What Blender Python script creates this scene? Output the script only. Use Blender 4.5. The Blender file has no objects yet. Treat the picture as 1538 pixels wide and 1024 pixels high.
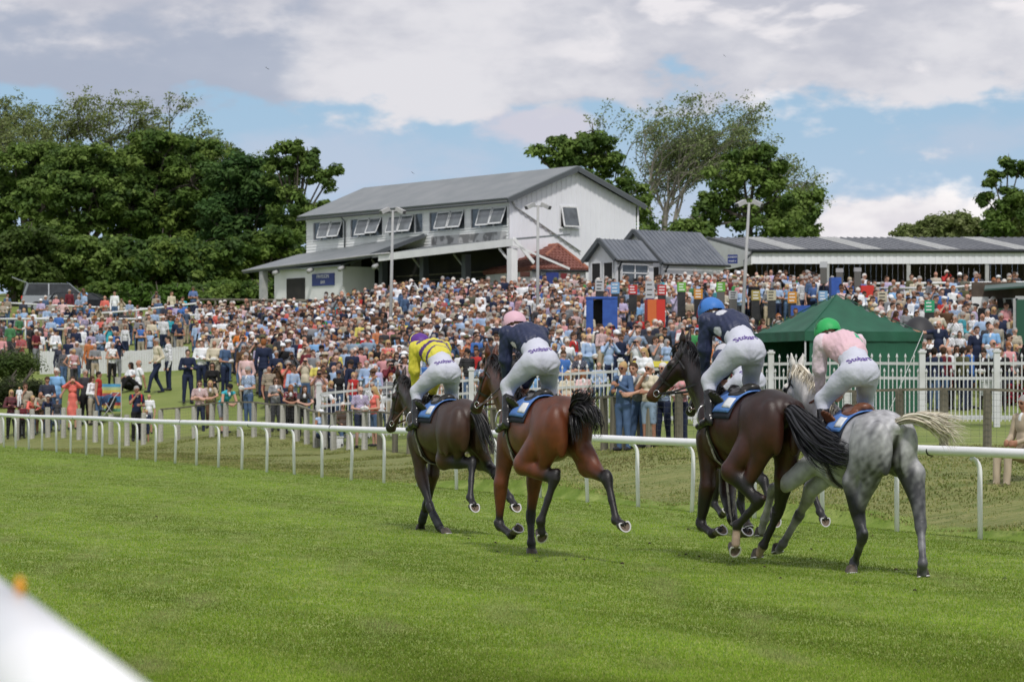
import bpy, math, random
import numpy as np
from mathutils import Vector, Matrix
from mathutils.bvhtree import BVHTree

# ---------------------------------------------------------------- camera, sky, sun, exposure
scene = bpy.context.scene
F, CX, HY, CZ = 4300.0, 769.0, 590.0, 1.82          # focal length in photo pixels, optical axis, horizon row, eye height
cam_d = bpy.data.cameras.new('camera')
cam = bpy.data.objects.new('camera', cam_d)
scene.collection.objects.link(cam)
cam.location = (0, 0, CZ)
cam.rotation_euler = (math.radians(90), 0, 0)
cam_d.sensor_width = 36.0
cam_d.lens = F / 1538 * 36
cam_d.shift_y = (HY - 512) / 1538
cam_d.clip_start = 0.1
cam_d.clip_end = 6000
cam_d.dof.use_dof = True
cam_d.dof.focus_distance = 31.5
cam_d.dof.aperture_fstop = 6.3
scene.camera = cam

SUN_EL, SUN_AZ = math.radians(52), math.radians(172)   # azimuth clockwise from +Y : behind the camera, a little to its right
world = bpy.data.worlds.new('World')
scene.world = world
world.use_nodes = True
wt = world.node_tree
for n in list(wt.nodes): wt.nodes.remove(n)
WN = lambda t: wt.nodes.new(t)
def wl(a, b): wt.links.new(a, b)
def wmath(op, a, b=None, c=None, clamp=False):
    n = WN('ShaderNodeMath'); n.operation = op; n.use_clamp = clamp
    for i, v in enumerate((a, b, c)):
        if v is None: continue
        if isinstance(v, (int, float)): n.inputs[i].default_value = v
        else: wl(v, n.inputs[i])
    return n.outputs[0]
def wsmooth(x, lo, hi):
    n = WN('ShaderNodeMapRange'); n.interpolation_type = 'SMOOTHSTEP'
    wl(x, n.inputs[0]); n.inputs[1].default_value = lo; n.inputs[2].default_value = hi
    return n.outputs[0]
def wmix(f, a, b):
    n = WN('ShaderNodeMix'); n.data_type = 'RGBA'
    if isinstance(f, (int, float)): n.inputs[0].default_value = f
    else: wl(f, n.inputs[0])
    for i, v in ((6, a), (7, b)):
        if isinstance(v, tuple): n.inputs[i].default_value = (*v, 1)
        else: wl(v, n.inputs[i])
    return n.outputs[2]
sky = WN('ShaderNodeTexSky'); sky.sky_type = 'NISHITA'; sky.sun_disc = False
sky.sun_elevation = SUN_EL; sky.sun_rotation = SUN_AZ
sky.air_density = 1.2; sky.dust_density = 1.0; sky.ozone_density = 2.0
geo = WN('ShaderNodeTexCoord')
sep = WN('ShaderNodeSeparateXYZ'); wl(geo.outputs['Generated'], sep.inputs[0])
az = wmath('ARCTAN2', sep.outputs[0], sep.outputs[1])
el = wmath('ARCSINE', sep.outputs[2])
cmb = WN('ShaderNodeCombineXYZ'); wl(az, cmb.inputs[0]); wl(wmath('MULTIPLY', el, 2.1), cmb.inputs[1])
def wnoise(scale, detail, seed, rough=0.55, dist=0.0):
    m = WN('ShaderNodeMapping'); m.inputs['Location'].default_value = (seed, seed * .7, seed * .3)
    wl(cmb.outputs[0], m.inputs[0])
    n = WN('ShaderNodeTexNoise'); n.inputs['Scale'].default_value = scale
    n.inputs['Detail'].default_value = detail; n.inputs['Roughness'].default_value = rough
    n.inputs['Distortion'].default_value = dist
    wl(m.outputs[0], n.inputs['Vector']); return n.outputs[0]
n_big = wnoise(14, 6, 3.1, .5); n_mid = wnoise(34, 7, 7.7, .55); n_sh = wnoise(9, 5, 5.2, .5)
def blob(a0, e0, ra, re):        # a soft cloud of its own at azimuth a0, elevation e0
    x = wmath('DIVIDE', wmath('SUBTRACT', az, a0), ra); y = wmath('DIVIDE', wmath('SUBTRACT', el, e0), re)
    r = wmath('SQRT', wmath('ADD', wmath('MULTIPLY', x, x), wmath('MULTIPLY', y, y)))
    return wmath('SUBTRACT', 1.0, r)
wob = wmath('ADD', wmath('MULTIPLY', wmath('SUBTRACT', n_big, .5), .07), wmath('MULTIPLY', wmath('SUBTRACT', n_mid, .5), .055))
elw = wmath('ADD', el, wob)
deck = wsmooth(elw, .094, .106)                                   # the deck that fills the upper sky
def bmask(a0, e0, ra, re, amp=2.2, lo=-.1, hi=.35):
    b = wmath('ADD', blob(a0, e0, ra, re), wmath('MULTIPLY', wmath('SUBTRACT', n_mid, .5), amp))
    return wsmooth(b, lo, hi)
c1 = bmask(.136, .056, .040, .017, 2.0)        # bright cumulus low over the shed
c2 = bmask(.012, .0935, .024, .0075, 1.6)      # small pink one left of the leaning tree
c3 = bmask(-.075, .078, .085, .020, 1.8, .1, .8)  # veil behind the left trees
c4 = bmask(.165, .088, .05, .012, 2.0, .1, .9)
c5 = bmask(.055, .058, .04, .03, 1.2, -.1, 1.2)
shade = wsmooth(wmath('ADD', wmath('MULTIPLY', n_sh, .6), wmath('MULTIPLY', n_mid, .4)), .38, .60)
# the slab at upper left is a darker blue grey
slab = wmath('MULTIPLY', wsmooth(wmath('ADD', az, wmath('MULTIPLY', wob, .35)), -.066, -.082), wsmooth(elw, .135, .118), clamp=True)
cl_col = wmix(shade, (5.0, 5.05, 5.7), (7.2, 7.05, 7.35))
cl_col = wmix(wmath('MULTIPLY', slab, .8), cl_col, (3.5, 3.95, 5.0))
hi_bits = wsmooth(wnoise(22, 7, 11.4, .5, .3), .56, .66)
cl_col = wmix(wmath('MULTIPLY', wmath('MULTIPLY', hi_bits, wsmooth(az, -.02, .05)), .8), cl_col, (8.6, 8.2, 8.3))
lp_sky = wmix(.78, sky.outputs[0], (3.0, 4.7, 6.7))
haze_s = wmix(wsmooth(el, .11, .02), lp_sky, (4.6, 5.6, 7.2))
c = wmix(wmath('MULTIPLY', c3, .40), haze_s, (5.6, 5.6, 6.6))
c = wmix(wmath('MULTIPLY', c4, .3), c, (5.8, 5.6, 6.4))
c = wmix(wmath('MULTIPLY', c5, .35), c, (6.2, 6.0, 6.8))
c = wmix(wmath('MULTIPLY', c2, .75), c, (6.4, 5.9, 6.5))
c = wmix(wmath('MULTIPLY', c1, .95), c, wmix(shade, (6.4, 6.1, 6.6), (9.4, 9.0, 8.9)))
c = wmix(wmath('MULTIPLY', deck, .95), c, cl_col)
bg = WN('ShaderNodeBackground'); bg.inputs[1].default_value = 0.10
wl(c, bg.inputs[0])
wo = WN('ShaderNodeOutputWorld'); wl(bg.outputs[0], wo.inputs[0])

sun_d = bpy.data.lights.new('sun', 'SUN'); sun_d.energy = 2.3; sun_d.angle = math.radians(6)
sun_d.color = (1.0, .96, .9)
sun = bpy.data.objects.new('sun', sun_d); scene.collection.objects.link(sun)
sd = Vector((math.sin(SUN_AZ) * math.cos(SUN_EL), math.cos(SUN_AZ) * math.cos(SUN_EL), math.sin(SUN_EL)))
sun.rotation_euler = sd.to_track_quat('Z', 'Y').to_euler()
scene.view_settings.view_transform = 'Standard'
scene.view_settings.look = 'None'
scene.view_settings.gamma = 1.0
scene.view_settings.exposure = 0.12
scene.cycles.max_bounces = 5
scene.cycles.transparent_max_bounces = 6

# ---------------------------------------------------------------- helpers
rnd = random.Random(11)
rg = np.random.default_rng(7)
V = Vector
def at(px, py, d):                       # a photo pixel at distance d becomes a point of the place
    return V(((px - CX) / F * d, d, CZ + (HY - py) / F * d))
def pix(x, y, z): return CX + F * x / y, HY - F * (z - CZ) / y
def lin(r, g, b):
    f = lambda c: (c / 255 / 12.92) if c <= 10 else ((c / 255 + .055) / 1.055) ** 2.4
    return (f(r), f(g), f(b))

def mat(name, col, rough=.6, col2=None, nscale=6.0, bump=0.0, bscale=40.0, metal=0.0, attr=None, spec=.5,
        detail=4, transl=0.0, stretch=None, contrast=(.35, .65), emit=None):
    m = bpy.data.materials.new(name); m.use_nodes = True
    t = m.node_tree; N = t.nodes; L = t.links
    b = N['Principled BSDF']
    b.inputs['Roughness'].default_value = rough
    b.inputs['Metallic'].default_value = metal
    b.inputs['Specular IOR Level'].default_value = spec
    tc = N.new('ShaderNodeTexCoord')
    vec = tc.outputs['Object']
    if stretch:
        mp = N.new('ShaderNodeMapping'); mp.inputs['Scale'].default_value = stretch
        L.new(vec, mp.inputs[0]); vec = mp.outputs[0]
    if attr:
        a = N.new('ShaderNodeAttribute'); a.attribute_name = attr
        src = a.outputs['Color']
        if col2:                         # break the coat or cloth colour up a little
            nz = N.new('ShaderNodeTexNoise'); nz.inputs['Scale'].default_value = nscale; nz.inputs['Detail'].default_value = detail
            L.new(vec, nz.inputs['Vector'])
            mr = N.new('ShaderNodeMapRange'); mr.inputs[1].default_value = .3; mr.inputs[2].default_value = .7
            mr.inputs[3].default_value = col2[0]; mr.inputs[4].default_value = col2[1]
            L.new(nz.outputs[0], mr.inputs[0])
            mx = N.new('ShaderNodeVectorMath'); mx.operation = 'SCALE'
            L.new(src, mx.inputs[0]); L.new(mr.outputs[0], mx.inputs['Scale']); src = mx.outputs[0]
        L.new(src, b.inputs['Base Color'])
    elif col2:
        nz = N.new('ShaderNodeTexNoise'); nz.inputs['Scale'].default_value = nscale; nz.inputs['Detail'].default_value = detail
        L.new(vec, nz.inputs['Vector'])
        mr = N.new('ShaderNodeMapRange'); mr.inputs[1].default_value, mr.inputs[2].default_value = contrast
        L.new(nz.outputs[0], mr.inputs[0])
        mx = N.new('ShaderNodeMix'); mx.data_type = 'RGBA'
        L.new(mr.outputs[0], mx.inputs[0]); mx.inputs[6].default_value = (*col, 1); mx.inputs[7].default_value = (*col2, 1)
        L.new(mx.outputs[2], b.inputs['Base Color'])
    else:
        b.inputs['Base Color'].default_value = (*col, 1)
    if bump:
        nb = N.new('ShaderNodeTexNoise'); nb.inputs['Scale'].default_value = bscale; nb.inputs['Detail'].default_value = 3
        L.new(vec, nb.inputs['Vector'])
        bm = N.new('ShaderNodeBump'); bm.inputs['Strength'].default_value = min(1, bump); bm.inputs['Distance'].default_value = .02 * max(1, bump)
        L.new(nb.outputs[0], bm.inputs['Height']); L.new(bm.outputs[0], b.inputs['Normal'])
    if transl:
        tr = N.new('ShaderNodeBsdfTranslucent'); ms = N.new('ShaderNodeMixShader'); ms.inputs[0].default_value = transl
        src = b.inputs['Base Color']
        if src.is_linked: L.new(src.links[0].from_socket, tr.inputs[0])
        else: tr.inputs[0].default_value = (*col, 1)
        o = N['Material Output']
        L.new(b.outputs[0], ms.inputs[1]); L.new(tr.outputs[0], ms.inputs[2]); L.new(ms.outputs[0], o.inputs[0])
    return m

def tag(o, label=None, cat=None, group=None, kind=None):
    if label: o['label'] = label
    if cat: o['category'] = cat
    if group: o['group'] = group
    if kind: o['kind'] = kind
    return o
def empty(name, loc=(0, 0, 0), rz=0, label=None, cat=None, group=None, kind=None):
    o = bpy.data.objects.new(name, None); scene.collection.objects.link(o)
    o.location = loc; o.rotation_euler = (0, 0, rz)
    return tag(o, label, cat, group, kind)
def link_mesh(name, me, m=None, parent=None):
    o = bpy.data.objects.new(name, me); scene.collection.objects.link(o)
    if m is not None:
        for mm in (m if isinstance(m, (list, tuple)) else [m]): me.materials.append(mm)
    if parent: o.parent = parent
    return o
def np_mesh(name, verts, faces, smooth=False, col=None):
    """faces: (n,3) or (n,4) integer array; col: per-vertex rgb"""
    verts = np.asarray(verts, dtype=np.float32); faces = np.asarray(faces, dtype=np.int32)
    me = bpy.data.meshes.new(name); k = faces.shape[1]; n = len(faces)
    me.vertices.add(len(verts)); me.vertices.foreach_set('co', verts.ravel())
    me.loops.add(n * k); me.loops.foreach_set('vertex_index', faces.ravel())
    me.polygons.add(n); me.polygons.foreach_set('loop_start', np.arange(0, n * k, k, dtype=np.int32))
    if smooth: me.polygons.foreach_set('use_smooth', np.ones(n, dtype=bool))
    me.update(calc_edges=True)
    if col is not None:
        a = me.color_attributes.new('Col', 'FLOAT_COLOR', 'POINT')
        c4 = np.ones((len(verts), 4), dtype=np.float32); c4[:, :3] = col
        a.data.foreach_set('color', c4.ravel())
    return me
class MB:
    def __init__(s): s.v = []; s.f = []; s.mi = []; s.cur = 0
    def add(s, vs, fs):
        b = len(s.v); s.v += [tuple(v) for v in vs]; s.f += [tuple(b + i for i in f) for f in fs]; s.mi += [s.cur] * len(fs); return s
    def box(s, lo, hi):
        x0, y0, z0 = lo; x1, y1, z1 = hi
        return s.add([(x0,y0,z0),(x1,y0,z0),(x1,y1,z0),(x0,y1,z0),(x0,y0,z1),(x1,y0,z1),(x1,y1,z1),(x0,y1,z1)],
                     [(0,3,2,1),(4,5,6,7),(0,1,5,4),(1,2,6,5),(2,3,7,6),(3,0,4,7)])
    def beam(s, a, b, w, h, up=(0, 0, 1), bev=0):      # rectangular bar from a to b
        a = V(a); b = V(b); d = (b - a).normalized(); up = V(up)
        if abs(d.dot(up)) > .99: up = V((1, 0, 0))
        x = d.cross(up).normalized(); y = x.cross(d).normalized()
        p = []
        for e in (a, b):
            for sx, sy in ((-1,-1),(1,-1),(1,1),(-1,1)): p.append(e + x * sx * w / 2 + y * sy * h / 2)
        return s.add(p, [(3,2,1,0),(4,5,6,7),(0,1,5,4),(1,2,6,5),(2,3,7,6),(3,0,4,7)])
    def tube(s, pts, r, n=8, caps=True):
        pts = [V(p) for p in pts]; rs = r if isinstance(r, (list, tuple)) else [r] * len(pts)
        vs = []; prev = None
        for i, p in enumerate(pts):
            d = (pts[min(i + 1, len(pts) - 1)] - pts[max(i - 1, 0)]).normalized()
            if prev is None:
                u = d.cross(V((0, 0, 1)))
                if u.length < .05: u = d.cross(V((1, 0, 0)))
            else: u = prev - d * prev.dot(d)
            u.normalize(); prev = u; w = d.cross(u)
            for k in range(n):
                t = 2 * math.pi * k / n; vs.append(p + (u * math.cos(t) + w * math.sin(t)) * rs[i])
        fs = []
        for i in range(len(pts) - 1):
            for k in range(n):
                k2 = (k + 1) % n; fs.append((i*n+k, i*n+k2, (i+1)*n+k2, (i+1)*n+k))
        if caps: fs += [tuple(reversed(range(n))), tuple(range((len(pts)-1)*n, len(pts)*n))]
        return s.add(vs, fs)
    def slab(s, pts, t, dirn=None):                    # polygon given thickness t (downwards along its normal, or along dirn)
        pts = [V(p) for p in pts]; n = (pts[1] - pts[0]).cross(pts[2] - pts[1]).normalized()
        dd = V(dirn).normalized() if dirn is not None else n
        k = len(pts); vs = pts + [p - dd * t for p in pts]
        fs = [tuple(range(k)), tuple(reversed(range(k, 2 * k)))] + [(i, i + k, (i + 1) % k + k, (i + 1) % k) for i in range(k)]
        return s.add(vs, fs)
    def mesh(s, name, smooth=False):
        me = bpy.data.meshes.new(name); me.from_pydata(s.v, [], s.f)
        if any(s.mi): me.polygons.foreach_set('material_index', s.mi)
        if smooth: me.polygons.foreach_set('use_smooth', [True] * len(s.f))
        me.update(); return me
    def build(s, name, m, parent=None, smooth=False): return link_mesh(name, s.mesh(name, smooth), m, parent)

# ---- implicit bodies: primitives blended smoothly, meshed with surface nets
def C_(lab, p0, p1, r0, r1, sy=1.0): return ('c', lab, np.array(p0, float), np.array(p1, float), r0, r1, sy)
def E_(lab, c, r, pitch=0.0, yaw=0.0, roll=0.0):
    R = np.array(Matrix.Rotation(math.radians(yaw), 3, 'Z') @ Matrix.Rotation(math.radians(pitch), 3, 'Y') @ Matrix.Rotation(math.radians(roll), 3, 'X'))
    return ('e', lab, np.array(c, float), np.array(r, float), R)
def p_eval(p, P):
    if p[0] == 'c':
        _, _, a, b, r0, r1, sy = p
        s = np.array([1, 1 / sy, 1]); a = a * s; b = b * s; Q = P * s
        ab = b - a; L2 = max(ab @ ab, 1e-9)
        t = np.clip((Q - a) @ ab / L2, 0, 1)
        return (np.sqrt(((Q - a - t[..., None] * ab) ** 2).sum(-1)) - (r0 + (r1 - r0) * t)) * (1 if sy >= 1 else (1 + sy) / 2)
    _, _, c, r, R = p
    Q = (P - c) @ R
    k0 = np.sqrt(((Q / r) ** 2).sum(-1)); k1 = np.sqrt(((Q / r ** 2) ** 2).sum(-1)) + 1e-9
    return k0 * (k0 - 1) / k1
def p_box(p):
    if p[0] == 'c':
        m = max(p[4], p[5]); return np.minimum(p[2], p[3]) - m, np.maximum(p[2], p[3]) + m
    m = p[3].max(); return p[2] - m, p[2] + m
def organic(prims, h, k=.02, grow=0.0):
    los, his = zip(*[p_box(p) for p in prims])
    lo = np.min(los, 0) - 4 * h - grow; hi = np.max(his, 0) + 4 * h + grow
    n = np.ceil((hi - lo) / h).astype(int) + 1
    S = np.zeros(n, dtype=np.float64); mg = 7 * k + 2 * h
    ax = [lo[i] + h * np.arange(n[i]) for i in range(3)]
    for p, l, u in zip(prims, los, his):
        i0 = np.maximum(((l - mg - lo) / h).astype(int), 0); i1 = np.minimum(((u + mg - lo) / h).astype(int) + 2, n)
        g = np.stack(np.meshgrid(ax[0][i0[0]:i1[0]], ax[1][i0[1]:i1[1]], ax[2][i0[2]:i1[2]], indexing='ij'), -1)
        d = p_eval(p, g)
        S[i0[0]:i1[0], i0[1]:i1[1], i0[2]:i1[2]] += np.exp(-np.clip(d, -40 * k, 40 * k) / k)
    f = -k * np.log(S + 1e-12) - grow
    ins = f < 0
    # cells with a crossing
    def cor(a, i, j, l): return a[i:a.shape[0]-1+i, j:a.shape[1]-1+j, l:a.shape[2]-1+l]
    cs = [(i, j, l) for i in (0, 1) for j in (0, 1) for l in (0, 1)]
    cnt = sum(cor(ins, *c).astype(np.int8) for c in cs)
    act = (cnt > 0) & (cnt < 8)
    ids = -np.ones(act.shape, dtype=np.int64); idx = np.argwhere(act); ids[act] = np.arange(len(idx))
    acc = np.zeros((len(idx), 3)); num = np.zeros(len(idx))
    for a_ in cs:
        for axis in range(3):
            if a_[axis]: continue
            b_ = list(a_); b_[axis] = 1
            fa = f[idx[:, 0] + a_[0], idx[:, 1] + a_[1], idx[:, 2] + a_[2]]; fb = f[idx[:, 0] + b_[0], idx[:, 1] + b_[1], idx[:, 2] + b_[2]]
            m = (fa < 0) != (fb < 0)
            t = np.where(m, fa / np.where(m, fa - fb, 1), 0)
            pt = np.tile(np.array(a_, float), (len(idx), 1)); pt[:, axis] += t
            acc += pt * m[:, None]; num += m
    verts = lo + h * (idx + acc / num[:, None])
    faces = []
    for axis in range(3):
        o1, o2 = [(1, 2), (2, 0), (0, 1)][axis]
        sl0 = [slice(None)] * 3; sl1 = [slice(None)] * 3
        sl0[axis] = slice(0, -1); sl1[axis] = slice(1, None)
        A = ins[tuple(sl0)]; B = ins[tuple(sl1)]
        e = np.argwhere(A != B)
        ok = (e[:, o1] > 0) & (e[:, o2] > 0) & (e[:, o1] < ins.shape[o1] - 1) & (e[:, o2] < ins.shape[o2] - 1); e = e[ok]
        flip = B[tuple(e.T)]
        q = []
        for d1, d2 in ((0, 0), (1, 0), (1, 1), (0, 1)):
            c = e.copy(); c[:, o1] -= d1; c[:, o2] -= d2; q.append(ids[tuple(c.T)])
        q = np.stack(q, 1); q[flip] = q[flip][:, ::-1]
        faces.append(q)
    return verts, np.concatenate(faces)
def labels_of(prims, verts, soft=None):
    D = np.stack([p_eval(p, verts) for p in prims], 1)
    return np.array([p[1] for p in prims], dtype=object)[D.argmin(1)], D
def vnormals(v, f):
    n = np.zeros_like(v); c = np.cross(v[f[:, 2]] - v[f[:, 0]], v[f[:, 3]] - v[f[:, 1]])
    for i in range(4): np.add.at(n, f[:, i], c)
    return n / (np.linalg.norm(n, axis=1)[:, None] + 1e-12)
def wnoise3(P, s, seed=0):               # cheap smooth noise, about -1..1
    r = np.random.default_rng(seed); o = 0
    for i in range(5):
        k = r.normal(size=3); k /= np.linalg.norm(k); o = o + np.sin(P @ k * s * (1 + .35 * i) + r.uniform(0, 6.28) + 1.3 * np.sin(P @ np.roll(k, 1) * s * .6))
    return o / 3.2
# ---------------------------------------------------------------- the ground
RX0 = 19.25; RD = (-.3536, .9354); RN = (.9354, .3536)       # running rail: origin on X axis, direction, normal
def rail_pt(t, u=0.0): return RX0 + RD[0] * t + RN[0] * u, RD[1] * t + RN[1] * u
COLS = [
 (-400, [(150,0),(165,0),(176,1.4),(196,4),(215,6.6),(260,9),(500,16)]),
 (0,    [(97,0),(105,0),(113,1.2),(126,2.6),(150,4.4),(172,6.9),(220,9.5),(500,16)]),
 (205,  [(78,0),(99,0),(105,1.35),(120,2.4),(150,4.8),(172,6.9),(220,9),(500,16)]),
 (480,  [(62,0),(87,0),(95,.9),(110,2.4),(128,4.1),(145,5.6),(180,7.5),(500,14)]),
 (600,  [(58,0),(62,.03),(80,.12),(86,.42),(95,1.2),(110,2.8),(127,4.95),(133,5.4),(170,6.6),(500,14)]),
 (980,  [(45.6,0),(48,.16),(52,.6),(55,.74),(80,.85),(90,1.7),(105,3.1),(120,4.7),(131,5.6),(170,7.0),(500,14)]),
 (1400, [(37.3,0),(38.6,.13),(42,.56),(46,.75),(60,.78),(74,.96),(84,1.6),(100,3.3),(115,4.6),(130,5.8),(170,7.2),(500,14)]),
 (1900, [(31.4,0),(32.6,.13),(36,.56),(41,.75),(60,.8),(74,1.0),(84,1.6),(100,3.3),(115,4.7),(130,6.3),(170,7.4),(500,14)]),
]
def ground_z(X, Y):
    X = np.asarray(X, float); Y = np.asarray(Y, float)
    p = np.clip(CX + F * X / np.maximum(Y, 1), COLS[0][0], COLS[-1][0])
    zs = np.stack([np.interp(Y, [a for a, b in c], [b for a, b in c]) for _, c in COLS])
    xs = np.array([c[0] for c in COLS], float)
    i = np.clip(np.searchsorted(xs, p) - 1, 0, len(xs) - 2)
    w = (p - xs[i]) / (xs[i + 1] - xs[i]); w = np.clip(w, 0, 1)
    z = np.take_along_axis(zs, i[None], 0)[0] * (1 - w) + np.take_along_axis(zs, i[None] + 1, 0)[0] * w if zs.ndim > 1 else zs[i] * (1 - w) + zs[i + 1] * w
    u = (X - RX0) * RN[0] + Y * RN[1]
    far = np.clip((Y - 500) / 1500, 0, 1) * 10
    return np.where((u > .35) & (Y > 20), z + far, 0.0)
def gz(x, y): return float(ground_z(np.array([x]), np.array([y]))[0])

def ground_material():
    m = bpy.data.materials.new('turf'); m.use_nodes = True
    t = m.node_tree; N = t.nodes; L = t.links; b = N['Principled BSDF']
    b.inputs['Roughness'].default_value = .8; b.inputs['Specular IOR Level'].default_value = .2
    tc = N.new('ShaderNodeTexCoord')
    rot = N.new('ShaderNodeMapping'); rot.vector_type = 'TEXTURE'; rot.inputs['Rotation'].default_value = (0, 0, math.radians(20.7))
    L.new(tc.outputs['Object'], rot.inputs[0])
    def nz(scale, det, vec=tc.outputs['Object'], st=None):
        if st:
            mp = N.new('ShaderNodeMapping'); mp.inputs['Scale'].default_value = st; L.new(vec, mp.inputs[0]); vec = mp.outputs[0]
        n = N.new('ShaderNodeTexNoise'); n.inputs['Scale'].default_value = scale; n.inputs['Detail'].default_value = det
        L.new(vec, n.inputs['Vector']); return n.outputs[0]
    def ramp(x, lo, hi):
        r = N.new('ShaderNodeMapRange'); r.inputs[1].default_value = lo; r.inputs[2].default_value = hi; L.new(x, r.inputs[0]); return r.outputs[0]
    def mix(f, a, bb):
        x = N.new('ShaderNodeMix'); x.data_type = 'RGBA'
        if isinstance(f, float): x.inputs[0].default_value = f
        else: L.new(f, x.inputs[0])
        for i, v in ((6, a), (7, bb)):
            if isinstance(v, tuple): x.inputs[i].default_value = (*v, 1)
            else: L.new(v, x.inputs[i])
        return x.outputs[2]
    turf = mix(ramp(nz(.5, 6, rot.outputs[0], (3, .8, 1)), .38, .62), (.115, .185, .020), (.15, .225, .030))
    turf = mix(ramp(nz(1.6, 6, rot.outputs[0], (2.2, 1, 1)), .42, .68), turf, (.25, .31, .08))
    turf = mix(ramp(nz(14, 4), .5, .75), turf, (.10, .17, .02))
    rough = mix(ramp(nz(1.1, 7, rot.outputs[0], (1, 4, 1)), .38, .62), (.12, .155, .038), (.21, .22, .075))
    rough = mix(ramp(nz(5, 5, rot.outputs[0], (1, 3, 1)), .5, .75), rough, (.25, .235, .10))
    rough = mix(ramp(nz(9, 5), .58, .72), rough, (.08, .11, .025))
    lawn = mix(ramp(nz(.35, 6), .4, .6), (.15, .20, .045), (.21, .25, .07))
    za = N.new('ShaderNodeAttribute'); za.attribute_name = 'Col'
    sp = N.new('ShaderNodeSeparateColor'); L.new(za.outputs['Color'], sp.inputs[0])
    edge = N.new('ShaderNodeMath'); edge.operation = 'ADD'; L.new(sp.outputs[0], edge.inputs[0])
    e2 = N.new('ShaderNodeMath'); e2.operation = 'MULTIPLY_ADD'; L.new(nz(2.2, 5), e2.inputs[0]); e2.inputs[1].default_value = .8; e2.inputs[2].default_value = -.4
    L.new(e2.outputs[0], edge.inputs[1])
    c = mix(ramp(edge.outputs[0], .4, .6), turf, rough)
    c = mix(sp.outputs[1], c, lawn)
    L.new(c, b.inputs['Base Color'])
    bp = N.new('ShaderNodeBump'); bp.inputs['Strength'].default_value = .6; bp.inputs['Distance'].default_value = .03
    L.new(nz(30, 5), bp.inputs['Height']); L.new(bp.outputs[0], b.inputs['Normal'])
    return m
def build_ground():
    us = np.concatenate([np.array([-900, -400, -200, -120, -80, -60, -45]), np.arange(-35, -1, 2.0), np.arange(-1, 3, .25), np.arange(3, 12, .5), np.arange(12, 90, 2.0), np.array([90, 110, 140, 200, 300, 500, 900, 2500, 5000])])
    ts = np.concatenate([np.array([-1500, -400, -100, -40, 0]), np.arange(5, 130, 1.25), np.arange(130, 260, 5.0), np.array([280, 330, 400, 520, 700, 1200, 2500, 5000])])
    U, T = np.meshgrid(us, ts, indexing='ij')
    X = RX0 + RD[0] * T + RN[0] * U; Y = RD[1] * T + RN[1] * U
    Z = ground_z(X.ravel(), Y.ravel()).reshape(X.shape)
    rough_amp = np.clip((U - .8) / 2, 0, 1) * (U < 60)
    P = np.stack([X, Y, Z], -1).reshape(-1, 3)
    P[:, 2] += (wnoise3(P, 1.1, 3) * .03 * rough_amp.ravel())
    nu, nt = len(us), len(ts); I = np.arange(nu * nt).reshape(nu, nt)
    f = np.stack([I[:-1, :-1].ravel(), I[1:, :-1].ravel(), I[1:, 1:].ravel(), I[:-1, 1:].ravel()], 1)
    col = np.zeros((len(P), 3)); col[:, 0] = np.clip((U.ravel() - .1) / 1.0, 0, 1)
    pxs = CX + F * P[:, 0] / np.maximum(P[:, 1], 1)
    fence_y = np.interp(pxs, FENCE_PX, FENCE_D)
    col[:, 1] = np.clip((P[:, 1] - fence_y - 1) / 2.5, 0, 1)
    me = np_mesh('ground', P, f, True, col)
    o = link_mesh('ground', me, ground_material()); tag(o, 'broad green racecourse turf rising to a grassy bank', kind='structure')
FENCE_PX = [-600, 0, 205, 316, 449, 600, 800, 975, 1300, 1700, 2100]
FENCE_D = [170, 104, 98, 95, 90, 80, 65, 57, 55, 54, 53]
build_ground()

def blades(name, n, sampler, hrange, cols, label, lean=.35, w=.006, streak=0.0):
    P = sampler(n); n = len(P)
    hh = rg.uniform(*hrange, n); a = rg.uniform(0, 6.283, n); ln = rg.uniform(0, lean, n) * hh; la = rg.uniform(0, 6.283, n)
    dist = np.maximum(P[:, 1], 5); ww = w * (1 + dist / 40)
    dx = np.cos(a) * ww; dy = np.sin(a) * ww
    v = np.empty((n, 3, 3))
    v[:, 0] = P - np.stack([dx, dy, 0 * dx + .01], 1); v[:, 1] = P + np.stack([dx, dy, 0 * dx - .01], 1)
    v[:, 2] = P + np.stack([np.cos(la) * ln, np.sin(la) * ln, hh], 1)
    cc = np.array(cols)[rg.integers(0, len(cols), n)] * rg.uniform(.88, 1.12, n)[:, None]
    uu = (P[:, 0] - RX0) * RN[0] + P[:, 1] * RN[1]; tt = -(P[:, 0] - RX0) * RN[1] + P[:, 1] * RN[0]
    band = np.tanh(3 * np.sin(uu * 1.75 + .25 * np.sin(tt * .3))) * .14       # mowing bands along the track
    pat = wnoise3(np.stack([uu * 1.6, tt * .55, 0 * uu], 1), 1.4, 12); worn = np.clip(wnoise3(np.stack([uu * 2, tt * .8, 0 * uu], 1), 2.3, 31) - .35, 0, 1)
    cc = cc * (1 + band + .20 * pat + .08 * wnoise3(P, 3.5, 5))[:, None]; cc = cc * (1 - worn[:, None] * .6) + np.array([.30, .30, .14]) * worn[:, None] * .6
    if streak:                                                                  # raked, scuffed streaks running down the bank
        st = wnoise3(np.stack([uu * 1.1, (tt + uu * .8) * 3.2, 0 * uu], 1), 2.0, 41); dry = np.clip(wnoise3(P, .9, 17) * .8 + .1, 0, 1)[:, None]
        cc = cc * (1 + .30 * st)[:, None]; cc = cc * (1 - dry * .45) + np.array([.29, .25, .12]) * dry * .45
    hh *= (1 + .35 * pat) * np.clip((115 - P[:, 1]) / 55, .3, 1)
    me = np_mesh(name, v.reshape(-1, 3), np.arange(3 * n).reshape(n, 3), False, np.repeat(cc, 3, 0))
    # soft, upward normals would need custom data; a translucent blade reads the same
    o = link_mesh(name, me, M_blade); tag(o, label, kind='stuff'); return o
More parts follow.
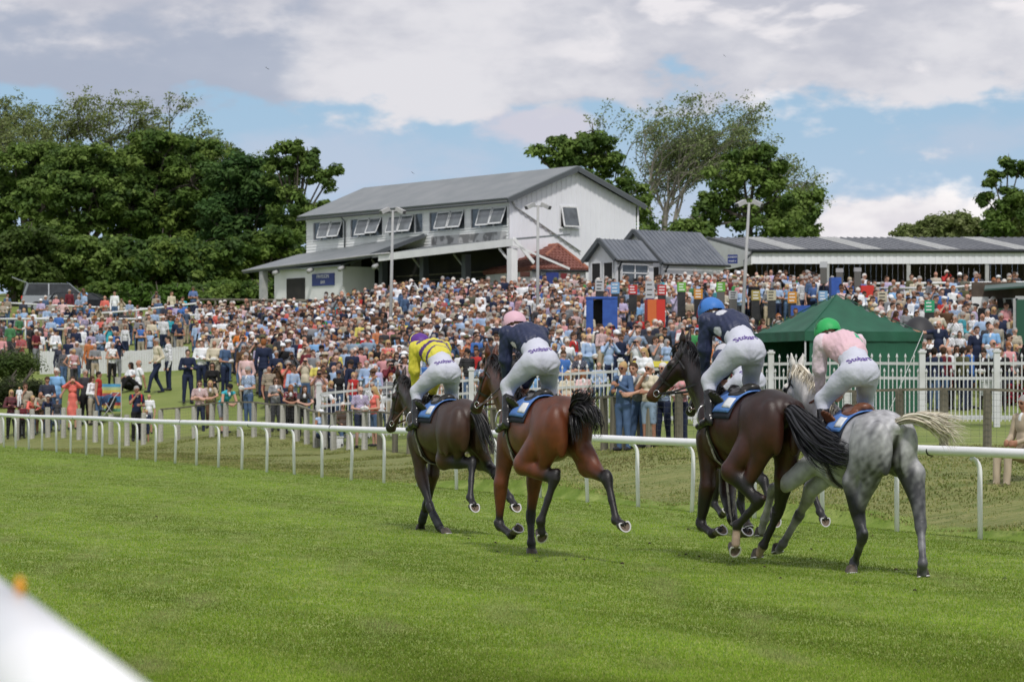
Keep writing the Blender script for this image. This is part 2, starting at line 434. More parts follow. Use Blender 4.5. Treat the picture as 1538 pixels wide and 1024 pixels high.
M_blade = mat('grass_blade', (.1, .17, .03), .75, attr='Col', spec=.15, transl=.35)
def s_turf(n):
    y = 17 + 83 * rg.random(n) ** 2.1; x = rg.uniform(-.19, .19, n) * y
    u = (x - RX0) * RN[0] + y * RN[1]; k = u < .6; x, y = x[k], y[k]
    return np.stack([x, y, 0 * x], 1)
def s_bank(n):
    t = rg.uniform(22, 100, n); u = .3 + 26 * rg.random(n) ** 1.5
    x = RX0 + RD[0] * t + RN[0] * u; y = RD[1] * t + RN[1] * u
    px = CX + F * x / y; k = (px > -20) & (px < 1560) & (y < np.interp(px, FENCE_PX, FENCE_D) + 3); x, y = x[k], y[k]
    return np.stack([x, y, ground_z(x, y)], 1)
blades('turf_grass', 600000, s_turf, (.009, .024), [(.195, .300, .030), (.235, .335, .042), (.165, .265, .027), (.29, .345, .085)], 'short mown green turf of the racing surface', .9)
blades('bank_grass', 240000, s_bank, (.010, .034), [(.17, .21, .055), (.24, .255, .085), (.14, .18, .04), (.30, .29, .12)], 'longer dry rough grass on the bank behind the running rail', 1.0, .008, .3)

# ---------------------------------------------------------------- running rail
M_white = mat('white_plastic', (.86, .87, .89), .35, (.76, .77, .78), 2.5, contrast=(.45, .8))
M_wpaint = mat('white_paint', (.70, .71, .73), .5, (.56, .56, .54), 3.0, contrast=(.5, .85))
M_black = mat('black_rubber', (.02, .02, .022), .6)
def running_rail():
    root = empty('running_rail', (*rail_pt(30), 0), label='long white plastic running rail on curved posts between the turf and the bank', cat='running rail')
    rx, ry = rail_pt(30)
    L = lambda t, z, u=0.0: (rail_pt(t, u)[0] - rx, rail_pt(t, u)[1] - ry, z)
    H = 1.08
    t0, t1 = 12.0, 190.0
    m = MB()
    m.tube([L(t, H + .012 * math.sin(t * .37), -.10) for t in np.arange(t0, t1 + .1, 2)], .063, 14)
    m.build('top_rail', M_white, root, True)
    # black clamp bands
    sp = 2.16; k = 0; t = 35.6 / RD[1] - 10 * sp
    while t < 165:
        if t > t0:
            q = MB(); jz = rnd.uniform(-.015, .015)
            ju, jt = rnd.uniform(-.02, .02), rnd.uniform(-.03, .03)
            pts = [L(t + jt, -.1, .03 + ju), L(t, .55, .03), L(t, .84, .03)]
            for a in range(1, 6):
                an = a / 5 * math.pi / 2; pts.append(L(t, .84 + .17 * math.sin(an) , .03 - .13 * (1 - math.cos(an))))
            q.tube(pts, [.034, .033, .031, .03, .03, .03, .03, .03], 8); q.build('post', M_white, root, True)
            if k % 3 == 1:
                b = MB(); b.tube([L(t + 1.0, H, -.10), L(t + 1.03, H, -.10)], .0655, 14); b.build('joint_band', M_black, root, True)
        t += sp; k += 1
running_rail()

# near rail, out of focus in the corner
def near_rail():
    a = at(-75, 895, 3.6); b = at(222, 1180, 2.15)
    root = empty('near_running_rail', a, label='blurred white rail close to the camera with an orange clip on its end', cat='rail')
    d = (b - a).normalized()
    MB().tube([V((0, 0, 0)) - d * 1.5, b - a, b - a + d * 1.2], .055, 20).build('tube', M_white, root, True)
    j = at(14, 965, 3.0) - a
    MB().tube([j * .0 + d * ((b - a).length * .33), d * ((b - a).length * .9)], .059, 20).build('sleeve', M_white, root, True)
    c = at(30, 880, 3.05) - a
    m = MB(); m.tube([c + V((0, 0, -.01)), c + V((0, 0, .0)), c + V((0, 0, .006)), c + V((0, 0, .010))], [.005, .005, .0045, .002], 10)
    m.build('clip', mat('orange_plastic', (.8, .33, .03), .5), root, True)
    q = MB(); e = b + d * .5 - a; q.tube([e, V((e.x - .03, e.y, -a.z - .1))], .035, 10); q.build('post', M_white, root, True)
near_rail()
# ---------------------------------------------------------------- horses
M_coat = mat('horse_coat', (.1, .04, .02), .42, (.72, 1.22), 9, attr='Col', spec=.5, bump=.22, bscale=110)
M_hair = mat('horse_hair', (.01, .01, .012), .45, attr='Col', spec=.5)
M_hoof = mat('hoof_horn', (.03, .025, .02), .5, (.09, .07, .05), 20)
M_sole = mat('hoof_sole', (.10, .07, .05), .8, (.16, .12, .09), 60)
M_shoe = mat('steel_shoe', (.62, .61, .6), .35, metal=.5)
M_leather = mat('black_leather', (.012, .011, .011), .32, (.03, .028, .026), 30)
M_brown_l = mat('brown_leather', (.11, .035, .015), .4, (.16, .06, .03), 25)
M_steel = mat('steel_bit', (.6, .6, .6), .25, metal=.9)
M_bluecloth = mat('blue_number_cloth', (.07, .17, .47), .7, (.10, .24, .58), 8, bump=.2)
M_whitecloth = mat('white_cloth', (.75, .76, .78), .8, (.62, .64, .68), 8, bump=.3)
M_navyboot = mat('dark_bandage', (.02, .023, .028), .7)
M_girth = mat('pale_girth_strap', (.42, .38, .36), .7, (.12, .1, .1), 30)

def smooth_path(pts, n=6):
    pts = [np.array(p, float) for p in pts]; out = []
    for i in range(len(pts) - 1):
        p0 = pts[max(i - 1, 0)]; p1 = pts[i]; p2 = pts[i + 1]; p3 = pts[min(i + 2, len(pts) - 1)]
        for k in range(n):
            t = k / n; out.append(.5 * ((2 * p1) + (-p0 + p2) * t + (2*p0 - 5*p1 + 4*p2 - p3) * t*t + (-p0 + 3*p1 - 3*p2 + p3) * t**3))
    out.append(pts[-1]); return out

def hair_strands(path, n, spread, w, cols, seed, wid=(1, 1), taper=1.0, curl=.02, lat=(0, 1, 0), frizz=1.0):
    """a lock of hair: n thin tapering strips following path, fanned by spread"""
    r = np.random.default_rng(seed); path = np.array(smooth_path(path, 6)); m = len(path)
    d = np.gradient(path, axis=0); d /= np.linalg.norm(d, axis=1)[:, None] + 1e-9
    latv = np.array(lat, float); side = np.cross(d, latv); side /= np.linalg.norm(side, axis=1)[:, None] + 1e-9
    bi = np.cross(d, side)
    vs = []; fs = []; cs = []; b = 0
    for i in range(n):
        a = r.uniform(0, 6.283); q = math.sqrt(r.random()); L = max(6, int(m * r.uniform(.62, 1.0))) if frizz else m
        L = min(L, m); s0 = r.integers(0, max(1, m // 5)) if frizz > .5 else 0
        t = np.linspace(0, 1, m)[:, None]
        sp = np.interp(t, np.linspace(0, 1, len(spread)), spread)
        off = side * np.cos(a) * q * sp + bi * np.sin(a) * q * sp
        ph = r.uniform(0, 6.283, 2)
        off = off + side * np.sin(t * r.uniform(4, 9) + ph[0]) * curl * t + bi * np.sin(t * r.uniform(4, 9) + ph[1]) * curl * t
        P = (path + off)[s0:L]; k = len(P)
        if k < 3: continue
        ang = r.uniform(0, 3.14); wv = side[s0:L] * math.cos(ang) + bi[s0:L] * math.sin(ang)
        ww = w * np.clip(1.05 - np.linspace(0, 1, k) ** 2 * taper, .08, 1)[:, None] * r.uniform(.6, 1.3)
        up = np.cross(d[s0:L], wv)
        vs += [P - wv * ww, P + up * ww * .5, P + wv * ww]
        for j in range(k - 1):
            fs += [(b + j, b + k + j, b + k + j + 1, b + j + 1), (b + k + j, b + 2*k + j, b + 2*k + j + 1, b + k + j + 1)]
        c = np.array(cols[r.integers(0, len(cols))]) * r.uniform(.75, 1.25); cs += [np.tile(c, (3 * k, 1))]; b += 3 * k
    return np.concatenate(vs), np.array(fs), np.concatenate(cs)

def frame_from(d, ref=(0, 1, 0)):
    d = np.array(d, float); d /= np.linalg.norm(d); y = np.array(ref, float); y -= d * (y @ d); y /= np.linalg.norm(y)
    return d, y, np.cross(d, y)
def hoof_mesh(fet, tip, sole_dir, parent, sc=1.0):
    """fet: pastern end, tip: hoof centre; sole_dir: the way the sole faces"""
    s = np.array(sole_dir, float); s /= np.linalg.norm(s)
    fwd = np.array(tip, float) - np.array(fet, float); fwd -= s * (fwd @ s)
    if np.linalg.norm(fwd) < .02: fwd = np.array([1, 0, 0.]) - s * s[0]
    fwd /= np.linalg.norm(fwd); side = np.cross(s, fwd)
    c = np.array(tip, float)
    def ring(off, r, sh, n=16):
        out = []
        for k in range(n):
            a = 2 * math.pi * k / n; x, y = math.cos(a), math.sin(a)
            if x < -.55: x = -.55 - (x + .55) * .15
            out.append(c + s * off + fwd * (x * r * 1.12 + sh) + side * y * r)
        return out
    n = 16; m = MB(); R = .068 * sc
    rings = [ring(.0, R * .97, .0), ring(-.025, R * .92, -.008), ring(-.075, R * .74, -.028), ring(-.085, R * .6, -.03)]
    vs = [p for r_ in rings for p in r_]
    fs = [(i*n+k, (i+1)*n+k, (i+1)*n+(k+1) % n, i*n+(k+1) % n) for i in range(3) for k in range(n)] + [tuple(range(3*n, 4*n))]
    m.add(vs, fs)
    vs = ring(0, R * .97, 0) + ring(.0, R * .80, 0) + ring(-.010, R * .72, 0)
    m.cur = 1
    m.add(vs, [(k, (k+1) % n, n+(k+1) % n, n+k) for k in range(n)] + [(n+k, n+(k+1) % n, 2*n+(k+1) % n, 2*n+k) for k in range(n)] + [tuple(range(2*n, 3*n))])
    # frog
    m.tube([c - fwd * R * .55 - s * .006, c + fwd * R * .35 - s * .004], [.017, .004], 6)
    h = m.build('hoof', [M_hoof, M_sole], parent, True)
    # shoe: an open U of steel on the rim
    q = MB(); o1 = ring(.002, R * 1.0, .0); o2 = ring(.010, R * 1.0, .0); i1 = ring(.002, R * .78, .004); i2 = ring(.010, R * .78, .004)
    idx = [k for k in range(n) if not (k in (7, 8))]; idx = [9 + j for j in range(0, 15)]; idx = [k % n for k in idx]
    K = len(idx); vs = [o1[k] for k in idx] + [o2[k] for k in idx] + [i2[k] for k in idx] + [i1[k] for k in idx]
    fs = []
    for j in range(K - 1):
        for a, bb in ((0, 1), (1, 2), (2, 3), (3, 0)): fs.append((a*K+j, a*K+j+1, bb*K+j+1, bb*K+j))
    q.add(vs, fs); q.build('horseshoe', M_shoe, h)
def strip(pts, w, t=.006, lat=None):
    """flat strap along pts; lat: its width direction at each point"""
    pts = [np.array(p, float) for p in pts]; m = MB(); vs = []
    for i, p in enumerate(pts):
        d = pts[min(i+1, len(pts)-1)] - pts[max(i-1, 0)]; d /= np.linalg.norm(d)
        l = np.array(lat, float) if lat is not None else np.cross(d, (0, 1, 0)); l = l - d * (l @ d); l /= np.linalg.norm(l) + 1e-9
        nn = np.cross(d, l)
        for a, b in ((-1, -1), (1, -1), (1, 1), (-1, 1)): vs.append(p + l * a * w / 2 + nn * b * t / 2)
    fs = [(4*i+k, 4*i+(k+1) % 4, 4*i+4+(k+1) % 4, 4*i+4+k) for i in range(len(pts)-1) for k in range(4)]
    fs += [(3, 2, 1, 0), tuple(4*(len(pts)-1)+k for k in range(4))]
    return m.add(vs, fs)

def horse(spec):
    root_xy = spec['O']; sc = spec['s']; tz = spec.get('tz', 0)
    T = lambda x, y, z: np.array([x, y, z + tz])
    poll = np.array(spec['poll']); nose = np.array(spec['nose'])
    P = []
    t = spec['tone']
    # trunk
    P += [E_('body', T(.06, 0, 1.27), (.64, .285, .335)), E_('body', T(.42, 0, 1.20), (.34, .235, .37)), E_('body', T(.40, 0, 1.50), (.30, .075, .11), -6),
          E_('body', T(-.26, 0, 1.40), (.42, .22, .20)), E_('body', T(-.50, 0, 1.43), (.33, .235, .215)), E_('body', T(.74, 0, 1.16), (.12, .16, .19)),
          E_('body', T(-.22, 0, 1.13), (.40, .215, .19), 8)]
    for s in (1, -1):
        P += [E_('body', T(-.50, s*.16, 1.28), (.26, .145, .30), 12), E_('body', T(-.69, s*.14, 1.27), (.14, .125, .27), -8), E_('body', T(-.42, s*.15, 1.46), (.2, .09, .10), -12),
              E_('body', T(.50, s*.165, 1.22), (.14, .075, .33), 28), E_('body', T(.60, s*.13, 1.10), (.13, .10, .15)), E_('body', T(.33, s*.19, 1.28), (.16, .06, .22), -10),
              E_('body', T(-.60, s*.225, 1.20), (.075, .045, .27), -14), E_('body', T(-.44, s*.235, 1.22), (.10, .05, .24), 8), E_('body', T(-.79, s*.10, 1.20), (.05, .06, .20), -6), E_('body', T(-.36, s*.16, 1.48), (.10, .06, .07), -20)]
    P.append(C_('body', T(-.62, 0, 1.50), T(-.80, 0, 1.47), .10, .055))
    # neck
    wth = T(.52, 0, 1.34); dn = poll - wth
    base_lo = T(.66, 0, 1.22)
    mid = wth + dn * .5 + np.array([0.02, 0, .02])
    crest0 = T(.46, 0, 1.50); throat = poll + np.array([.05, 0, -.17])
    P += [C_('body', wth, mid, .24, .17, .66), C_('body', mid, poll + np.array([-.03, 0, -.06]), .17, .108, .7), C_('body', crest0, poll + np.array([-.06, 0, .0]), .10, .055, .6),
          C_('body', base_lo, throat + np.array([-.05, 0, 0]), .17, .075, .68)]
    # head
    hd = nose - poll; hl = np.linalg.norm(hd); hd /= hl
    lat = np.cross(np.array([0, 0, 1.]), hd); lat /= np.linalg.norm(lat); under = np.cross(hd, lat) * 1.0
    if under[2] > 0 and abs(under[2]) > .3: under = -under
    if under[0] > 0: under = -under
    hp = lambda a, b, c=0: poll + hd * a * hl + under * b + lat * c
    P += [C_('head', hp(.0, .03), hp(.45, .035), .088, .078, .78), C_('head', hp(.45, .02), hp(.90, .03), .075, .048, .8), C_('head', hp(.82, .03), hp(1.0, .03), .056, .052, .95),
          E_('head', hp(.28, .11), (.12, .062, .12)), C_('head', hp(.30, .13), hp(.92, .062), .05, .035, .9), C_('head', hp(.97, .075), hp(.99, .085), .032, .026)]
    for s in (1, -1):
        P += [C_('eyebrow', hp(.30, .0, s*.066), hp(.36, .0, s*.07), .028, .024), E_('eye', hp(.335, .018, s*.079), (.022, .014, .02)),
              C_('nostril', hp(.93, .01, s*.042), hp(.99, .02, s*.045), .020, .020),
              C_('head', hp(.30, .10, s*.045), hp(.55, .08, s*.045), .045, .022)]
        e0 = poll + lat * s * .045 - hd * .01 - under * .03; tipv = e0 + np.array([-.02, 0, .155]) + lat * s * .035 - hd * spec.get('earback', .02)
        em = (e0 * .55 + tipv * .45)
        P += [C_('ear', e0, em, .026, .034, .7), C_('ear', em, tipv, .034, .008, .7)]
    # legs
    J = spec['legs']
    for n, s in (('LH', 1), ('RH', -1)):
        st, hk, ft, hf = [np.array(q) for q in J[n]]
        hip = T(-.50, s*.14, 1.26); y0 = np.array([0, 0, 0])
        cal = (st + hk) / 2 + np.array([-.03, 0, .0])
        P += [C_('body', hip, st, .185, .115, .72), C_('body', T(-.66, s*.13, 1.16), (st*.45 + hk*.55), .12, .062, .8),
              C_('body', st, hk, .112, .052, .85), E_('body', st + np.array([.0, 0, -.01]), (.10, .085, .11)),
              C_('hock', hk + np.array([0, 0, .03]), hk - (hk - ft) * .12, .056, .046, .8)]
        back = (hk - st); back /= np.linalg.norm(back); sh = (ft - hk); shn = sh / np.linalg.norm(sh)
        poh = hk - shn * .075 - np.array([.012, 0, 0])
        P += [C_('hock', hk, poh, .045, .026), C_('hock', poh, poh*.45 + (st*.45 + hk*.55)*.55, .02, .022), C_('shin', hk, hk + sh * .5, .040, .031, .85), C_('shin', hk + sh * .5, ft, .031, .033, .85)]
        tb = np.cross(shn, (0, 1, 0)); tb = tb if tb[0] < 0 else -tb
        P += [C_('shin', hk + sh*.12 + tb*.022, ft - sh*.08 + tb*.026, .02, .018), C_('fet', ft, ft + tb*.012, .042, .038), C_('past', ft, ft*.25 + hf*.75, .033, .040)]
    for n, s in (('LF', 1), ('RF', -1)):
        el, kn, ft, hf = [np.array(q) for q in J[n]]
        sh0 = T(.60, s*.14, 1.16)
        P += [C_('body', sh0, el, .13, .088, .8), C_('body', el, kn, .084, .045, .85), E_('body', el*.8 + kn*.2 + np.array([.01, 0, .02]), (.075, .06, .12)),
              C_('knee', kn*1.0 + (el-kn)*.06, kn + (ft-kn)*.12, .052, .046, .9), C_('shin', kn, ft, .035, .030, .85)]
        sh = ft - kn; shn = sh / np.linalg.norm(sh); tb = np.cross(shn, (0, 1, 0)); fw = (kn - el); tb = tb if (tb @ (hf - ft)) < 0 or abs(tb @ (hf-ft)) < .02 else -tb
        P += [C_('shin', kn + sh*.15 + tb*.0, ft - sh*.05, .028, .026), C_('fet', ft, ft, .040, .040), C_('past', ft, ft*.25 + hf*.75, .032, .040)]
    v, f = organic(P, .0140, .0105, .004)
    v = v.copy()
    lab, D = labels_of(P, v)
    nrm = vnormals(v, f)
    # muscle relief, veins, a few folds
    amp = np.isin(lab, ['body']).astype(float)
    v += nrm * ((wnoise3(v * np.array([1, 1, .6]), 10, spec['seed']) * .011 + wnoise3(v * np.array([1, 1, .5]), 19, spec['seed'] + 8) * .003) * amp)[:, None]
    base = np.array(t['body']); col = np.tile(base, (len(v), 1))
    h_ = v[:, 2]
    dp = np.array(t['points'])
    # coat pattern that belongs to the animal: darker topline or dapples, black points
    if t['kind'] == 'bay':
        k = np.clip((h_ - 1.25 - tz) / .35, 0, 1)[:, None] * t.get('top', .3); col = col * (1 - k) + np.array(t['topc']) * k
        low = np.array([np.inf] * len(v))
    else:
        nz_ = wnoise3(v, 34, 5) * .6 + wnoise3(v, 60, 9) * .4
        hq = np.clip((-v[:, 0] - .15) / .5, 0, 1) * .58 + .30
        k = np.clip(.42 + nz_ * .42 + (wnoise3(v, 6, 2) * .40), 0, 1) * hq
        k = np.clip(k + np.clip((1.30 - h_) / .40, 0, 1) * .34 * np.clip((-v[:, 0] + .1) / .4, .25, 1), 0, 1)
        k *= np.clip((.95 - v[:, 0]) / .3, .1, 1)
        k = k[:, None]; col = col * (1 - k) + np.array(t['topc']) * k
        light = np.clip((v[:, 0] - .75) / .25, 0, 1)[:, None]; col = col * (1 - light) + np.array(t['neck']) * light
    # legs darken downward from the hock and knee
    for n in J:
        js = [np.array(q) for q in J[n]]
        for i, (a, b) in enumerate(zip(js[:-1], js[1:])):
            ab = b - a; tt = np.clip((v - a) @ ab / (ab @ ab), 0, 1); dd = np.linalg.norm(v - a - tt[:, None] * ab, axis=1)
            near = np.clip((.13 - dd) / .04, 0, 1)
            w = near * (np.clip((tt - t.get('pstart', .45)) * 2.2, 0, 1) if i == 0 else 1.0) * t.get('pamt', 1.0)
            if t['kind'] == 'grey': w = w * np.clip(.95 + .35 * wnoise3(v, 16, 4), 0, 1) * (t['legdark'].get(n, .8))
            w = w[:, None]; col = col * (1 - w) + dp * w
        if n in spec.get('socks', ()):
            a, b = js[2], js[3]; dd = np.linalg.norm(v - (a*.45 + b*.55), axis=1); w = np.clip((.105 - dd) / .02, 0, 1)[:, None]; col = col * (1 - w) + np.array(spec.get('sockcol', (.42, .34, .28))) * w
    # between the thighs, under the dock: dark skin
    w = np.clip(1 - np.abs(v[:, 1]) / .055, 0, 1) * np.clip((-v[:, 0] - .62) / .08, 0, 1) * (h_ < 1.40 + tz) * (h_ > .95 + tz)
    w = w[:, None]; col = col * (1 - w) + np.array((.012, .01, .01)) * w
    # head: muzzle and around the eye
    dm = np.linalg.norm(v - nose, axis=1); w = np.clip((.17 - dm) / .09, 0, 1)[:, None] * .85; col = col * (1 - w) + np.array(t['muzzle']) * w
    col[lab == 'eye'] = (.004, .004, .005); col[lab == 'nostril'] = np.array(t['muzzle']) * .7
    if 'mealy' in t:
        w = np.clip((.22 - dm) / .12, 0, 1)[:, None] * .5; col = col * (1 - w) + np.array(t['mealy']) * w
    col *= (1 + .10 * wnoise3(v, 5, spec['seed'] + 3))[:, None]
    me = np_mesh('horse', v, f, True, np.clip(col, .002, 1))
    o = link_mesh('horse', me, M_coat)
    o.location = root_xy; o.scale = (sc,) * 3; o.rotation_euler = (0, 0, math.radians(90 + spec['th']))
    tag(o, spec['label'], 'horse', 'horses racing away along the rail')
    # hooves
    for n in J:
        el, kn, ft, hf = [np.array(q) for q in J[n]]
        hoof_mesh(ft, hf, spec['soles'][n], o)
    # bandages / boots
    for n in spec.get('boots', ()):
        hk, ft = np.array(J[n][1]), np.array(J[n][2]); MB().tube([hk*.75+ft*.25, hk*.5+ft*.5, hk*.2+ft*.8, hk*.02+ft*.98], [.050, .054, .054, .056], 12).build('leg_bandage', M_navyboot, o, True)
    # mane
    hc = t['hair']
    mv, mf, mc = hair_strands([poll + (.03, 0, .045), poll + (-.10, 0, .045), poll*.6 + crest0*.4 + (0, 0, .10), poll*.3 + crest0*.7 + (0, 0, .11), crest0 + (0, 0, .08)], 60, [.02, .03, .04, .04, .02], .008, hc, spec['seed'], curl=.01)
    vs, fs, cs = [mv], [mf], [mc]; nb = len(mv)
    r = np.random.default_rng(spec['seed'] + 50)
    cr = np.array(smooth_path([poll + (.0, 0, .03), poll*.6 + crest0*.4 + (0, 0, .085), poll*.3 + crest0*.7 + (0, 0, .09), crest0 + (0, 0, .07)], 8))
    for i in range(0, len(cr)):
        for _ in range(2):
            a = cr[i] + r.normal(0, .01, 3); s_ = spec.get('maneside', 1)
            fl = r.uniform(.6, 1.1)
            a1 = a + np.array([-.05, .05*s_, .03]) * fl; a2 = a1 + np.array([-.05, .05*s_, -.06]) * fl; a3 = a2 + np.array([-.03, .015*s_, -.09]) * fl
            x, y, z = hair_strands([a, a1, a2, a3], 7, [.008, .02, .025, .02], .006, hc, int(r.integers(1e6)), curl=.01)
            vs.append(x); fs.append(y + nb); cs.append(z); nb += len(x)
    if spec.get('forelock', True):
        x, y, z = hair_strands([poll + (.02, 0, .05), hp(.08, -.10), hp(.30, -.105)], 24, [.02, .03, .02], .006, hc, 9); vs.append(x); fs.append(y + nb); cs.append(z)
    link_mesh('mane', np_mesh('mane', np.concatenate(vs), np.concatenate(fs), True, np.concatenate(cs)), M_hair, o)
    tv = [hair_strands(pth, n, spr, w_, hc if tt is None else tt, 70 + i, curl=cu, taper=.95) for i, (pth, n, spr, w_, cu, tt) in enumerate(spec['tail'])]
    off = 0; F_ = []
    for x, y, z in tv: F_.append(y + off); off += len(x)
    link_mesh('tail', np_mesh('tail', np.concatenate([x[0] for x in tv]), np.concatenate(F_), True, np.concatenate([x[2] for x in tv])), M_hair, o)
    # ---- tack
    bvh = BVHTree.FromPolygons([tuple(q) for q in v], [tuple(int(i) for i in q) for q in f])
    def on_body(x, ang, off=.01):      # a point on the trunk skin, ang from the spine down the side (+ = left)
        c = V((x, 0, 1.28 + tz)); d = V((0, math.sin(ang), math.cos(ang)))
        h = bvh.ray_cast(c + d * 1.0, -d)[0]
        h = h if h else c + d * .3
        return np.array(h + d * off)
    def drape(name, m, x0, x1, a0, a1, off, nx=10, na=16, flare=0.0, th=.012, parent=None, shape=None):
        vs = []; 
        for j in range(na + 1):
            a = a0 + (a1 - a0) * j / na
            for i in range(nx + 1):
                u = i / nx; xx0, xx1 = (x0, x1) if shape is None else shape(a)
                vs.append(on_body(xx0 + (xx1 - xx0) * u, a, off))
        g = np.array(vs); top = g.copy(); c = g - np.array([0, 0, 1.28 + tz]); c[:, 0] = 0; c /= np.linalg.norm(c, axis=1)[:, None]; top = g + c * th
        W = nx + 1; Fq = []
        K = len(g)
        for j in range(na):
            for i in range(nx):
                a = j*W+i; Fq.append((K+a, K+a+1, K+a+W+1, K+a+W)); Fq.append((a, a+W, a+W+1, a+1))
        for i in range(nx): Fq.append((i, i+1, K+i+1, K+i)); a = na*W+i; Fq.append((a+1, a, K+a, K+a+1))
        for j in range(na): a = j*W; Fq.append((a+W, a, K+a, K+a+W)); a = j*W+nx; Fq.append((a, a+W, K+a+W, K+a))
        me = np_mesh(name, np.concatenate([g, top]), np.array(Fq), True); me.color_attributes
        return link_mesh(name, me, m, parent or o)
    drape('under_pad', mat('dark_pad', (.015, .02, .035), .9), -.14, .44, -1.32, 1.32, .006)
    cloth = drape('number_cloth', M_bluecloth, -.20, .40, -1.12, 1.12, .022, shape=lambda a: (-.20 + .07 * abs(a), .36))
    n2 = MB()
    drape('cloth_panel', M_whitecloth, -.13, .02, .62, .98, .036, 4, 4, th=.004, parent=cloth)
    saddle = [E_('s', T(.12, 0, 1.625), (.22, .10, .045), 0), C_('s', T(-.08, 0, 1.645), T(-.14, 0, 1.665), .07, .04, 1.6), C_('s', T(.28, 0, 1.655), T(.30, 0, 1.67), .05, .03, 1.2)]
    for s in (1, -1): saddle += [E_('s', T(.19, s*.225, 1.49), (.14, .02, .17), 12, 0, s*-32), E_('s', T(.0, s*.12, 1.60), (.16, .06, .03), 0, 0, s*-20)]
    sv, sf = organic(saddle, .016, .014)
    link_mesh('saddle', np_mesh('saddle', sv, sf, True), spec.get('saddle_m', M_leather), o)
    for x in (.30, .335):
        strip([on_body(x, a, .014) for a in np.linspace(-3.14, 3.14, 40)], .035, .008, (1, 0, 0)).build('girth', M_girth if x > .31 else M_leather, o)
    for s in (1, -1): strip([T(.2, s*.27, 1.5), T(.28, s*.30, 1.30), T(.33, s*.31, spec.get('stz', 1.20) - .0)], .022, .006, (1, 0, 0)).build('stirrup_leather', M_leather, o)
    # bridle
    br = MB()
    def around(a, b, r0, w, n=18, rr=None):
        c = hp(a, b); pts = []
        for k in range(n + 1):
            an = 2 * math.pi * k / n; d = under * math.cos(an) + lat * math.sin(an)
            hh = bvh.ray_cast(V(c + d * .3), V(-d)); q = np.array(hh[0]) if hh[0] and (hh[0] - V(c)).length < .24 else c + d * r0
            pts.append(q + d * .004)
        return strip(pts, w, .007, hd)
    for a, b, w in ((.62, .03, .022), (.17, .02, .02)):
        s_ = around(a, b, .08, w); s_.build('noseband' if a > .5 else 'browband', M_leather, o)
    for s in (1, -1):
        pts = []
        for a in np.linspace(.02, .86, 12):
            c = hp(a, .05); d = lat * s; hh = bvh.ray_cast(V(c + d * .3), V(-d)); q = np.array(hh[0]) if hh[0] else c + d * .06
            pts.append(q + d * .005)
        strip(pts, .02, .007, under).build('cheekpiece', M_leather, o)
        bit = pts[-1] + under * .03; ringp = [bit + hd * .035 * math.cos(q) + under * .035 * math.sin(q) for q in np.linspace(0, 6.28, 17)]
        MB().tube(ringp, .006, 6).build('bit_ring', M_steel, o, True)
        rh = spec['reins'][0 if s > 0 else 1]
        strip(smooth_path([bit, bit*.66 + np.array(rh)*.34 + np.array([0, s*.03, -.03]), bit*.3 + np.array(rh)*.7 + np.array([0, s*.02, -.02]), rh], 4), .020, .005, (0, 0, 1)).build('rein', spec.get('rein_m', M_brown_l), o)
    # breast girth and martingale
    strip([on_body(.34, a, .012) for a in np.linspace(1.75, 1.2, 3)] + [np.array([.62, .235, 1.22 + tz]), np.array([.78, .15, 1.20 + tz]), np.array([.86, 0, 1.20 + tz]), np.array([.78, -.15, 1.20 + tz]), np.array([.62, -.235, 1.22 + tz])], .03, .008, (0, 0, 1)).build('breast_strap', M_leather, o)
    return o
BAY = dict(kind='bay', body=(.120, .030, .009), topc=(.055, .015, .007), top=.55, points=(.010, .008, .008), muzzle=(.012, .010, .010), hair=[(.008, .008, .010), (.014, .012, .014)], pstart=.5)
DARK = dict(kind='bay', body=(.050, .021, .012), topc=(.024, .012, .010), top=.7, points=(.008, .007, .008), muzzle=(.012, .010, .010), hair=[(.008, .008, .009), (.013, .012, .013)], pstart=.1)
DARKBAY = dict(kind='bay', body=(.042, .011, .006), topc=(.011, .006, .006), top=.8, points=(.008, .006, .006), muzzle=(.03, .016, .011), mealy=(.16, .055, .025), hair=[(.007, .007, .009), (.011, .012, .016)], pstart=-.1)
GREY = dict(kind='grey', body=(.43, .43, .45), topc=(.045, .045, .052), neck=(.62, .60, .57), points=(.022, .022, .028), muzzle=(.06, .055, .055), hair=[(.60, .54, .42), (.45, .40, .31), (.70, .65, .55)], legdark=dict(LH=1.15, RH=.5, LF=.45, RF=.6), pstart=-.2)
BLACK = dict(DARK, body=(.03, .014, .010), topc=(.015, .010, .010))
SPECS = {}
L1 = dict(
 LH=[[-.30,.20,.90],[-.62,.17,.74],[-.72,.17,.40],[-.84,.17,.31]],
)
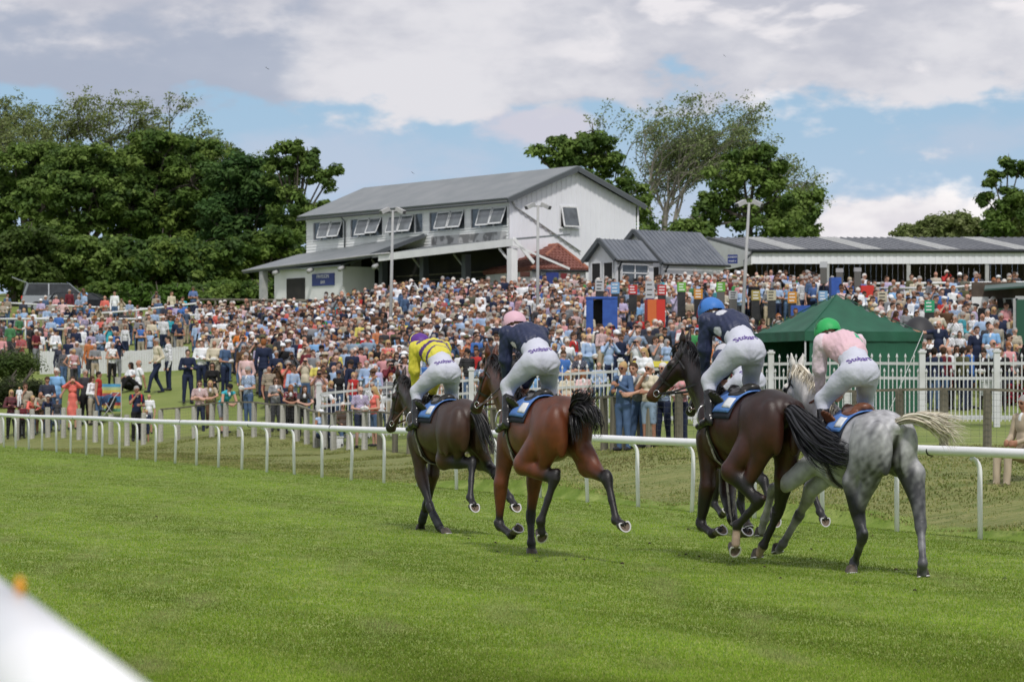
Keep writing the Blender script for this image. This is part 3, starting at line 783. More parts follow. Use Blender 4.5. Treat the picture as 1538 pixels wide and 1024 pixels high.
SPECS['h1'] = dict(O=(-.86, 37.1, 0), th=25, s=1.04, tz=.03, seed=1, tone=DARK, poll=(1.36,.02,1.90), nose=(1.56,.12,1.30),
 label='dark brown horse with bandaged forelegs, leading the field under the jockey in yellow',
 legs={"LH": [[-0.292, 0.158, 0.936], [-0.744, -0.026, 0.879], [-0.896, 0.069, 0.478], [-1.03, 0.067, 0.37]], "RH": [[-0.5, -0.253, 0.928], [-0.934, -0.262, 0.759], [-1.259, -0.299, 0.476], [-1.407, -0.31, 0.377]], "LF": [[0.552, 0.091, 0.725], [0.329, 0.069, 0.312], [0.122, 0.022, 0.061], [-0.032, -0.001, -0.007]], "RF": [[0.646, -0.105, 0.72], [0.845, -0.099, 0.308], [1.052, -0.132, 0.104], [1.134, -0.139, -0.011]]}, soles=dict(LH=(-.85,0,.35), RH=(-.8,0,.4), LF=(-.3,0,-.95), RF=(0,0,-1)), boots=('LF','RF'),
 tail=[([(-.80,0,1.5),(-.92,.0,1.5),(-1.02,-.05,1.35),(-1.10,-.10,1.10),(-1.2,-.15,.9)], 130, [.03,.05,.08,.08,.05], .007, .03, None)],
 reins=((.72,.10,1.70),(.72,-.10,1.70)))
SPECS['h2'] = dict(O=(.33, 31.8, 0), th=22, s=1.05, tz=.07, seed=2, tone=BAY, poll=(1.38,.02,2.08), nose=(1.64,.13,1.57),
 label='bright bay horse with a black tail flung upward, second in line behind the dark leader',
 legs={"LH": [[-0.217, 0.314, 0.988], [-0.608, 0.108, 0.85], [-0.519, 0.228, 0.406], [-0.498, 0.204, 0.239]], "RH": [[-0.757, -0.196, 0.995], [-1.192, -0.229, 0.849], [-1.36, -0.251, 0.44], [-1.519, -0.276, 0.392]], "LF": [[0.662, 0.203, 0.773], [0.741, 0.195, 0.31], [0.469, 0.157, 0.214], [0.353, 0.135, 0.291]], "RF": [[0.587, -0.162, 0.814], [0.696, -0.16, 0.393], [0.636, -0.143, 0.115], [0.613, -0.149, -0.021]]}, soles=dict(LH=(-.75,0,-.45), RH=(-.75,0,.3), LF=(-.55,0,.5), RF=(0,0,-1)),
 tail=[([(-.80,0,1.53),(-.90,.0,1.60),(-.97,-.03,1.66),(-1.02,-.10,1.70),(-1.10,-.16,1.83)], 190, [.03,.06,.09,.08,.03], .008, .04, None),
       ([(-.84,0,1.53),(-.98,-.02,1.56),(-1.08,-.08,1.52),(-1.12,-.12,1.40),(-1.10,-.12,1.26)], 190, [.03,.08,.11,.09,.04], .008, .04, None),
       ([(-.82,0,1.50),(-.92,.02,1.46),(-.97,.02,1.34),(-.98,.0,1.2)], 80, [.03,.06,.06,.03], .008, .03, None)],
 reins=((.74,.10,1.76),(.74,-.10,1.76)))
SPECS['h3'] = dict(O=(2.5, 30.4, 0.06), th=24, s=1.06, tz=.05, seed=3, tone=DARKBAY, poll=(1.28,.03,2.12), nose=(1.64,.27,1.64),
 label='very dark bay horse with its black tail streaming across the flank of the grey',
 legs={"LH": [[-0.254, 0.323, 0.897], [-0.542, 0.175, 0.588], [-0.203, 0.228, 0.353], [-0.178, 0.237, 0.101]], "RH": [[-0.494, -0.159, 0.838], [-0.25, -0.213, 0.479], [-0.047, -0.152, 0.132], [0.056, -0.14, 0.013]], "LF": [[0.588, 0.138, 0.725], [0.731, 0.146, 0.312], [0.452, 0.156, 0.236], [0.316, 0.13, 0.282]], "RF": [[0.641, -0.114, 0.658], [0.357, -0.022, 0.378], [0.503, -0.193, 0.234], [0.359, -0.192, 0.26]]}, soles=dict(LH=(-.9,0,-.35), RH=(-.2,0,-.95), LF=(-.6,0,.45), RF=(-.55,0,.5)), socks=('LH','RH'), sockcol=(.33,.24,.18),
 tail=[([(-.78,0,1.5),(-.95,0,1.47),(-1.15,-.04,1.32),(-1.40,-.10,1.15),(-1.64,-.18,1.06),(-1.82,-.24,1.03)], 330, [.03,.07,.11,.13,.12,.06], .008, .04, None),
       ([(-.80,0,1.48),(-.97,.0,1.38),(-1.14,-.03,1.18),(-1.36,-.08,1.02),(-1.58,-.15,.90)], 200, [.03,.07,.09,.10,.05], .008, .04, None)],
 reins=((.74,.10,1.78),(.74,-.10,1.78)), rein_m=M_leather)
SPECS['h4'] = dict(O=(3.55, 29.2, 0), th=19, s=1.02, tz=-.02, seed=4, tone=GREY, poll=(1.50,.0,2.0), nose=(1.82,.08,1.50),
 label='dapple grey horse with a pale cream tail, rearmost of the field at the right',
 legs={"LH": [[-0.291, 0.225, 0.915], [-0.372, 0.155, 0.364], [-0.088, 0.105, 0.104], [-0.162, 0.177, -0.003]], "RH": [[-0.755, -0.22, 0.989], [-0.867, -0.229, 0.485], [-1.036, -0.164, 0.132], [-0.985, -0.197, 0.006]], "LF": [[0.848, 0.384, 0.883], [1.312, 0.363, 0.786], [1.483, 0.378, 0.468], [1.593, 0.382, 0.295]], "RF": [[0.85, 0.121, 0.812], [1.233, 0.103, 0.509], [1.462, 0.181, 0.208], [1.633, 0.166, 0.115]]}, soles=dict(LH=(-.25,0,-.95), RH=(-.35,0,-.93), LF=(-.2,0,-1), RF=(-.3,0,-.95)), saddle_m=M_brown_l,
 tail=[([(-.80,0,1.50),(-.95,-.08,1.54),(-1.02,-.26,1.52),(-1.05,-.46,1.47),(-1.08,-.70,1.40)], 220, [.03,.045,.07,.11,.13], .006, .04, None),
       ([(-.95,-.08,1.53),(-1.02,-.25,1.49),(-1.04,-.42,1.38),(-1.06,-.52,1.22)], 120, [.03,.06,.08,.10], .006, .04, None)],
 reins=((.74,.10,1.74),(.74,-.10,1.74)), rein_m=M_brown_l)
_l5 = dict(LH=[[-.30,.18,.90],[-.72,.17,.70],[-.92,.17,.32],[-1.05,.17,.24]], RH=[[-.66,-.2,.92],[-1.08,-.24,.72],[-1.36,-.26,.36],[-1.50,-.26,.26]],
           LF=[[.60,.15,.82],[.78,.15,.40],[.52,.15,.26],[.40,.14,.32]], RF=[[.5,-.15,.8],[.62,-.15,.38],[.45,-.15,.18],[.38,-.15,.10]])
SPECS['h5'] = dict(O=(3.02, 36.2, 0), th=21, s=1.02, tz=0, seed=6, tone=BLACK, poll=(1.38,.0,2.05), nose=(1.72,.05,1.55),
 label='black horse almost wholly hidden between the dark bay and the grey, hind hooves lifted',
 legs=_l5, soles=dict(LH=(-.8,0,.1), RH=(-.85,0,.1), LF=(-.55,0,.5), RF=(-.4,0,-.8)),
 tail=[([(-.80,0,1.5),(-.90,.0,1.40),(-.95,.0,1.15),(-1.0,.0,.9)], 130, [.03,.05,.06,.05], .007, .03, None)],
 reins=((.72,.10,1.72),(.72,-.10,1.72)))
HORSES = {k: horse(s) for k, s in SPECS.items()}
# ---------------------------------------------------------------- jockeys
SKIN = (.56, .32, .24)
M_cloth = mat('cloth', (.5, .5, .5), .8, (.88, 1.08), 9, attr='Col', spec=.25, bump=.25, bscale=90)
M_breech = mat('breeches', (.56, .575, .67), .7, (.49, .50, .60), 5, spec=.2, bump=.3, bscale=30, contrast=(.4, .75))
M_silkm = mat('racing_silk', (.5, .5, .5), .5, attr='Col', spec=.35, bump=.35, bscale=30)
M_boot = mat('riding_boot', (.010, .010, .012), .22, (.02, .02, .022), 12, bump=.3, bscale=25)
M_skin = mat('skin', SKIN, .6, attr='Col', spec=.3)
M_purple = mat('purple_lettering', (.085, .03, .26), .6)
M_cap = mat('cap_cover', (.5, .5, .5), .5, attr='Col', spec=.3, bump=.2, bscale=30)

def finger_prims(wrist, fore_dir, palm_n, side, sc=1.0, curl=60, lab='hand', r=.0092):
    """palm, four fingers of unequal length with two bends, thumb from the side of the palm"""
    w = np.array(wrist, float); d = np.array(fore_dir, float); d /= np.linalg.norm(d)
    n = np.array(palm_n, float); n -= d * (n @ d); n /= np.linalg.norm(n); l = np.cross(n, d) * side
    P = [C_(lab, w, w + d * .04 * sc, .026 * sc, .030 * sc)]
    for i in range(4):
        P.append(C_(lab, w + d * .03 * sc + l * (-.014 + .0093 * i) * sc, w + d * .085 * sc + l * (-.031 + .0207 * i) * sc, .014 * sc, .0115 * sc))
    for i, L in enumerate((.062, .074, .070, .054)):
        b = w + d * .088 * sc + l * (-.033 + .022 * i) * sc; a = 0; q = b; rr = r * sc
        for j, fr in enumerate((.45, .32, .23)):
            a += math.radians(curl * (.75 if j == 0 else .9)); dd = d * math.cos(a) + n * math.sin(a)
            q2 = q + dd * L * fr * 1.1 * sc; P.append(C_(lab, q, q2, rr, rr * .92)); q = q2; rr *= .93
    tb = w + d * .028 * sc - l * .030 * sc; t1 = tb + (d * .55 - l * .65 + n * .5) * .035 * sc; t2 = t1 + (d * .8 + l * .1 + n * .6) * .032 * sc
    P += [C_(lab, tb, t1, .013 * sc, .011 * sc), C_(lab, t1, t2, .0105 * sc, .009 * sc)]
    return P

def head_prims(c, face, up, sc=1.0, hair=None, female=False, mouth=True, hairlong=0.0, hairback=.012, skinl='skin'):
    """face: forward unit vector; head centre c; height ~ .235"""
    f = np.array(face, float); f /= np.linalg.norm(f); u = np.array(up, float); u -= f * (u @ f); u /= np.linalg.norm(u); l = np.cross(u, f)
    M = np.stack([f, l, u], 1); g = lambda a, b, z: np.array(c) + (f * a + l * b + u * z) * sc
    def EE(lab, o, r): return ('e', lab, g(*o), np.array(r) * sc, M)
    P = [EE(skinl, (-.005, 0, .018), (.092, .073, .088)), EE(skinl, (.022, 0, -.042), (.062, .054, .068)), EE(skinl, (.052, 0, -.092), (.022, .024, .018)),
         C_(skinl, g(.082, 0, .012), g(.103, 0, -.022), .010 * sc, .014 * sc), EE(skinl, (.062, 0, .030), (.028, .055, .014))]
    for s in (1, -1):
        P += [EE(skinl, (-.004, s*.075, -.012), (.016, .008, .028)), EE('eye', (.076, s*.030, .006), (.012, .014, .008)), EE(skinl, (.058, s*.034, -.028), (.022, .02, .018))]
        P += [EE('brow', (.086, s*.030, .026), (.008, .018, .005))]
    P += [EE('lip', (.088, 0, -.058), (.010, .024, .007))]
    if hair:
        P += [EE('hair', (-.016, 0, .046), (.094, .086, .082)), EE('hair', (-.036, 0, -.005), (.068, .084, .080))]
        if hair == 'bald': P = P[:-2] + [EE('hair', (-.046, 0, -.01), (.060, .084, .058))]
        if hairlong:
            P += [EE('hair', (-.045, 0, -.07 - hairlong*.3), (.055, .088, .09 + hairlong*.35)), EE('hair', (.0, .066, -.04), (.05, .022, .09)), EE('hair', (.0, -.066, -.04), (.05, .022, .09))]
    return P, g, (f, l, u)

def body_layers(root, name, layers, body_prims, h, k, colf):
    """one continuous body mesh plus clothing meshes as children"""
    v, f = organic(body_prims, h, k); lab, D = labels_of(body_prims, v)
    o = link_mesh(name, np_mesh(name, v, f, True, colf(lab, v)), M_skin)
    return o

def jockey(key, spec):
    hs = HORSES[key]; S = SPECS[key]; tz = S.get('tz', 0)
    dx, dz = spec.get('dx', 0), spec.get('dz', 0) + tz
    P3 = lambda x, y, z: np.array([x + dx, y, z + dz])
    pel = P3(.04, 0, 2.02); waist = P3(.20, 0, 2.17); chest = P3(.40, 0, 2.27); neck = P3(.60, 0, 2.33)
    hd = P3(*spec.get('head', (.74, .02, 2.40)))
    jl = {}
    hips = {}
    legs = []
    for s in (1, -1):
        hip = P3(.06, s*.105, 2.00); knee = np.array([.36 + spec.get('kx', 0), s*.235, 1.74 + tz]); ank = np.array([.24, s*.30, 1.36 + tz + spec.get('fz', 0)]); toe = np.array([.44, s*.325, 1.27 + tz + spec.get('fz', 0)])
        sh = P3(.50, s*.20, 2.32); hand = np.array(S['reins'][0 if s > 0 else 1]) + np.array([-.05, 0, .03]); hand = hand if not spec.get('hands') else P3(*spec['hands'][0 if s > 0 else 1])
        # elbow from the two lengths, bent out and down
        L1_, L2_ = .285, .255; dv = hand - sh; dist = min(np.linalg.norm(dv), L1_ + L2_ - .01); dn = dv / np.linalg.norm(dv)
        a = (L1_**2 - L2_**2 + dist**2) / (2 * dist); hh = math.sqrt(max(L1_**2 - a*a, 1e-4)); hint = np.array([-.6, s*.7, -.1]); hint -= dn * (hint @ dn); hint /= np.linalg.norm(hint)
        elb = sh + dn * a + hint * hh
        legs.append((s, hip, knee, ank, toe, sh, elb, hand))
    # breeches
    B = [E_('b', pel + (.0, 0, .0), (.155, .165, .145), -35), E_('b', (pel + waist) / 2 + (0, 0, .01), (.15, .145, .13), -35), C_('b', waist, waist + (.06, 0, .03), .130, .125, 1.18)]
    for s, hip, knee, ank, toe, *_ in legs:
        B += [E_('b', pel + np.array([-.035, s*.078, -.012]), (.128, .105, .138), -20), C_('b', hip + (0, 0, -.01), knee, .120, .082), C_('b', knee, knee*.75 + ank*.25, .080, .064), E_('b', (hip*.6+knee*.4), (.12, .095, .10), 40)]
    v, f = organic(B, .012, .014); n = vnormals(v, f)
    # cloth wrinkles that fan from the crotch
    cr = pel + (-.02, 0, -.13); dr = v - cr; rr = np.linalg.norm(dr, axis=1)
    v = v + n * ((wnoise3(np.stack([np.arctan2(dr[:, 2], dr[:, 1]) * .10, rr * .3, v[:, 0] * .3], 1), 60, 4) * .006 + wnoise3(v * np.array([.6, 1, 1.6]), 24, 14) * .0022) * np.clip(rr / .1, 0, 1) * np.clip(1.5 - rr / .35, .35, 1))[:, None]
    bre_v, bre_f = v, f
    # silks
    T_ = [C_('t', waist + (.04, 0, .035), chest, .148, .160, 1.15), E_('t', chest + (.0, 0, .02), (.18, .205, .145), -20), C_('t', chest, neck + (-.05, 0, 0), .135, .075, 1.2), C_('t', neck + (-.07, 0, 0), neck + (.01, 0, .01), .07, .06)]
    for s, hip, knee, ank, toe, sh, elb, hand in legs:
        d2 = (hand - elb) / np.linalg.norm(hand - elb)
        T_ += [E_('t', sh + (-.01, -s*.01, 0), (.075, .075, .075)), C_('a', sh, elb, .080, .066), C_('a', elb, hand - d2*.05, .067, .048), C_('cuff', hand - d2*.055, hand - d2*.035, .040, .036)]
    v, f = organic(T_, .0125, .013); n = vnormals(v, f)
    v = v + n * (wnoise3(v, 22, 5) * .009 + wnoise3(v * np.array([1, 2, 1]), 45, 7) * .004)[:, None]
    lab, D = labels_of(T_, v)
    spine_t = (v - pel) @ ((neck - pel) / np.linalg.norm(neck - pel))
    col = spec['silk'](v - np.array([dx, 0, dz]), lab, spine_t, legs)
    sil = (v, f, col)
    # the body itself, one surface, a little inside the clothes
    hp_, g, fr = head_prims(hd, spec.get('face', (.80, .1, -.45)), (.5, 0, .85), 1.0)
    BD = list(hp_) + [C_('skin', neck, hd + (-.03, 0, -.04), .058, .052), C_('skin', chest, neck, .10, .06), C_('skin', pel, chest, .115, .12)]
    for s, hip, knee, ank, toe, sh, elb, hand in legs:
        d2 = (hand - elb) / np.linalg.norm(hand - elb)
        BD += [C_('skin', hip, knee, .085, .052), C_('skin', knee, ank, .052, .038), C_('skin', ank, toe, .038, .026), C_('skin', sh, elb, .045, .036), C_('skin', elb, hand - d2*.03, .036, .027), C_('skin', chest, sh, .08, .05)]
        BD += finger_prims(hand - d2*.045, d2*.8 + np.array([.3, 0, -.3]), (-.2, -s*1.0, -.5), s, 1.0, 62, 'glove' if spec.get('glove') else 'hand')
    v, f = organic(BD, .0105, .006); lab, D = labels_of(BD, v)
    c = np.tile(np.array(SKIN), (len(v), 1)); c[lab == 'eye'] = (.03, .02, .02); c[lab == 'brow'] = (.10, .06, .04); c[lab == 'lip'] = (.38, .15, .12); c[lab == 'glove'] = (.02, .02, .02)
    c *= (1 + .06 * wnoise3(v, 18, 3))[:, None]
    rootm = np_mesh('person', v, f, True, c)
    o = link_mesh('person', rootm, M_skin); tag(o, spec['label'], 'jockey', 'jockeys crouched over their horses')
    o.matrix_world = Matrix.Translation(V(S['O'])) @ Matrix.Rotation(math.radians(90 + S['th']), 4, 'Z') @ Matrix.Scale(S['s'], 4)
    b_o = link_mesh('breeches', np_mesh('breeches', bre_v, bre_f, True), M_breech, o)
    link_mesh('silks', np_mesh('silks', sil[0], sil[1], True, sil[2]), M_silkm, o)
    for s, hip, knee, ank, toe, *_ in legs:
        k2 = knee*.80 + ank*.20
        Q = [C_('x', k2, knee*.35+ank*.65, .064, .056), C_('x', knee*.35+ank*.65, ank, .056, .046), C_('x', ank + (-.02, 0, -.02), ank*.5+toe*.5 + (0, 0, -.012), .046, .040), C_('x', ank*.5+toe*.5 + (0, 0, -.012), toe, .042, .034), C_('x', ank + (-.035, 0, -.045), ank + (-.03, 0, -.05), .030, .028)]
        v, f = organic(Q, .011, .008); n = vnormals(v, f); v = v + n * (wnoise3(v, 30, 8) * .003)[:, None]
        bt = link_mesh('boot', np_mesh('boot', v, f, True), M_boot, o)
        a = ank*.45 + toe*.55; m = MB()
        m.tube([a + (0, q*.062, 0) if abs(q) < 1.01 else a for q in ()] or [a + np.array([0, .07*math.sin(t), .07 - .125*math.cos(t)*(.62 if math.cos(t) > 0 else 1)]) + np.array([0, 0, -.02]) for t in np.linspace(0, 6.283, 17)], .007, 6)
        m.build('stirrup', M_steel, o, True)
    # cap on the helmet: shell, peak, seam bands
    ff, ll, uu = fr; c0 = g(-.012, 0, .035)
    Mx = np.stack([ff, ll, uu], 1)
    H_ = [('e', 'cap', c0, np.array([.150, .130, .130]), Mx), ('e', 'cap', g(-.03, 0, .01), np.array([.130, .122, .10]), Mx)]
    v, f = organic(H_, .011, .010)
    loc = (v - c0) @ Mx
    keep = loc[:, 2] > -.062 - .35 * np.clip(loc[:, 0], 0, 1)
    f = f[keep[f].all(1)]
    used = np.unique(f); mp = -np.ones(len(v), int); mp[used] = np.arange(len(used)); v = v[used]; f = mp[f]; loc = loc[used]
    n = vnormals(v, f); v = v + n * (wnoise3(v, 26, 6) * .0035)[:, None]
    cap = link_mesh('cap', np_mesh('cap', v, f, True, spec['cap'](loc)), M_cap, o)
    m = MB(); m.add(*peak_geom(c0, ff, ll, uu)); m.build('peak', M_cap if 0 else M_peak(spec['peak']), cap, True)
    ws = [c0 + ll*.139*math.cos(t) + uu*.140*math.sin(t) - ff*.02 for t in np.linspace(.05, 3.09, 20)]
    strip(ws, .014, .006, ff).build('cap_band', M_peak(spec.get('band', (.02, .02, .02))), cap)
    # goggle strap and chin strap
    ws = [c0 + ff*.118*math.cos(t) + ll*.112*math.sin(t) - uu*.085 for t in np.linspace(.6, 5.68, 24)]
    strip(ws, .02, .006, uu).build('goggle_strap', M_leather, o)
    # wordmark across the seat of the breeches
    bvh = BVHTree.FromPolygons([tuple(q) for q in bre_v], [tuple(int(i) for i in q) for q in bre_f])
    txt('Stobart', .086, bvh, pel + np.array([.0, .030, .02]), S['th'], b_o, tilt=spec.get('tilt', -6), yaw=spec.get('tyaw', 0))
    return o
_pk = {}
def M_peak(c):
    c = tuple(c)
    if c not in _pk: _pk[c] = mat('cap_trim', c, .5)
    return _pk[c]
def peak_geom(c0, ff, ll, uu):
    vs = []; n = 13
    for lay, dz in ((0, 0), (1, -.008)):
        for i in range(n):
            t = math.radians(-62 + 124 * i / (n - 1)); a = c0 + ff*.132*math.cos(t) + ll*.122*math.sin(t) - uu*(.052 - dz)
            b = c0 + ff*(.132*math.cos(t) + .05*math.cos(t)) + ll*.122*math.sin(t) - uu*(.072 - dz); vs += [a, b]
    fs = [(2*i, 2*i+1, 2*i+3, 2*i+2) for i in range(n-1)] + [(2*n+2*i+2, 2*n+2*i+3, 2*n+2*i+1, 2*n+2*i) for i in range(n-1)] + [(2*i+1, 2*n+2*i+1, 2*n+2*i+3, 2*i+3) for i in range(n-1)]
    return vs, fs
def txt(s, size, bvh, center, th, parent, tilt=0, yaw=0):
    cu = bpy.data.curves.new('t', 'FONT'); cu.body = s; cu.size = size; cu.align_x = 'CENTER'; cu.offset = size * .014; cu.resolution_u = 3
    tmp = bpy.data.objects.new('t', cu); scene.collection.objects.link(tmp)
    bpy.context.view_layer.update()
    me = bpy.data.meshes.new_from_object(tmp.evaluated_get(bpy.context.evaluated_depsgraph_get()))
    bpy.data.objects.remove(tmp); bpy.data.curves.remove(cu)
    import bmesh
    bm = bmesh.new(); bm.from_mesh(me); bmesh.ops.triangulate(bm, faces=bm.faces)
    for _ in range(2):
        es = [e for e in bm.edges if e.calc_length() > size * .14]
        if es: bmesh.ops.subdivide_edges(bm, edges=es, cuts=1); bmesh.ops.triangulate(bm, faces=bm.faces)
    # seen from behind: text right = rider's right (-y); it faces backwards and up
    d = V((-.80, .0, .60)).normalized(); rt = V((0, -1, 0)); rt = Matrix.Rotation(math.radians(yaw), 3, 'Z') @ rt; d = Matrix.Rotation(math.radians(yaw), 3, 'Z') @ d
    rt = Matrix.Rotation(math.radians(-tilt), 3, d) @ rt; up = d.cross(rt)
    c = V(center)
    for v_ in bm.verts:
        p = c + rt * v_.co.x * .95 + up * v_.co.y * 1.15 + d * .4
        h = bvh.ray_cast(p, -d); v_.co = (h[0] + d * .006) if h[0] else p - d * .4
    bm.to_mesh(me); bm.free(); me.materials.clear()
    link_mesh('lettering', me, M_purple, parent)

def sk_yellow(v, lab, t, legs):
    c = np.tile(np.array((.62, .56, .06)), (len(v), 1)); pur = np.array((.07, .03, .16))
    body = (lab == 't')
    w = (np.sin((v[:, 0] + v[:, 2] * .35) * 46) > .38) & body & (v[:, 0] > .18); c[w] = pur
    dk = (lab == 'cuff'); c[dk] = (.05, .03, .08)
    return c
def sk_navy(spots):
    def f(v, lab, t, legs):
        c = np.tile(np.array((.022, .030, .075)), (len(v), 1))
        for (x, y, z, r, col) in spots: c[np.linalg.norm((v - np.array([x, y, z])) * np.array([1, 1, 1]), axis=1) < r] = col
        return c
    return f
def sk_pink(v, lab, t, legs):
    c = np.tile(np.array((.68, .46, .52)), (len(v), 1)); arm = (lab == 'a') | (lab == 'cuff')
    c[arm] = (.68, .56, .63)
    sq = (np.abs(v[:, 0] - .47) < .055) & (np.abs(v[:, 1] - .0) < .075) & (v[:, 2] > 2.3); c[sq] = (.03, .36, .17)
    s2 = (np.abs(v[:, 0] - .28) < .03) & (np.abs(v[:, 1] + .12) < .05) & (v[:, 2] > 2.2); c[s2] = (.05, .40, .22)
    return c
def sk_navy2(v, lab, t, legs):
    c = sk_navy([(.36, .10, 2.40, .055, (.55, .56, .62)), (.30, .20, 2.20, .065, (.5, .52, .58)), (.50, -.1, 2.42, .05, (.5, .52, .6))])(v, lab, t, legs)
    c[(v[:, 2] < 2.16) & (v[:, 0] > .30) & (lab == 't')] = (.45, .015, .02)
    return c
def cap_plain(c1, c2=None, fn=None):
    def f(loc):
        c = np.tile(np.array(c1), (len(loc), 1))
        if fn is not None: c[fn(loc)] = c2
        return c
    return f
jockey('h1', dict(silk=sk_yellow, cap=cap_plain((.10, .03, .24), (.72, .60, .10), lambda l: (np.abs(l[:, 0] - .02 - np.abs(l[:, 1]) * .5) < .018)), peak=(.10, .03, .24), band=(.62, .5, .08), glove=True, dx=-.0, dz=-.03, head=(.76, .03, 2.34),
  label='jockey in a yellow and purple hooped jersey with a purple and yellow cap'))
jockey('h2', dict(silk=sk_navy([(.46, .12, 2.40, .055, (.66, .45, .52)), (.54, -.02, 2.42, .045, (.7, .6, .66)), (.36, .19, 2.18, .05, (.6, .55, .6))]), cap=cap_plain((.66, .42, .50)), peak=(.66, .42, .50), band=(.02, .02, .025), dx=.0, dz=-.02,
  label='jockey in a navy jersey with pale pink spots and a pink cap'))
jockey('h3', dict(silk=sk_navy2, cap=cap_plain((.05, .18, .52)), peak=(.05, .18, .52), band=(.01, .03, .14), dx=.0, dz=.02, tyaw=-4,
  label='jockey in a navy and grey jersey with a bright blue cap'))
jockey('h4', dict(silk=sk_pink, cap=cap_plain((.03, .36, .10)), peak=(.03, .36, .10), band=(.01, .10, .03), dx=-.02, dz=.0, tyaw=-4,
  label='jockey in a pale pink jersey with a green square and a green cap'))
jockey('h5', dict(silk=sk_navy([]), cap=cap_plain((.5, .5, .55)), peak=(.5, .5, .55), dx=.0, dz=-.08, head=(.74, .02, 2.32),
  label='jockey hidden behind the blue-capped rider, only scraps of white breeches showing'))
# whips
def whip(k, a, b, label):
    S = SPECS[k]; M_ = Matrix.Translation(V(S['O'])) @ Matrix.Rotation(math.radians(90 + S['th']), 4, 'Z') @ Matrix.Scale(S['s'], 4)
    A = M_ @ V(a); B = M_ @ V(b); o = MB().tube([V((0,0,0)), (B-A)*.3, (B-A)], [.011, .008, .004], 6).build('riding_whip', M_leather, None, True); o.location = A
    m = MB(); d = (B - A); m.beam(d, d + d.normalized() * .08, .03, .004); m.build('flap', M_leather, o); tag(o, label, 'whip')
whip('h2', (.70, .13, 1.84), (.45, .50, 1.62), 'black riding whip held low in the left hand of the jockey in the pink cap')
whip('h4', (.70, .14, 1.76), (.50, .16, 2.28), 'black riding whip held upright by the jockey in the green cap')
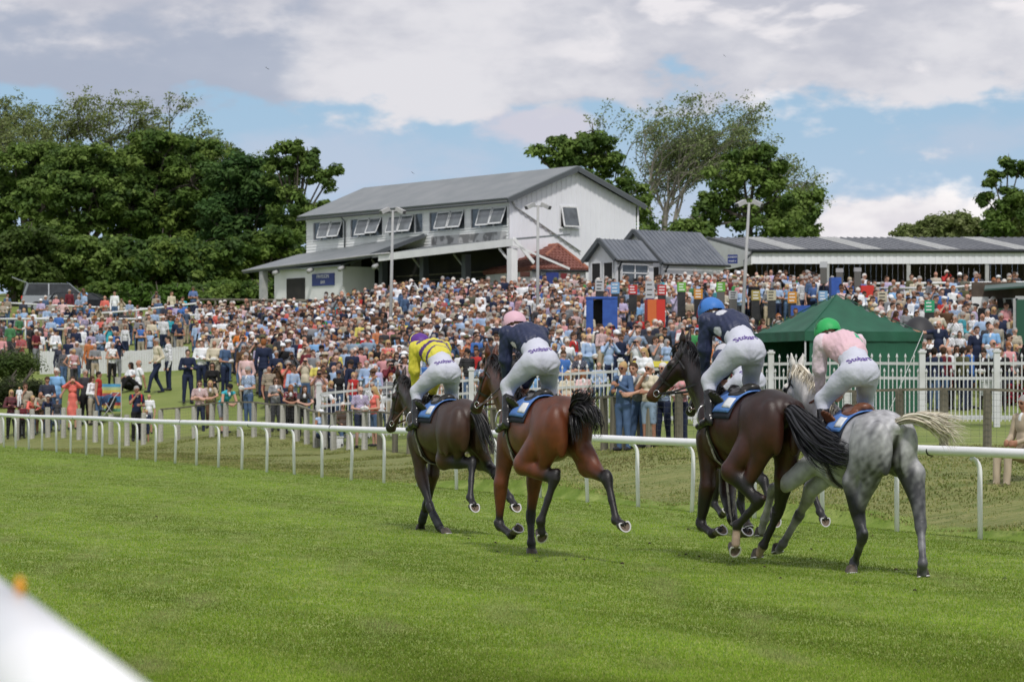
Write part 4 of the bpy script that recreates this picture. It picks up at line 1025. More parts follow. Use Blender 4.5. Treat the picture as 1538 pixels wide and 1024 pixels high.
# ---------------------------------------------------------------- people in the crowd
M_person = mat('clothes_and_skin', (.5, .5, .5), .75, attr='Col', spec=.2)
def person_prims(pose='down', sleeve='short', bottom='trousers', hair='short', hat=None, glasses=False, build=1.0, female=False, detail=False, extra=None, jacket=False):
    A = lambda x, y, z: np.array([x, y, z], float)        # x: person's left, y: behind, z: up; the person faces -y
    P = []; b = build
    seated = pose.startswith('sit'); lean = pose == 'lean'
    hipz = .93; ty = 0.0
    if pose == 'sit': hipz = .14
    if pose == 'sitchair': hipz = .50
    pel = A(0, 0, hipz); fwd = .0
    if lean: fwd = -.26; pel = A(0, .16, .92)
    if pose == 'sit': fwd = .02
    if pose == 'bend': fwd = -.42; pel = A(0, .2, .9)
    ch = pel + A(0, fwd * .8, .40 - abs(fwd) * .22); nk = pel + A(0, fwd * 1.15, .575 - abs(fwd) * .36)
    hw = .155 if not female else .150; cw = (.165 if not female else .145) * b; sw = (.185 if not female else .160) * (.5 + .5 * b)
    hd = nk + A(0, -.015 + fwd * .18, .145 - abs(fwd) * .04)
    T = 'top'
    P += [E_(T, ch, (cw, .115 * b, .17)), E_(T, (pel * .55 + ch * .45) + A(0, -.01, 0), (.150 * b, .115 * b, .17)), E_(T, ch * .55 + nk * .45 + A(0, 0, .01), (cw * 1.02, .10, .10)), E_(T, pel + A(0, 0, .07), (.158 * b, .115 * b, .09))]
    if female and not jacket: P += [E_(T, ch + A(.07, -.085, -.02), (.06, .05, .06)), E_(T, ch + A(-.07, -.085, -.02), (.06, .05, .06))]
    P += [C_('neck', nk + A(0, 0, -.02), hd + A(0, .01, -.06), .056, .052)]
    if jacket or detail: P += [E_('shirt', nk + A(0, -.065, -.075), (.038, .045, .085))]
    bl = 'bottom'
    P += [E_(bl, pel + A(0, .005, -.03), (hw + .01, .115, .12))]
    for s in (1, -1):
        hip = pel + A(s * .085, 0, -.04)
        if pose == 'sit': kn = A(s * .16, -.36, .40 if s > 0 else .20); an = A(s * .14, -.66 if s < 0 else -.58, .07)
        elif pose == 'sitchair': kn = A(s * .12, -.42, .50); an = A(s * .11, -.44, .08)
        elif pose == 'walk': kn = A(s * .09, -.12 - s * .12, .50); an = A(s * .09, -.05 - s * .28, .09)
        else:
            spread = .115 if pose in ('crossed', 'hips', 'binoc') else .095
            kn = A(s * spread, .0 + pel[1] * .4, .50); an = A(s * (spread + .01), .02, .085)
        leg = {'trousers': bl, 'jeans': bl, 'shorts': 'skin', 'skirt': 'skin', 'dress': 'skin'}[bottom]
        P += [C_(bl if bottom in ('trousers', 'jeans', 'shorts') else 'skin', hip, kn + (hip - kn) * .1, .098, .072), C_(leg, kn, an, .066 if leg == bl else .056, .050 if leg == bl else .038), C_(leg, hip * .1 + kn * .9, kn, .07 if leg == bl else .058, .066 if leg == bl else .056)]
        toe = an + (A(s * .03, -.14, -.045) if pose != 'sit' else A(s * .02, -.08, .10))
        P += [C_('shoe', an + A(0, .03, -.045), toe, .042, .036)]
    if bottom in ('skirt', 'dress'): P += [C_(bl, pel + A(0, 0, -.02), pel + A(0, 0, -.30), .155, .185, .8), C_(bl, pel + A(0, 0, -.30), pel + A(0, 0, -.42), .185, .19, .8)]
    # arms
    H = {'down': ((.26, .02, .98), (.23, -.06, .73)), 'crossed': ((.27, -.02, 1.14), (.02, -.22, 1.20)), 'hips': ((.36, .06, 1.16), (.17, -.06, 1.00)),
         'hold': ((.25, .0, 1.13), (.07, -.25, 1.10)), 'binoc': ((.25, -.16, 1.33), (.055, -.16, 1.60)), 'phone': ((.24, -.06, 1.15), (.07, -.30, 1.32)),
         'chin': ((.25, -.0, 1.13), (.04, -.24, 1.16)), 'pockets': ((.27, .06, 1.15), (.18, -.03, .93)), 'walk': ((.25, .10, 1.15), (.22, -.12, 1.0)),
         'sit': ((.27, .10, .42), (.24, .16, .16)), 'sitchair': ((.25, -.05, .72), (.12, -.25, .66)), 'lean': ((.25, -.30, 1.12), (.10, -.48, 1.06)), 'point': ((.26, .02, 1.15), (.2, -.1, .98)),
         'bend': ((.25, -.35, .98), (.08, -.55, .92)), 'faces': ((.30, -.12, 1.42), (.08, -.14, 1.60)), 'child': ((.2, .0, .98), (.17, -.05, .8))}[pose if pose != 'childstand' else 'down']
    for s in (1, -1):
        e = A(*H[0]); h = A(*H[1])
        if s < 0:
            if pose == 'chin': e = A(.24, -.12, 1.22); h = A(.03, -.15, 1.50)
            if pose == 'point': e = A(.44, -.12, 1.40); h = A(.66, -.25, 1.46)
            if pose == 'phone': h = h + A(.02, .05, -.12)
            if pose == 'crossed': h = A(.0, -.20, 1.14)
            if pose == 'sit': e = A(.24, -.08, .45); h = A(.14, -.30, .42)
        e = e * A(s, 1, 1); h = h * A(s, 1, 1)
        if pose in ('crossed',): h[0] = -h[0] * 1.0 - s * .06
        sh = nk + A(s * sw, .0, -.065)
        if lean or pose == 'bend': sh = nk + A(s * sw, .02, -.05)
        if seated and pose == 'sitchair': pass
        sl = T
        P += [E_(T, sh + A(-s * .01, 0, 0), (.068, .062, .065))]
        if sleeve == 'none': P += [C_('skin', sh, e, .050, .042), C_('skin', e, h, .040, .027)]
        elif sleeve == 'short': m_ = sh * .45 + e * .55; P += [C_(T, sh, m_, .062, .060), C_('skin', m_, e, .044, .040), C_('skin', e, h, .040, .027)]
        else: P += [C_(T, sh, e, .064, .054), C_(T, e, h * .9 + e * .1, .052, .036)]
        d = h - e; d /= np.linalg.norm(d)
        if detail: P += finger_prims(h - d * .01, d + A(-s * .2, -.25, 0), (-s * .8, .3, -.3), s, 1.0, 42, 'skin', .0098)
        else: P += [E_('skin', h + d * .05, (.034, .034, .055) if abs(d[2]) > .6 else (.04, .05, .032))]
        if pose == 'binoc' and s > 0: P += [C_('item', A(.0, -.19, 1.64) + A(.035, 0, 0), A(.035, -.10, 1.635) + A(0, 0, 0), .03, .025), C_('item', A(-.035, -.19, 1.64), A(-.035, -.10, 1.635), .03, .025)]
        if pose == 'hold' and s > 0: P += [E_('paper', A(.0, -.29, 1.13), (.11, .055, .075), 0, 0, 40)]
        if pose == 'phone' and s > 0: P += [E_('item', h + A(0, -.03, .08), (.035, .010, .07))]
    face = A(0, -1, -.10 if pose not in ('hold', 'bend') else -.45)
    hp, g, fr = head_prims(hd + A(0, 0, .0), face, (0, 0, 1), 1.0 if detail else .97, hair=None if hair == 'none' else ('bald' if hair == 'bald' else 'y'), hairlong=.30 if hair == 'long' else 0)
    if not detail: hp = [q for q in hp if q[1] not in ('brow', 'lip', 'eye')] + ([E_('eye', g(.078, 0, .008), (.058, .010, .009))] if not glasses else [])
    P += hp
    if glasses:
        for s in (1, -1): P += [E_('glass', g(.090, s * .032, .004), (.026, .010, .018))]
    if hair == 'bun': P += [E_('hair', g(-.06, 0, .10), (.045, .045, .04))]
    if hat == 'cap': P += [E_('hat', g(-.008, 0, .062), (.094, .102, .062)), E_('hat', g(.10, 0, .05), (.062, .065, .012))]
    if hat == 'sun': P += [E_('hat', g(-.005, 0, .075), (.090, .100, .07)), E_('hat', g(.0, 0, .052), (.17, .18, .014))]
    if hat == 'flat': P += [E_('hat', g(.02, 0, .085), (.10, .125, .042)), E_('hat', g(.10, 0, .06), (.07, .05, .012))]
    if extra: P += extra(A)
    return P
_tp = {}
def template(h, **kw):
    key = (h,) + tuple(sorted((a, str(b)) for a, b in kw.items()))
    if key not in _tp:
        P = person_prims(**kw); v, f = organic(P, h, max(.007, h * .42)); lab, _ = labels_of(P, v)
        n = vnormals(v, f)
        if h >= .02: v = v * np.array([.92, 1, 1])
        if h < .02:
            cl = np.isin(lab, ['top', 'bottom']); v = v + n * (cl * (wnoise3(v * np.array([1, 1, .7]), 24, 5) * .006))[:, None]
        _tp[key] = (v, f, lab)
    return _tp[key]
PAL = {
 'white': (.78, .80, .84), 'cream': (.60, .54, .42), 'pale blue': (.34, .46, .66), 'sky blue': (.22, .42, .70), 'blue': (.06, .16, .45), 'navy': (.018, .026, .06), 'black': (.012, .012, .014),
 'charcoal': (.05, .05, .058), 'grey': (.22, .23, .25), 'red': (.42, .03, .03), 'coral': (.68, .16, .13), 'pink': (.62, .30, .32), 'pale pink': (.66, .46, .46), 'maroon': (.13, .02, .03),
 'green': (.05, .24, .08), 'olive': (.10, .10, .05), 'teal': (.04, .33, .40), 'yellow': (.66, .58, .14), 'purple': (.14, .06, .26), 'lilac': (.46, .40, .60), 'beige': (.42, .35, .26), 'brown': (.10, .055, .03),
 'orange': (.66, .20, .04), 'denim blue': (.07, .12, .22), 'stone': (.36, .32, .25), 'pale denim': (.22, .30, .40), 'turquoise': (.05, .40, .50)}
HAIRC = {'grey': (.30, .29, .28), 'white': (.60, .58, .55), 'dark': (.020, .014, .011), 'brown': (.055, .030, .017), 'blonde': (.44, .30, .14), 'ginger': (.25, .09, .03)}
SKINS = [(.46, .25, .18), (.52, .30, .22), (.40, .21, .145), (.54, .33, .26), (.35, .18, .12)]
def colour_person(lab, v, top, bottom, hairc, skin, shoe=(.03, .03, .035), hat=None, shirt=(.72, .73, .76), pattern=None, dress=False, seed=0):
    c = np.tile(np.array(top, float), (len(v), 1))
    m = {'skin': skin, 'neck': skin, 'bottom': top if dress else bottom, 'hair': hairc, 'shoe': shoe, 'hat': hat or (.6, .58, .5), 'shirt': shirt, 'eye': tuple(np.array(skin) * .18), 'glass': (.01, .01, .012),
         'brow': tuple(np.array(skin) * .3), 'lip': (skin[0] * .75, skin[1] * .42, skin[2] * .45), 'item': (.015, .015, .018), 'paper': (.66, .66, .66), 'teal': PAL['teal'], 'phone': (.5, .4, .3), 'cup': (.05, .03, .03)}
    for k, q in m.items(): c[lab == k] = q
    t = lab == 'top'
    if pattern == 'check': w = t & ((np.sin(v[:, 0] * 75) > .1) ^ (np.sin(v[:, 2] * 75) > .1)); c[w] = c[w] * .35 + np.array((.5, .5, .55)) * .3
    if pattern == 'stripe': w = t & (np.sin(v[:, 2] * 95) > .25); c[w] = c[w] * .25 + np.array((.5, .5, .55)) * .12
    if pattern == 'print': w = t & (wnoise3(v, 45, seed) > .25); c[w] = c[w] * .3 + np.array((.5, .48, .46)) * .6
    cl = np.isin(lab, ['top', 'bottom']); c[cl] = c[cl] * (1 + .16 * wnoise3(v[cl] * np.array([1, 1, .6]), 20, 8))[:, None]  # soft shade of cloth folds put into the colour
    if pattern == 'redtrim': w = t & (np.abs(np.abs(v[:, 0]) - .15) < .022) & (v[:, 2] > 1.1); c[w] = (.55, .03, .04)
    return c
ppl_group = {}
def face_track(x, y): return math.atan2(-(20 - 2) * .0 - 0, 1)
def place_person(px, d, rot=0.0, h=.026, scale=1.0, top='white', bottomc='navy', hairc='grey', skin=None, pattern=None, shoe=None, hatc=None, z=None, label=None, group=None, child=False, **kw):
    x = (px - CX) / F * d; v, f, lab = template(h, **kw)
    zz = gz(x, d) if z is None else z
    c = colour_person(lab, v, PAL[top], PAL[bottomc], HAIRC[hairc], skin or SKINS[rnd.randrange(5)], PAL[shoe] if shoe else (.03, .03, .035), PAL[hatc] if hatc else None, pattern=pattern, dress=kw.get('bottom') == 'dress')
    o = link_mesh('person', np_mesh('person', v, f, True, c), M_person)
    s = scale
    o.location = (x, d, zz); o.rotation_euler = (0, 0, rot); o.scale = (s, s, s)
    return tag(o, label, 'person', group)
NEAR = 'spectators leaning at the wooden fence'
def nb(label, px, d, **kw):
    kw.setdefault('h', .0155 if d < 70 else .019); kw['detail'] = d < 100
    return place_person(px, d, label=label, **kw)
R_ = math.radians
# at the wooden fence, right of centre
nb('woman in denim jacket and jeans holding up a phone at the wooden fence', 936, 57.2, pose='phone', sleeve='long', bottom='jeans', hair='bun', glasses=True, female=True, top='denim blue', bottomc='denim blue', hairc='blonde', rot=R_(-35))
nb('man in grey T-shirt holding a dark drink cup between two women at the fence', 957, 57.4, pose='lean', top='grey', bottom='jeans', bottomc='denim blue', hair='short', hairc='brown', rot=R_(-25), scale=1.04)
nb('white-haired woman in white top and pale shorts with sunglasses, leaning on the wooden fence', 975, 57.0, pose='chin', top='cream', bottom='shorts', bottomc='pale denim', hair='short', hairc='white', glasses=True, female=True, rot=R_(-30), scale=.95)
nb('white-haired woman in blue striped shirt and sunglasses behind the dark bay horse head', 996, 57.8, pose='crossed', top='pale blue', pattern='stripe', bottomc='navy', hair='short', hairc='white', glasses=True, female=True, rot=R_(-35), scale=.95)
nb('woman in pink patterned top and navy trousers holding a turquoise folder at the fence', 1022, 57.0, pose='hold', top='pink', pattern='print', bottomc='navy', hair='short', hairc='grey', female=True, rot=R_(-30), scale=.94)
nb('small blonde girl in white dress lifted up behind the fence group', 968, 60.5, pose='hold', top='white', bottom='dress', hair='long', hairc='blonde', female=True, rot=R_(-25), scale=.80, z=1.36)
# left of centre
nb('bald man in purple checked shirt reading a racecard beside the woman in pink vest', 541, 85.0, pose='hold', top='lilac', pattern='check', bottom='shorts', bottomc='navy', hair='bald', hairc='grey', rot=R_(25), scale=1.04)
nb('blonde woman in pink vest and denim skirt facing the man with a racecard', 563, 84.6, pose='hold', sleeve='none', top='coral', bottom='shorts', bottomc='denim blue', hair='long', hairc='blonde', glasses=True, female=True, rot=R_(-60))
nb('bald man in white polo shirt leaning on the grey wooden fence', 484, 90.0, pose='lean', top='white', bottom='shorts', bottomc='grey', hair='bald', hairc='grey', rot=R_(25), scale=1.05)
nb('woman in dark grey top leaning over the fence beside the bald man', 455, 91.2, pose='lean', top='charcoal', bottomc='black', hair='long', hairc='brown', female=True, rot=R_(20), scale=.98)
nb('woman in dark red print top leaning on the fence rail', 436, 92.3, pose='lean', top='maroon', pattern='print', bottomc='black', hair='long', hairc='ginger', female=True, rot=R_(10), scale=.96)
nb('woman with sunglasses and camera in grey patterned top by the fence', 414, 93.6, pose='phone', top='grey', pattern='print', bottomc='charcoal', hair='long', hairc='brown', glasses=True, female=True, rot=R_(20))
nb('man in yellow polo shirt with folded arms standing behind the picket fence', 478, 96.5, pose='crossed', top='yellow', bottomc='stone', hair='short', hairc='grey', rot=R_(20), scale=1.08)
nb('man in blue checked shirt and jeans standing on the lawn reading', 373, 97.5, pose='hold', top='pale blue', pattern='check', bottom='jeans', bottomc='denim blue', hair='short', hairc='grey', rot=R_(-40), scale=1.14)
nb('man in turquoise vest and dark cap bending over the fence', 338, 95.8, pose='bend', sleeve='none', top='turquoise', bottom='shorts', bottomc='grey', hair='short', hairc='dark', hat='cap', hatc='black', rot=R_(30), scale=1.05)
nb('man in pink checked shirt with sunglasses and folded arms at the fence', 300, 98.8, pose='crossed', top='pale pink', pattern='check', bottomc='navy', hair='short', hairc='brown', glasses=True, rot=R_(5), scale=1.02)
nb('woman in beige blouse between the pink checked shirt and the turquoise vest', 316, 99.4, pose='lean', top='beige', bottomc='brown', hair='long', hairc='blonde', female=True, rot=R_(5))
nb('man in dark polo with red shoulder stripes holding his hand to his face', 205, 99.6, pose='chin', top='navy', pattern='redtrim', bottomc='black', hair='short', hairc='grey', rot=R_(25), scale=1.09)
nb('small boy in navy shirt standing in front of the man with red stripes', 220, 99.0, pose='down', top='navy', bottom='shorts', bottomc='navy', hair='short', hairc='blonde', rot=R_(20), scale=.66)
nb('small child in white shirt beside the boy at the fence', 224, 100.4, pose='down', top='white', bottom='shorts', bottomc='grey', hair='short', hairc='blonde', rot=R_(0), scale=.78)
nb('woman in coral dress shielding her eyes with both hands', 109, 103.2, pose='faces', sleeve='long', top='coral', bottom='dress', hair='long', hairc='brown', female=True, rot=R_(10), scale=1.08)
nb('man in black jacket standing beside the woman in the coral dress', 128, 103.8, pose='down', sleeve='long', top='charcoal', bottomc='black', hair='short', hairc='grey', rot=R_(30), scale=1.14)
nb('person in white zipped top looking down beside the pushchair', 138, 103.4, pose='hold', sleeve='long', top='white', bottomc='stone', hair='long', hairc='brown', female=True, rot=R_(60), scale=1.0)
nb('man in red vest and jeans standing with his back to the pushchair', 148, 103.2, pose='down', sleeve='none', top='red', bottom='jeans', bottomc='denim blue', hair='short', hairc='dark', rot=R_(80), scale=1.08)
nb('man in navy striped polo shirt, tallest of the family group on the left', 71, 104.6, pose='hold', top='navy', pattern='stripe', bottomc='denim blue', hair='short', hairc='brown', rot=R_(15), scale=1.12)
nb('man in pale blue polo shirt and jeans right of the striped polo', 85, 105.5, pose='pockets', top='sky blue', bottom='jeans', bottomc='denim blue', hair='short', hairc='white', rot=R_(-20), scale=1.2)
nb('man in grey T-shirt with sunglasses holding a baby', 38, 104.6, pose='chin', top='stone', bottomc='grey', hair='short', hairc='brown', glasses=True, rot=R_(15), scale=1.1)
nb('baby in white held on the shoulder of the man in grey', 29, 104.3, pose='down', top='white', bottomc='white', hair='short', hairc='blonde', rot=R_(25), scale=.42, z=1.30)
nb('woman in maroon shawl with blonde hair at the left end of the fence', 17, 105.2, pose='crossed', sleeve='long', top='maroon', pattern='stripe', bottomc='black', hair='long', hairc='blonde', glasses=True, female=True, rot=R_(20), scale=1.02)
nb('young girl in dark pink top crouching under the man with the baby', 33, 103.8, pose='hold', top='maroon', bottomc='black', hair='long', hairc='dark', female=True, rot=R_(20), scale=.72)
nb('woman in coral cardigan leaning at the left of the fence', 48, 104.2, pose='lean', sleeve='long', top='coral', bottomc='denim blue', hair='long', hairc='blonde', female=True, rot=R_(20), scale=.88)
nb('man in stone jumper leaning beside the coral cardigan', 60, 104.3, pose='lean', sleeve='long', top='stone', bottomc='brown', hair='bald', hairc='grey', rot=R_(20), scale=.92)
nb('boy in navy blazer and sunglasses leaning at the fence rail', 72, 103.8, pose='lean', sleeve='long', top='navy', bottomc='navy', hair='short', hairc='brown', glasses=True, rot=R_(10), scale=.80)
nb('small boy in grey cap peering through the fence', 86, 103.6, pose='down', top='charcoal', bottomc='grey', hair='short', hairc='brown', hat='cap', hatc='grey', rot=R_(0), scale=.66)
# on the lawn
nb('man in dark blazer and jeans standing alone with folded arms on the lawn', 282, 104.6, pose='crossed', sleeve='long', top='navy', bottomc='navy', hair='short', hairc='dark', rot=R_(15), scale=1.12)
nb('man in cream jacket walking across the lawn with one arm out', 236, 110.5, pose='walk', sleeve='long', top='cream', bottomc='navy', hair='short', hairc='grey', rot=R_(-60), scale=1.2)
nb('woman in black and white checked shirt walking behind the cream jacket', 253, 111.2, pose='down', sleeve='long', top='white', pattern='check', bottomc='navy', hair='short', hairc='dark', female=True, rot=R_(-70), scale=1.2)
nb('man in white T-shirt sitting on the grass with legs stretched out', 208, 113.0, pose='sit', top='white', bottomc='black', hair='bald', hairc='grey', rot=R_(-70), scale=1.25)
nb('woman sitting on the grass drinking, left of the man in white', 196, 113.6, pose='sit', top='white', bottomc='black', hair='long', hairc='dark', female=True, rot=R_(-50), scale=1.15)
nb('man in white shirt and navy trousers standing with folded arms on the slope', 303, 108.0, pose='crossed', sleeve='long', top='white', bottomc='navy', hair='short', hairc='brown', rot=R_(0), scale=1.15)
nb('man in cream knitted jumper standing above the seated woman in black', 322, 107.8, pose='hold', sleeve='long', top='cream', bottomc='stone', hair='bald', hairc='grey', rot=R_(0), scale=1.12)
nb('dark-haired woman in black jacket sitting among bags on the lawn', 319, 104.5, pose='sitchair', sleeve='long', top='black', bottomc='black', hair='long', hairc='dark', glasses=True, female=True, rot=R_(0), scale=1.08)
nb('man in dark suit seen from behind, feet apart on the lawn', 396, 104.5, pose='down', sleeve='long', top='navy', bottomc='navy', hair='short', hairc='ginger', rot=R_(170), scale=1.2)
nb('man in charcoal blazer and white shirt standing with a drink', 421, 107.5, pose='hold', sleeve='long', top='charcoal', jacket=True, bottomc='black', hair='short', hairc='dark', glasses=True, rot=R_(30), scale=1.16)
nb('man in grey suit standing beside the charcoal blazer', 434, 108.5, pose='down', sleeve='long', top='grey', bottomc='grey', hair='short', hairc='brown', rot=R_(70), scale=1.12)
nb('man in tight white shirt and navy trousers turned to the right', 449, 108.0, pose='crossed', sleeve='long', top='white', bottomc='navy', hair='short', hairc='dark', rot=R_(-60), scale=1.12)
nb('man in blue-grey T-shirt standing on the slope above the yellow polo', 531, 103.0, pose='pockets', top='pale denim', bottomc='denim blue', hair='bald', hairc='grey', glasses=True, rot=R_(10), scale=1.15)
nb('man in slate T-shirt with hands on hips beside the blue-grey T-shirt', 553, 103.3, pose='hips', top='pale denim', bottomc='denim blue', hair='bald', hairc='brown', glasses=True, rot=R_(0), scale=1.12)
nb('blonde woman in coral print vest and white trousers on the slope', 583, 100.5, pose='phone', sleeve='none', top='coral', pattern='print', bottomc='white', hair='long', hairc='blonde', glasses=True, female=True, rot=R_(10), scale=1.1)
nb('woman in white vest and black trousers beside the white-trousered woman', 598, 100.8, pose='hold', sleeve='none', top='white', bottomc='black', hair='long', hairc='dark', female=True, rot=R_(-20), scale=1.12)
nb('man in straw hat and pale shirt drinking behind the picket fence', 560, 91.0, pose='chin', top='pale blue', bottomc='stone', hair='short', hairc='grey', hat='sun', hatc='brown', rot=R_(20), scale=1.05)
nb('seated woman in red jacket at the edge of the lawn', 399, 101.5, pose='sitchair', sleeve='long', top='maroon', bottomc='black', hair='short', hairc='grey', female=True, rot=R_(60), scale=1.05)
# right, behind the tall picket fence
nb('man in navy shirt pointing with outstretched arm above the marquee', 1410, 84.0, pose='point', top='navy', bottomc='navy', hair='bald', hairc='grey', rot=R_(-10), scale=1.02, z=2.15)
nb('man in navy suit and tie standing right of the marquee', 1467, 84.5, pose='down', sleeve='long', top='navy', jacket=True, bottomc='navy', hair='short', hairc='brown', rot=R_(10), scale=1.04, z=1.95)
nb('man in pale blue shirt with rolled sleeves beside the navy suit', 1489, 84.2, pose='hold', top='sky blue', bottomc='navy', hair='bald', hairc='grey', rot=R_(-30), scale=1.04, z=2.0)
nb('man in navy and white striped shirt with sunglasses at the far right', 1515, 83.0, pose='down', top='navy', pattern='stripe', bottomc='charcoal', hair='short', hairc='dark', glasses=True, rot=R_(60), scale=1.04, z=1.7)
nb('man in white shirt below the pointing man', 1415, 82.0, pose='hold', top='white', bottomc='charcoal', hair='bald', hairc='grey', rot=R_(15), z=1.45)
nb('dark-haired man in navy jumper with his back to the picket fence', 1403, 79.5, pose='down', sleeve='long', top='navy', bottomc='denim blue', hair='short', hairc='dark', rot=R_(150))
nb('man in maroon jumper with his back to the picket fence', 1417, 79.8, pose='down', sleeve='long', top='maroon', bottomc='denim blue', hair='short', hairc='brown', rot=R_(140))
nb('man in white shirt facing the maroon jumper', 1427, 80.2, pose='hold', sleeve='long', top='white', bottomc='black', hair='bald', hairc='grey', rot=R_(-80))
nb('man in grey-green blazer standing behind the picket fence gate', 1446, 79.8, pose='pockets', sleeve='long', top='olive', bottomc='navy', hair='short', hairc='dark', rot=R_(120))
nb('man in blue blazer right of the grey-green blazer', 1455, 80.6, pose='down', sleeve='long', top='blue', bottomc='navy', hair='short', hairc='brown', rot=R_(110))
nb('man in black jacket over white shirt beside the flower bed', 1478, 80.2, pose='hold', sleeve='long', top='black', jacket=True, bottomc='black', hair='short', hairc='dark', rot=R_(-30), scale=.95)
nb('man in black shirt right of the marquee, holding his phone out', 1503, 79.2, pose='phone', sleeve='long', top='black', bottomc='charcoal', hair='short', hairc='brown', rot=R_(-20))
nb('woman in white top and sunglasses squeezed behind the white shirt', 1437, 83.5, pose='crossed', sleeve='none', top='black', bottomc='black', hair='long', hairc='dark', glasses=True, female=True, rot=R_(5), z=1.55, scale=.94)
# behind the picket, centre
nb('woman in pale pink blouse sitting behind the picket fence with a blonde friend', 876, 86.0, pose='sitchair', top='pale pink', bottomc='pale pink', hair='long', hairc='ginger', female=True, rot=R_(20), scale=1.05)
nb('blonde woman in cream shirt sitting just behind the picket fence', 852, 86.2, pose='sitchair', top='cream', bottomc='cream', hair='long', hairc='blonde', female=True, rot=R_(-10), scale=1.05)
nb('white-haired woman in navy checked shirt behind the picket fence', 871, 89.0, pose='crossed', top='navy', pattern='check', bottomc='navy', hair='short', hairc='white', female=True, rot=R_(0), scale=.98)
nb('man in grey T-shirt with hands on hips right of the pink cap', 846, 92.0, pose='hips', top='grey', bottomc='charcoal', hair='bald', hairc='grey', rot=R_(5), scale=1.03)
nb('man in pale blue shirt and jeans turned towards the rail', 884, 93.5, pose='hold', sleeve='long', top='pale blue', bottom='jeans', bottomc='denim blue', hair='bald', hairc='brown', rot=R_(40), scale=1.1)
nb('man in white shirt looking through binoculars behind the fence', 914, 91.5, pose='binoc', sleeve='long', top='pale blue', bottomc='navy', hair='bald', hairc='grey', rot=R_(20), scale=1.1)
nb('man in red polo shirt behind the grey T-shirt', 861, 95.5, pose='down', top='red', bottomc='black', hair='short', hairc='brown', rot=R_(60), scale=1.08)
nb('young man in pale blue shirt looking down behind the denim jacket', 935, 84.0, pose='hold', top='pale blue', bottomc='navy', hair='short', hairc='brown', rot=R_(-20), scale=.98)
N_NEAR = sum(1 for o in scene.objects if o.name.startswith('person'))

# ---- everyone else: placed over the slope, the nearest ones one by one, the far ones as one crowd
def in_crowd(px, d):
    """density of standing spectators per square metre at this bearing and distance"""
    if px < 300:
        if d < 116: return 0
        if d < 123: return .30 if 85 < px < 190 else 0
        if d < 126: return 0
        if d < 140: return .24
        if d < 152: return .15
        if d < 162: return .07
        return 0
    if px < 480:
        e = np.interp(px, [300, 480], [116, 97])
        if d < e - 8: return 0
        if d < e: return .15
        return 1.1 if d < np.interp(px, [300, 480], [142, 133]) else 0
    if px < 1090 or d > 116:
        lim = np.interp(px, [480, 760, 870, 1090, 1240, 1560], [134, 129, 130, 130, 126, 119])
        if px > 1240 and d > 108 and d > 112: return .35 if d < 122 else 0
        if d > lim: return 0
        if 868 < px < 1250 and 100.5 < d < 117: return 0.30 if d > 103 else 0
        if d < 87.5: return 0
        if d < 93: return .35
        if d < 97: return .7
        if d < 100.5 and px > 868: return 1.6
        return 1.45
    if px < 1250: return 0 if 100.5 < d else (.0 if d < 88 else .8)
    if 1250 <= px < 1385 and d < 96: return 0
    if d < 81: return 0
    if d < 100: return .55 if px > 1385 else .5
    return .65 if d < 108 else .25
TOPS = [('white', 24), ('pale blue', 15), ('sky blue', 4), ('blue', 5), ('navy', 26), ('black', 12), ('charcoal', 10), ('grey', 11), ('red', 3), ('coral', 2), ('pink', 4), ('pale pink', 5), ('maroon', 3), ('green', 2), ('olive', 3),
        ('teal', 1), ('yellow', 1), ('purple', 1), ('lilac', 5), ('beige', 4), ('brown', 3), ('orange', 1), ('cream', 5), ('stone', 4), ('denim blue', 4), ('turquoise', 1)]
BOTS = [('navy', 10), ('denim blue', 10), ('black', 7), ('stone', 5), ('charcoal', 5), ('grey', 4), ('beige', 4), ('white', 1)]
def pick(L): return rnd.choices([a for a, _ in L], [b for _, b in L])[0]
cand = []
r_ = random.Random(5)
cells = {}
for _ in range(60000):
    d = math.sqrt(r_.uniform(80 ** 2, 166 ** 2)); px = r_.uniform(-25, 1565)
    ar = 1590 / F * (166 ** 2 - 80 ** 2) / 2 / 60000
    dn = in_crowd(px, d)
    if dn > .3: dn *= 1.0 + .45 * math.sin(px * .045 + 1.7 * math.sin(d * .5)) * math.cos(d * .9 + px * .013)
    if dn <= 0: continue
    x = (px - CX) / F * d
    mind = .40 if dn > .8 else .55
    ck = (int(x / .6), int(d / .6))
    if any((x - a) ** 2 + ((d - b) * .85) ** 2 < mind ** 2 for i in (-1, 0, 1) for j in (-1, 0, 1) for a, b in cells.get((ck[0] + i, ck[1] + j), ())): continue
    if r_.random() > min(1, dn * ar * 3.2): continue
    cells.setdefault(ck, []).append((x, d)); cand.append((px, d, x))
near_taken = [(o.location.x, o.location.y) for o in scene.objects if o.name.startswith('person') and o.get('category') == 'person']
cand = [c for c in cand if all((c[2] - a) ** 2 + (c[1] - b) ** 2 > .5 for a, b in near_taken)]
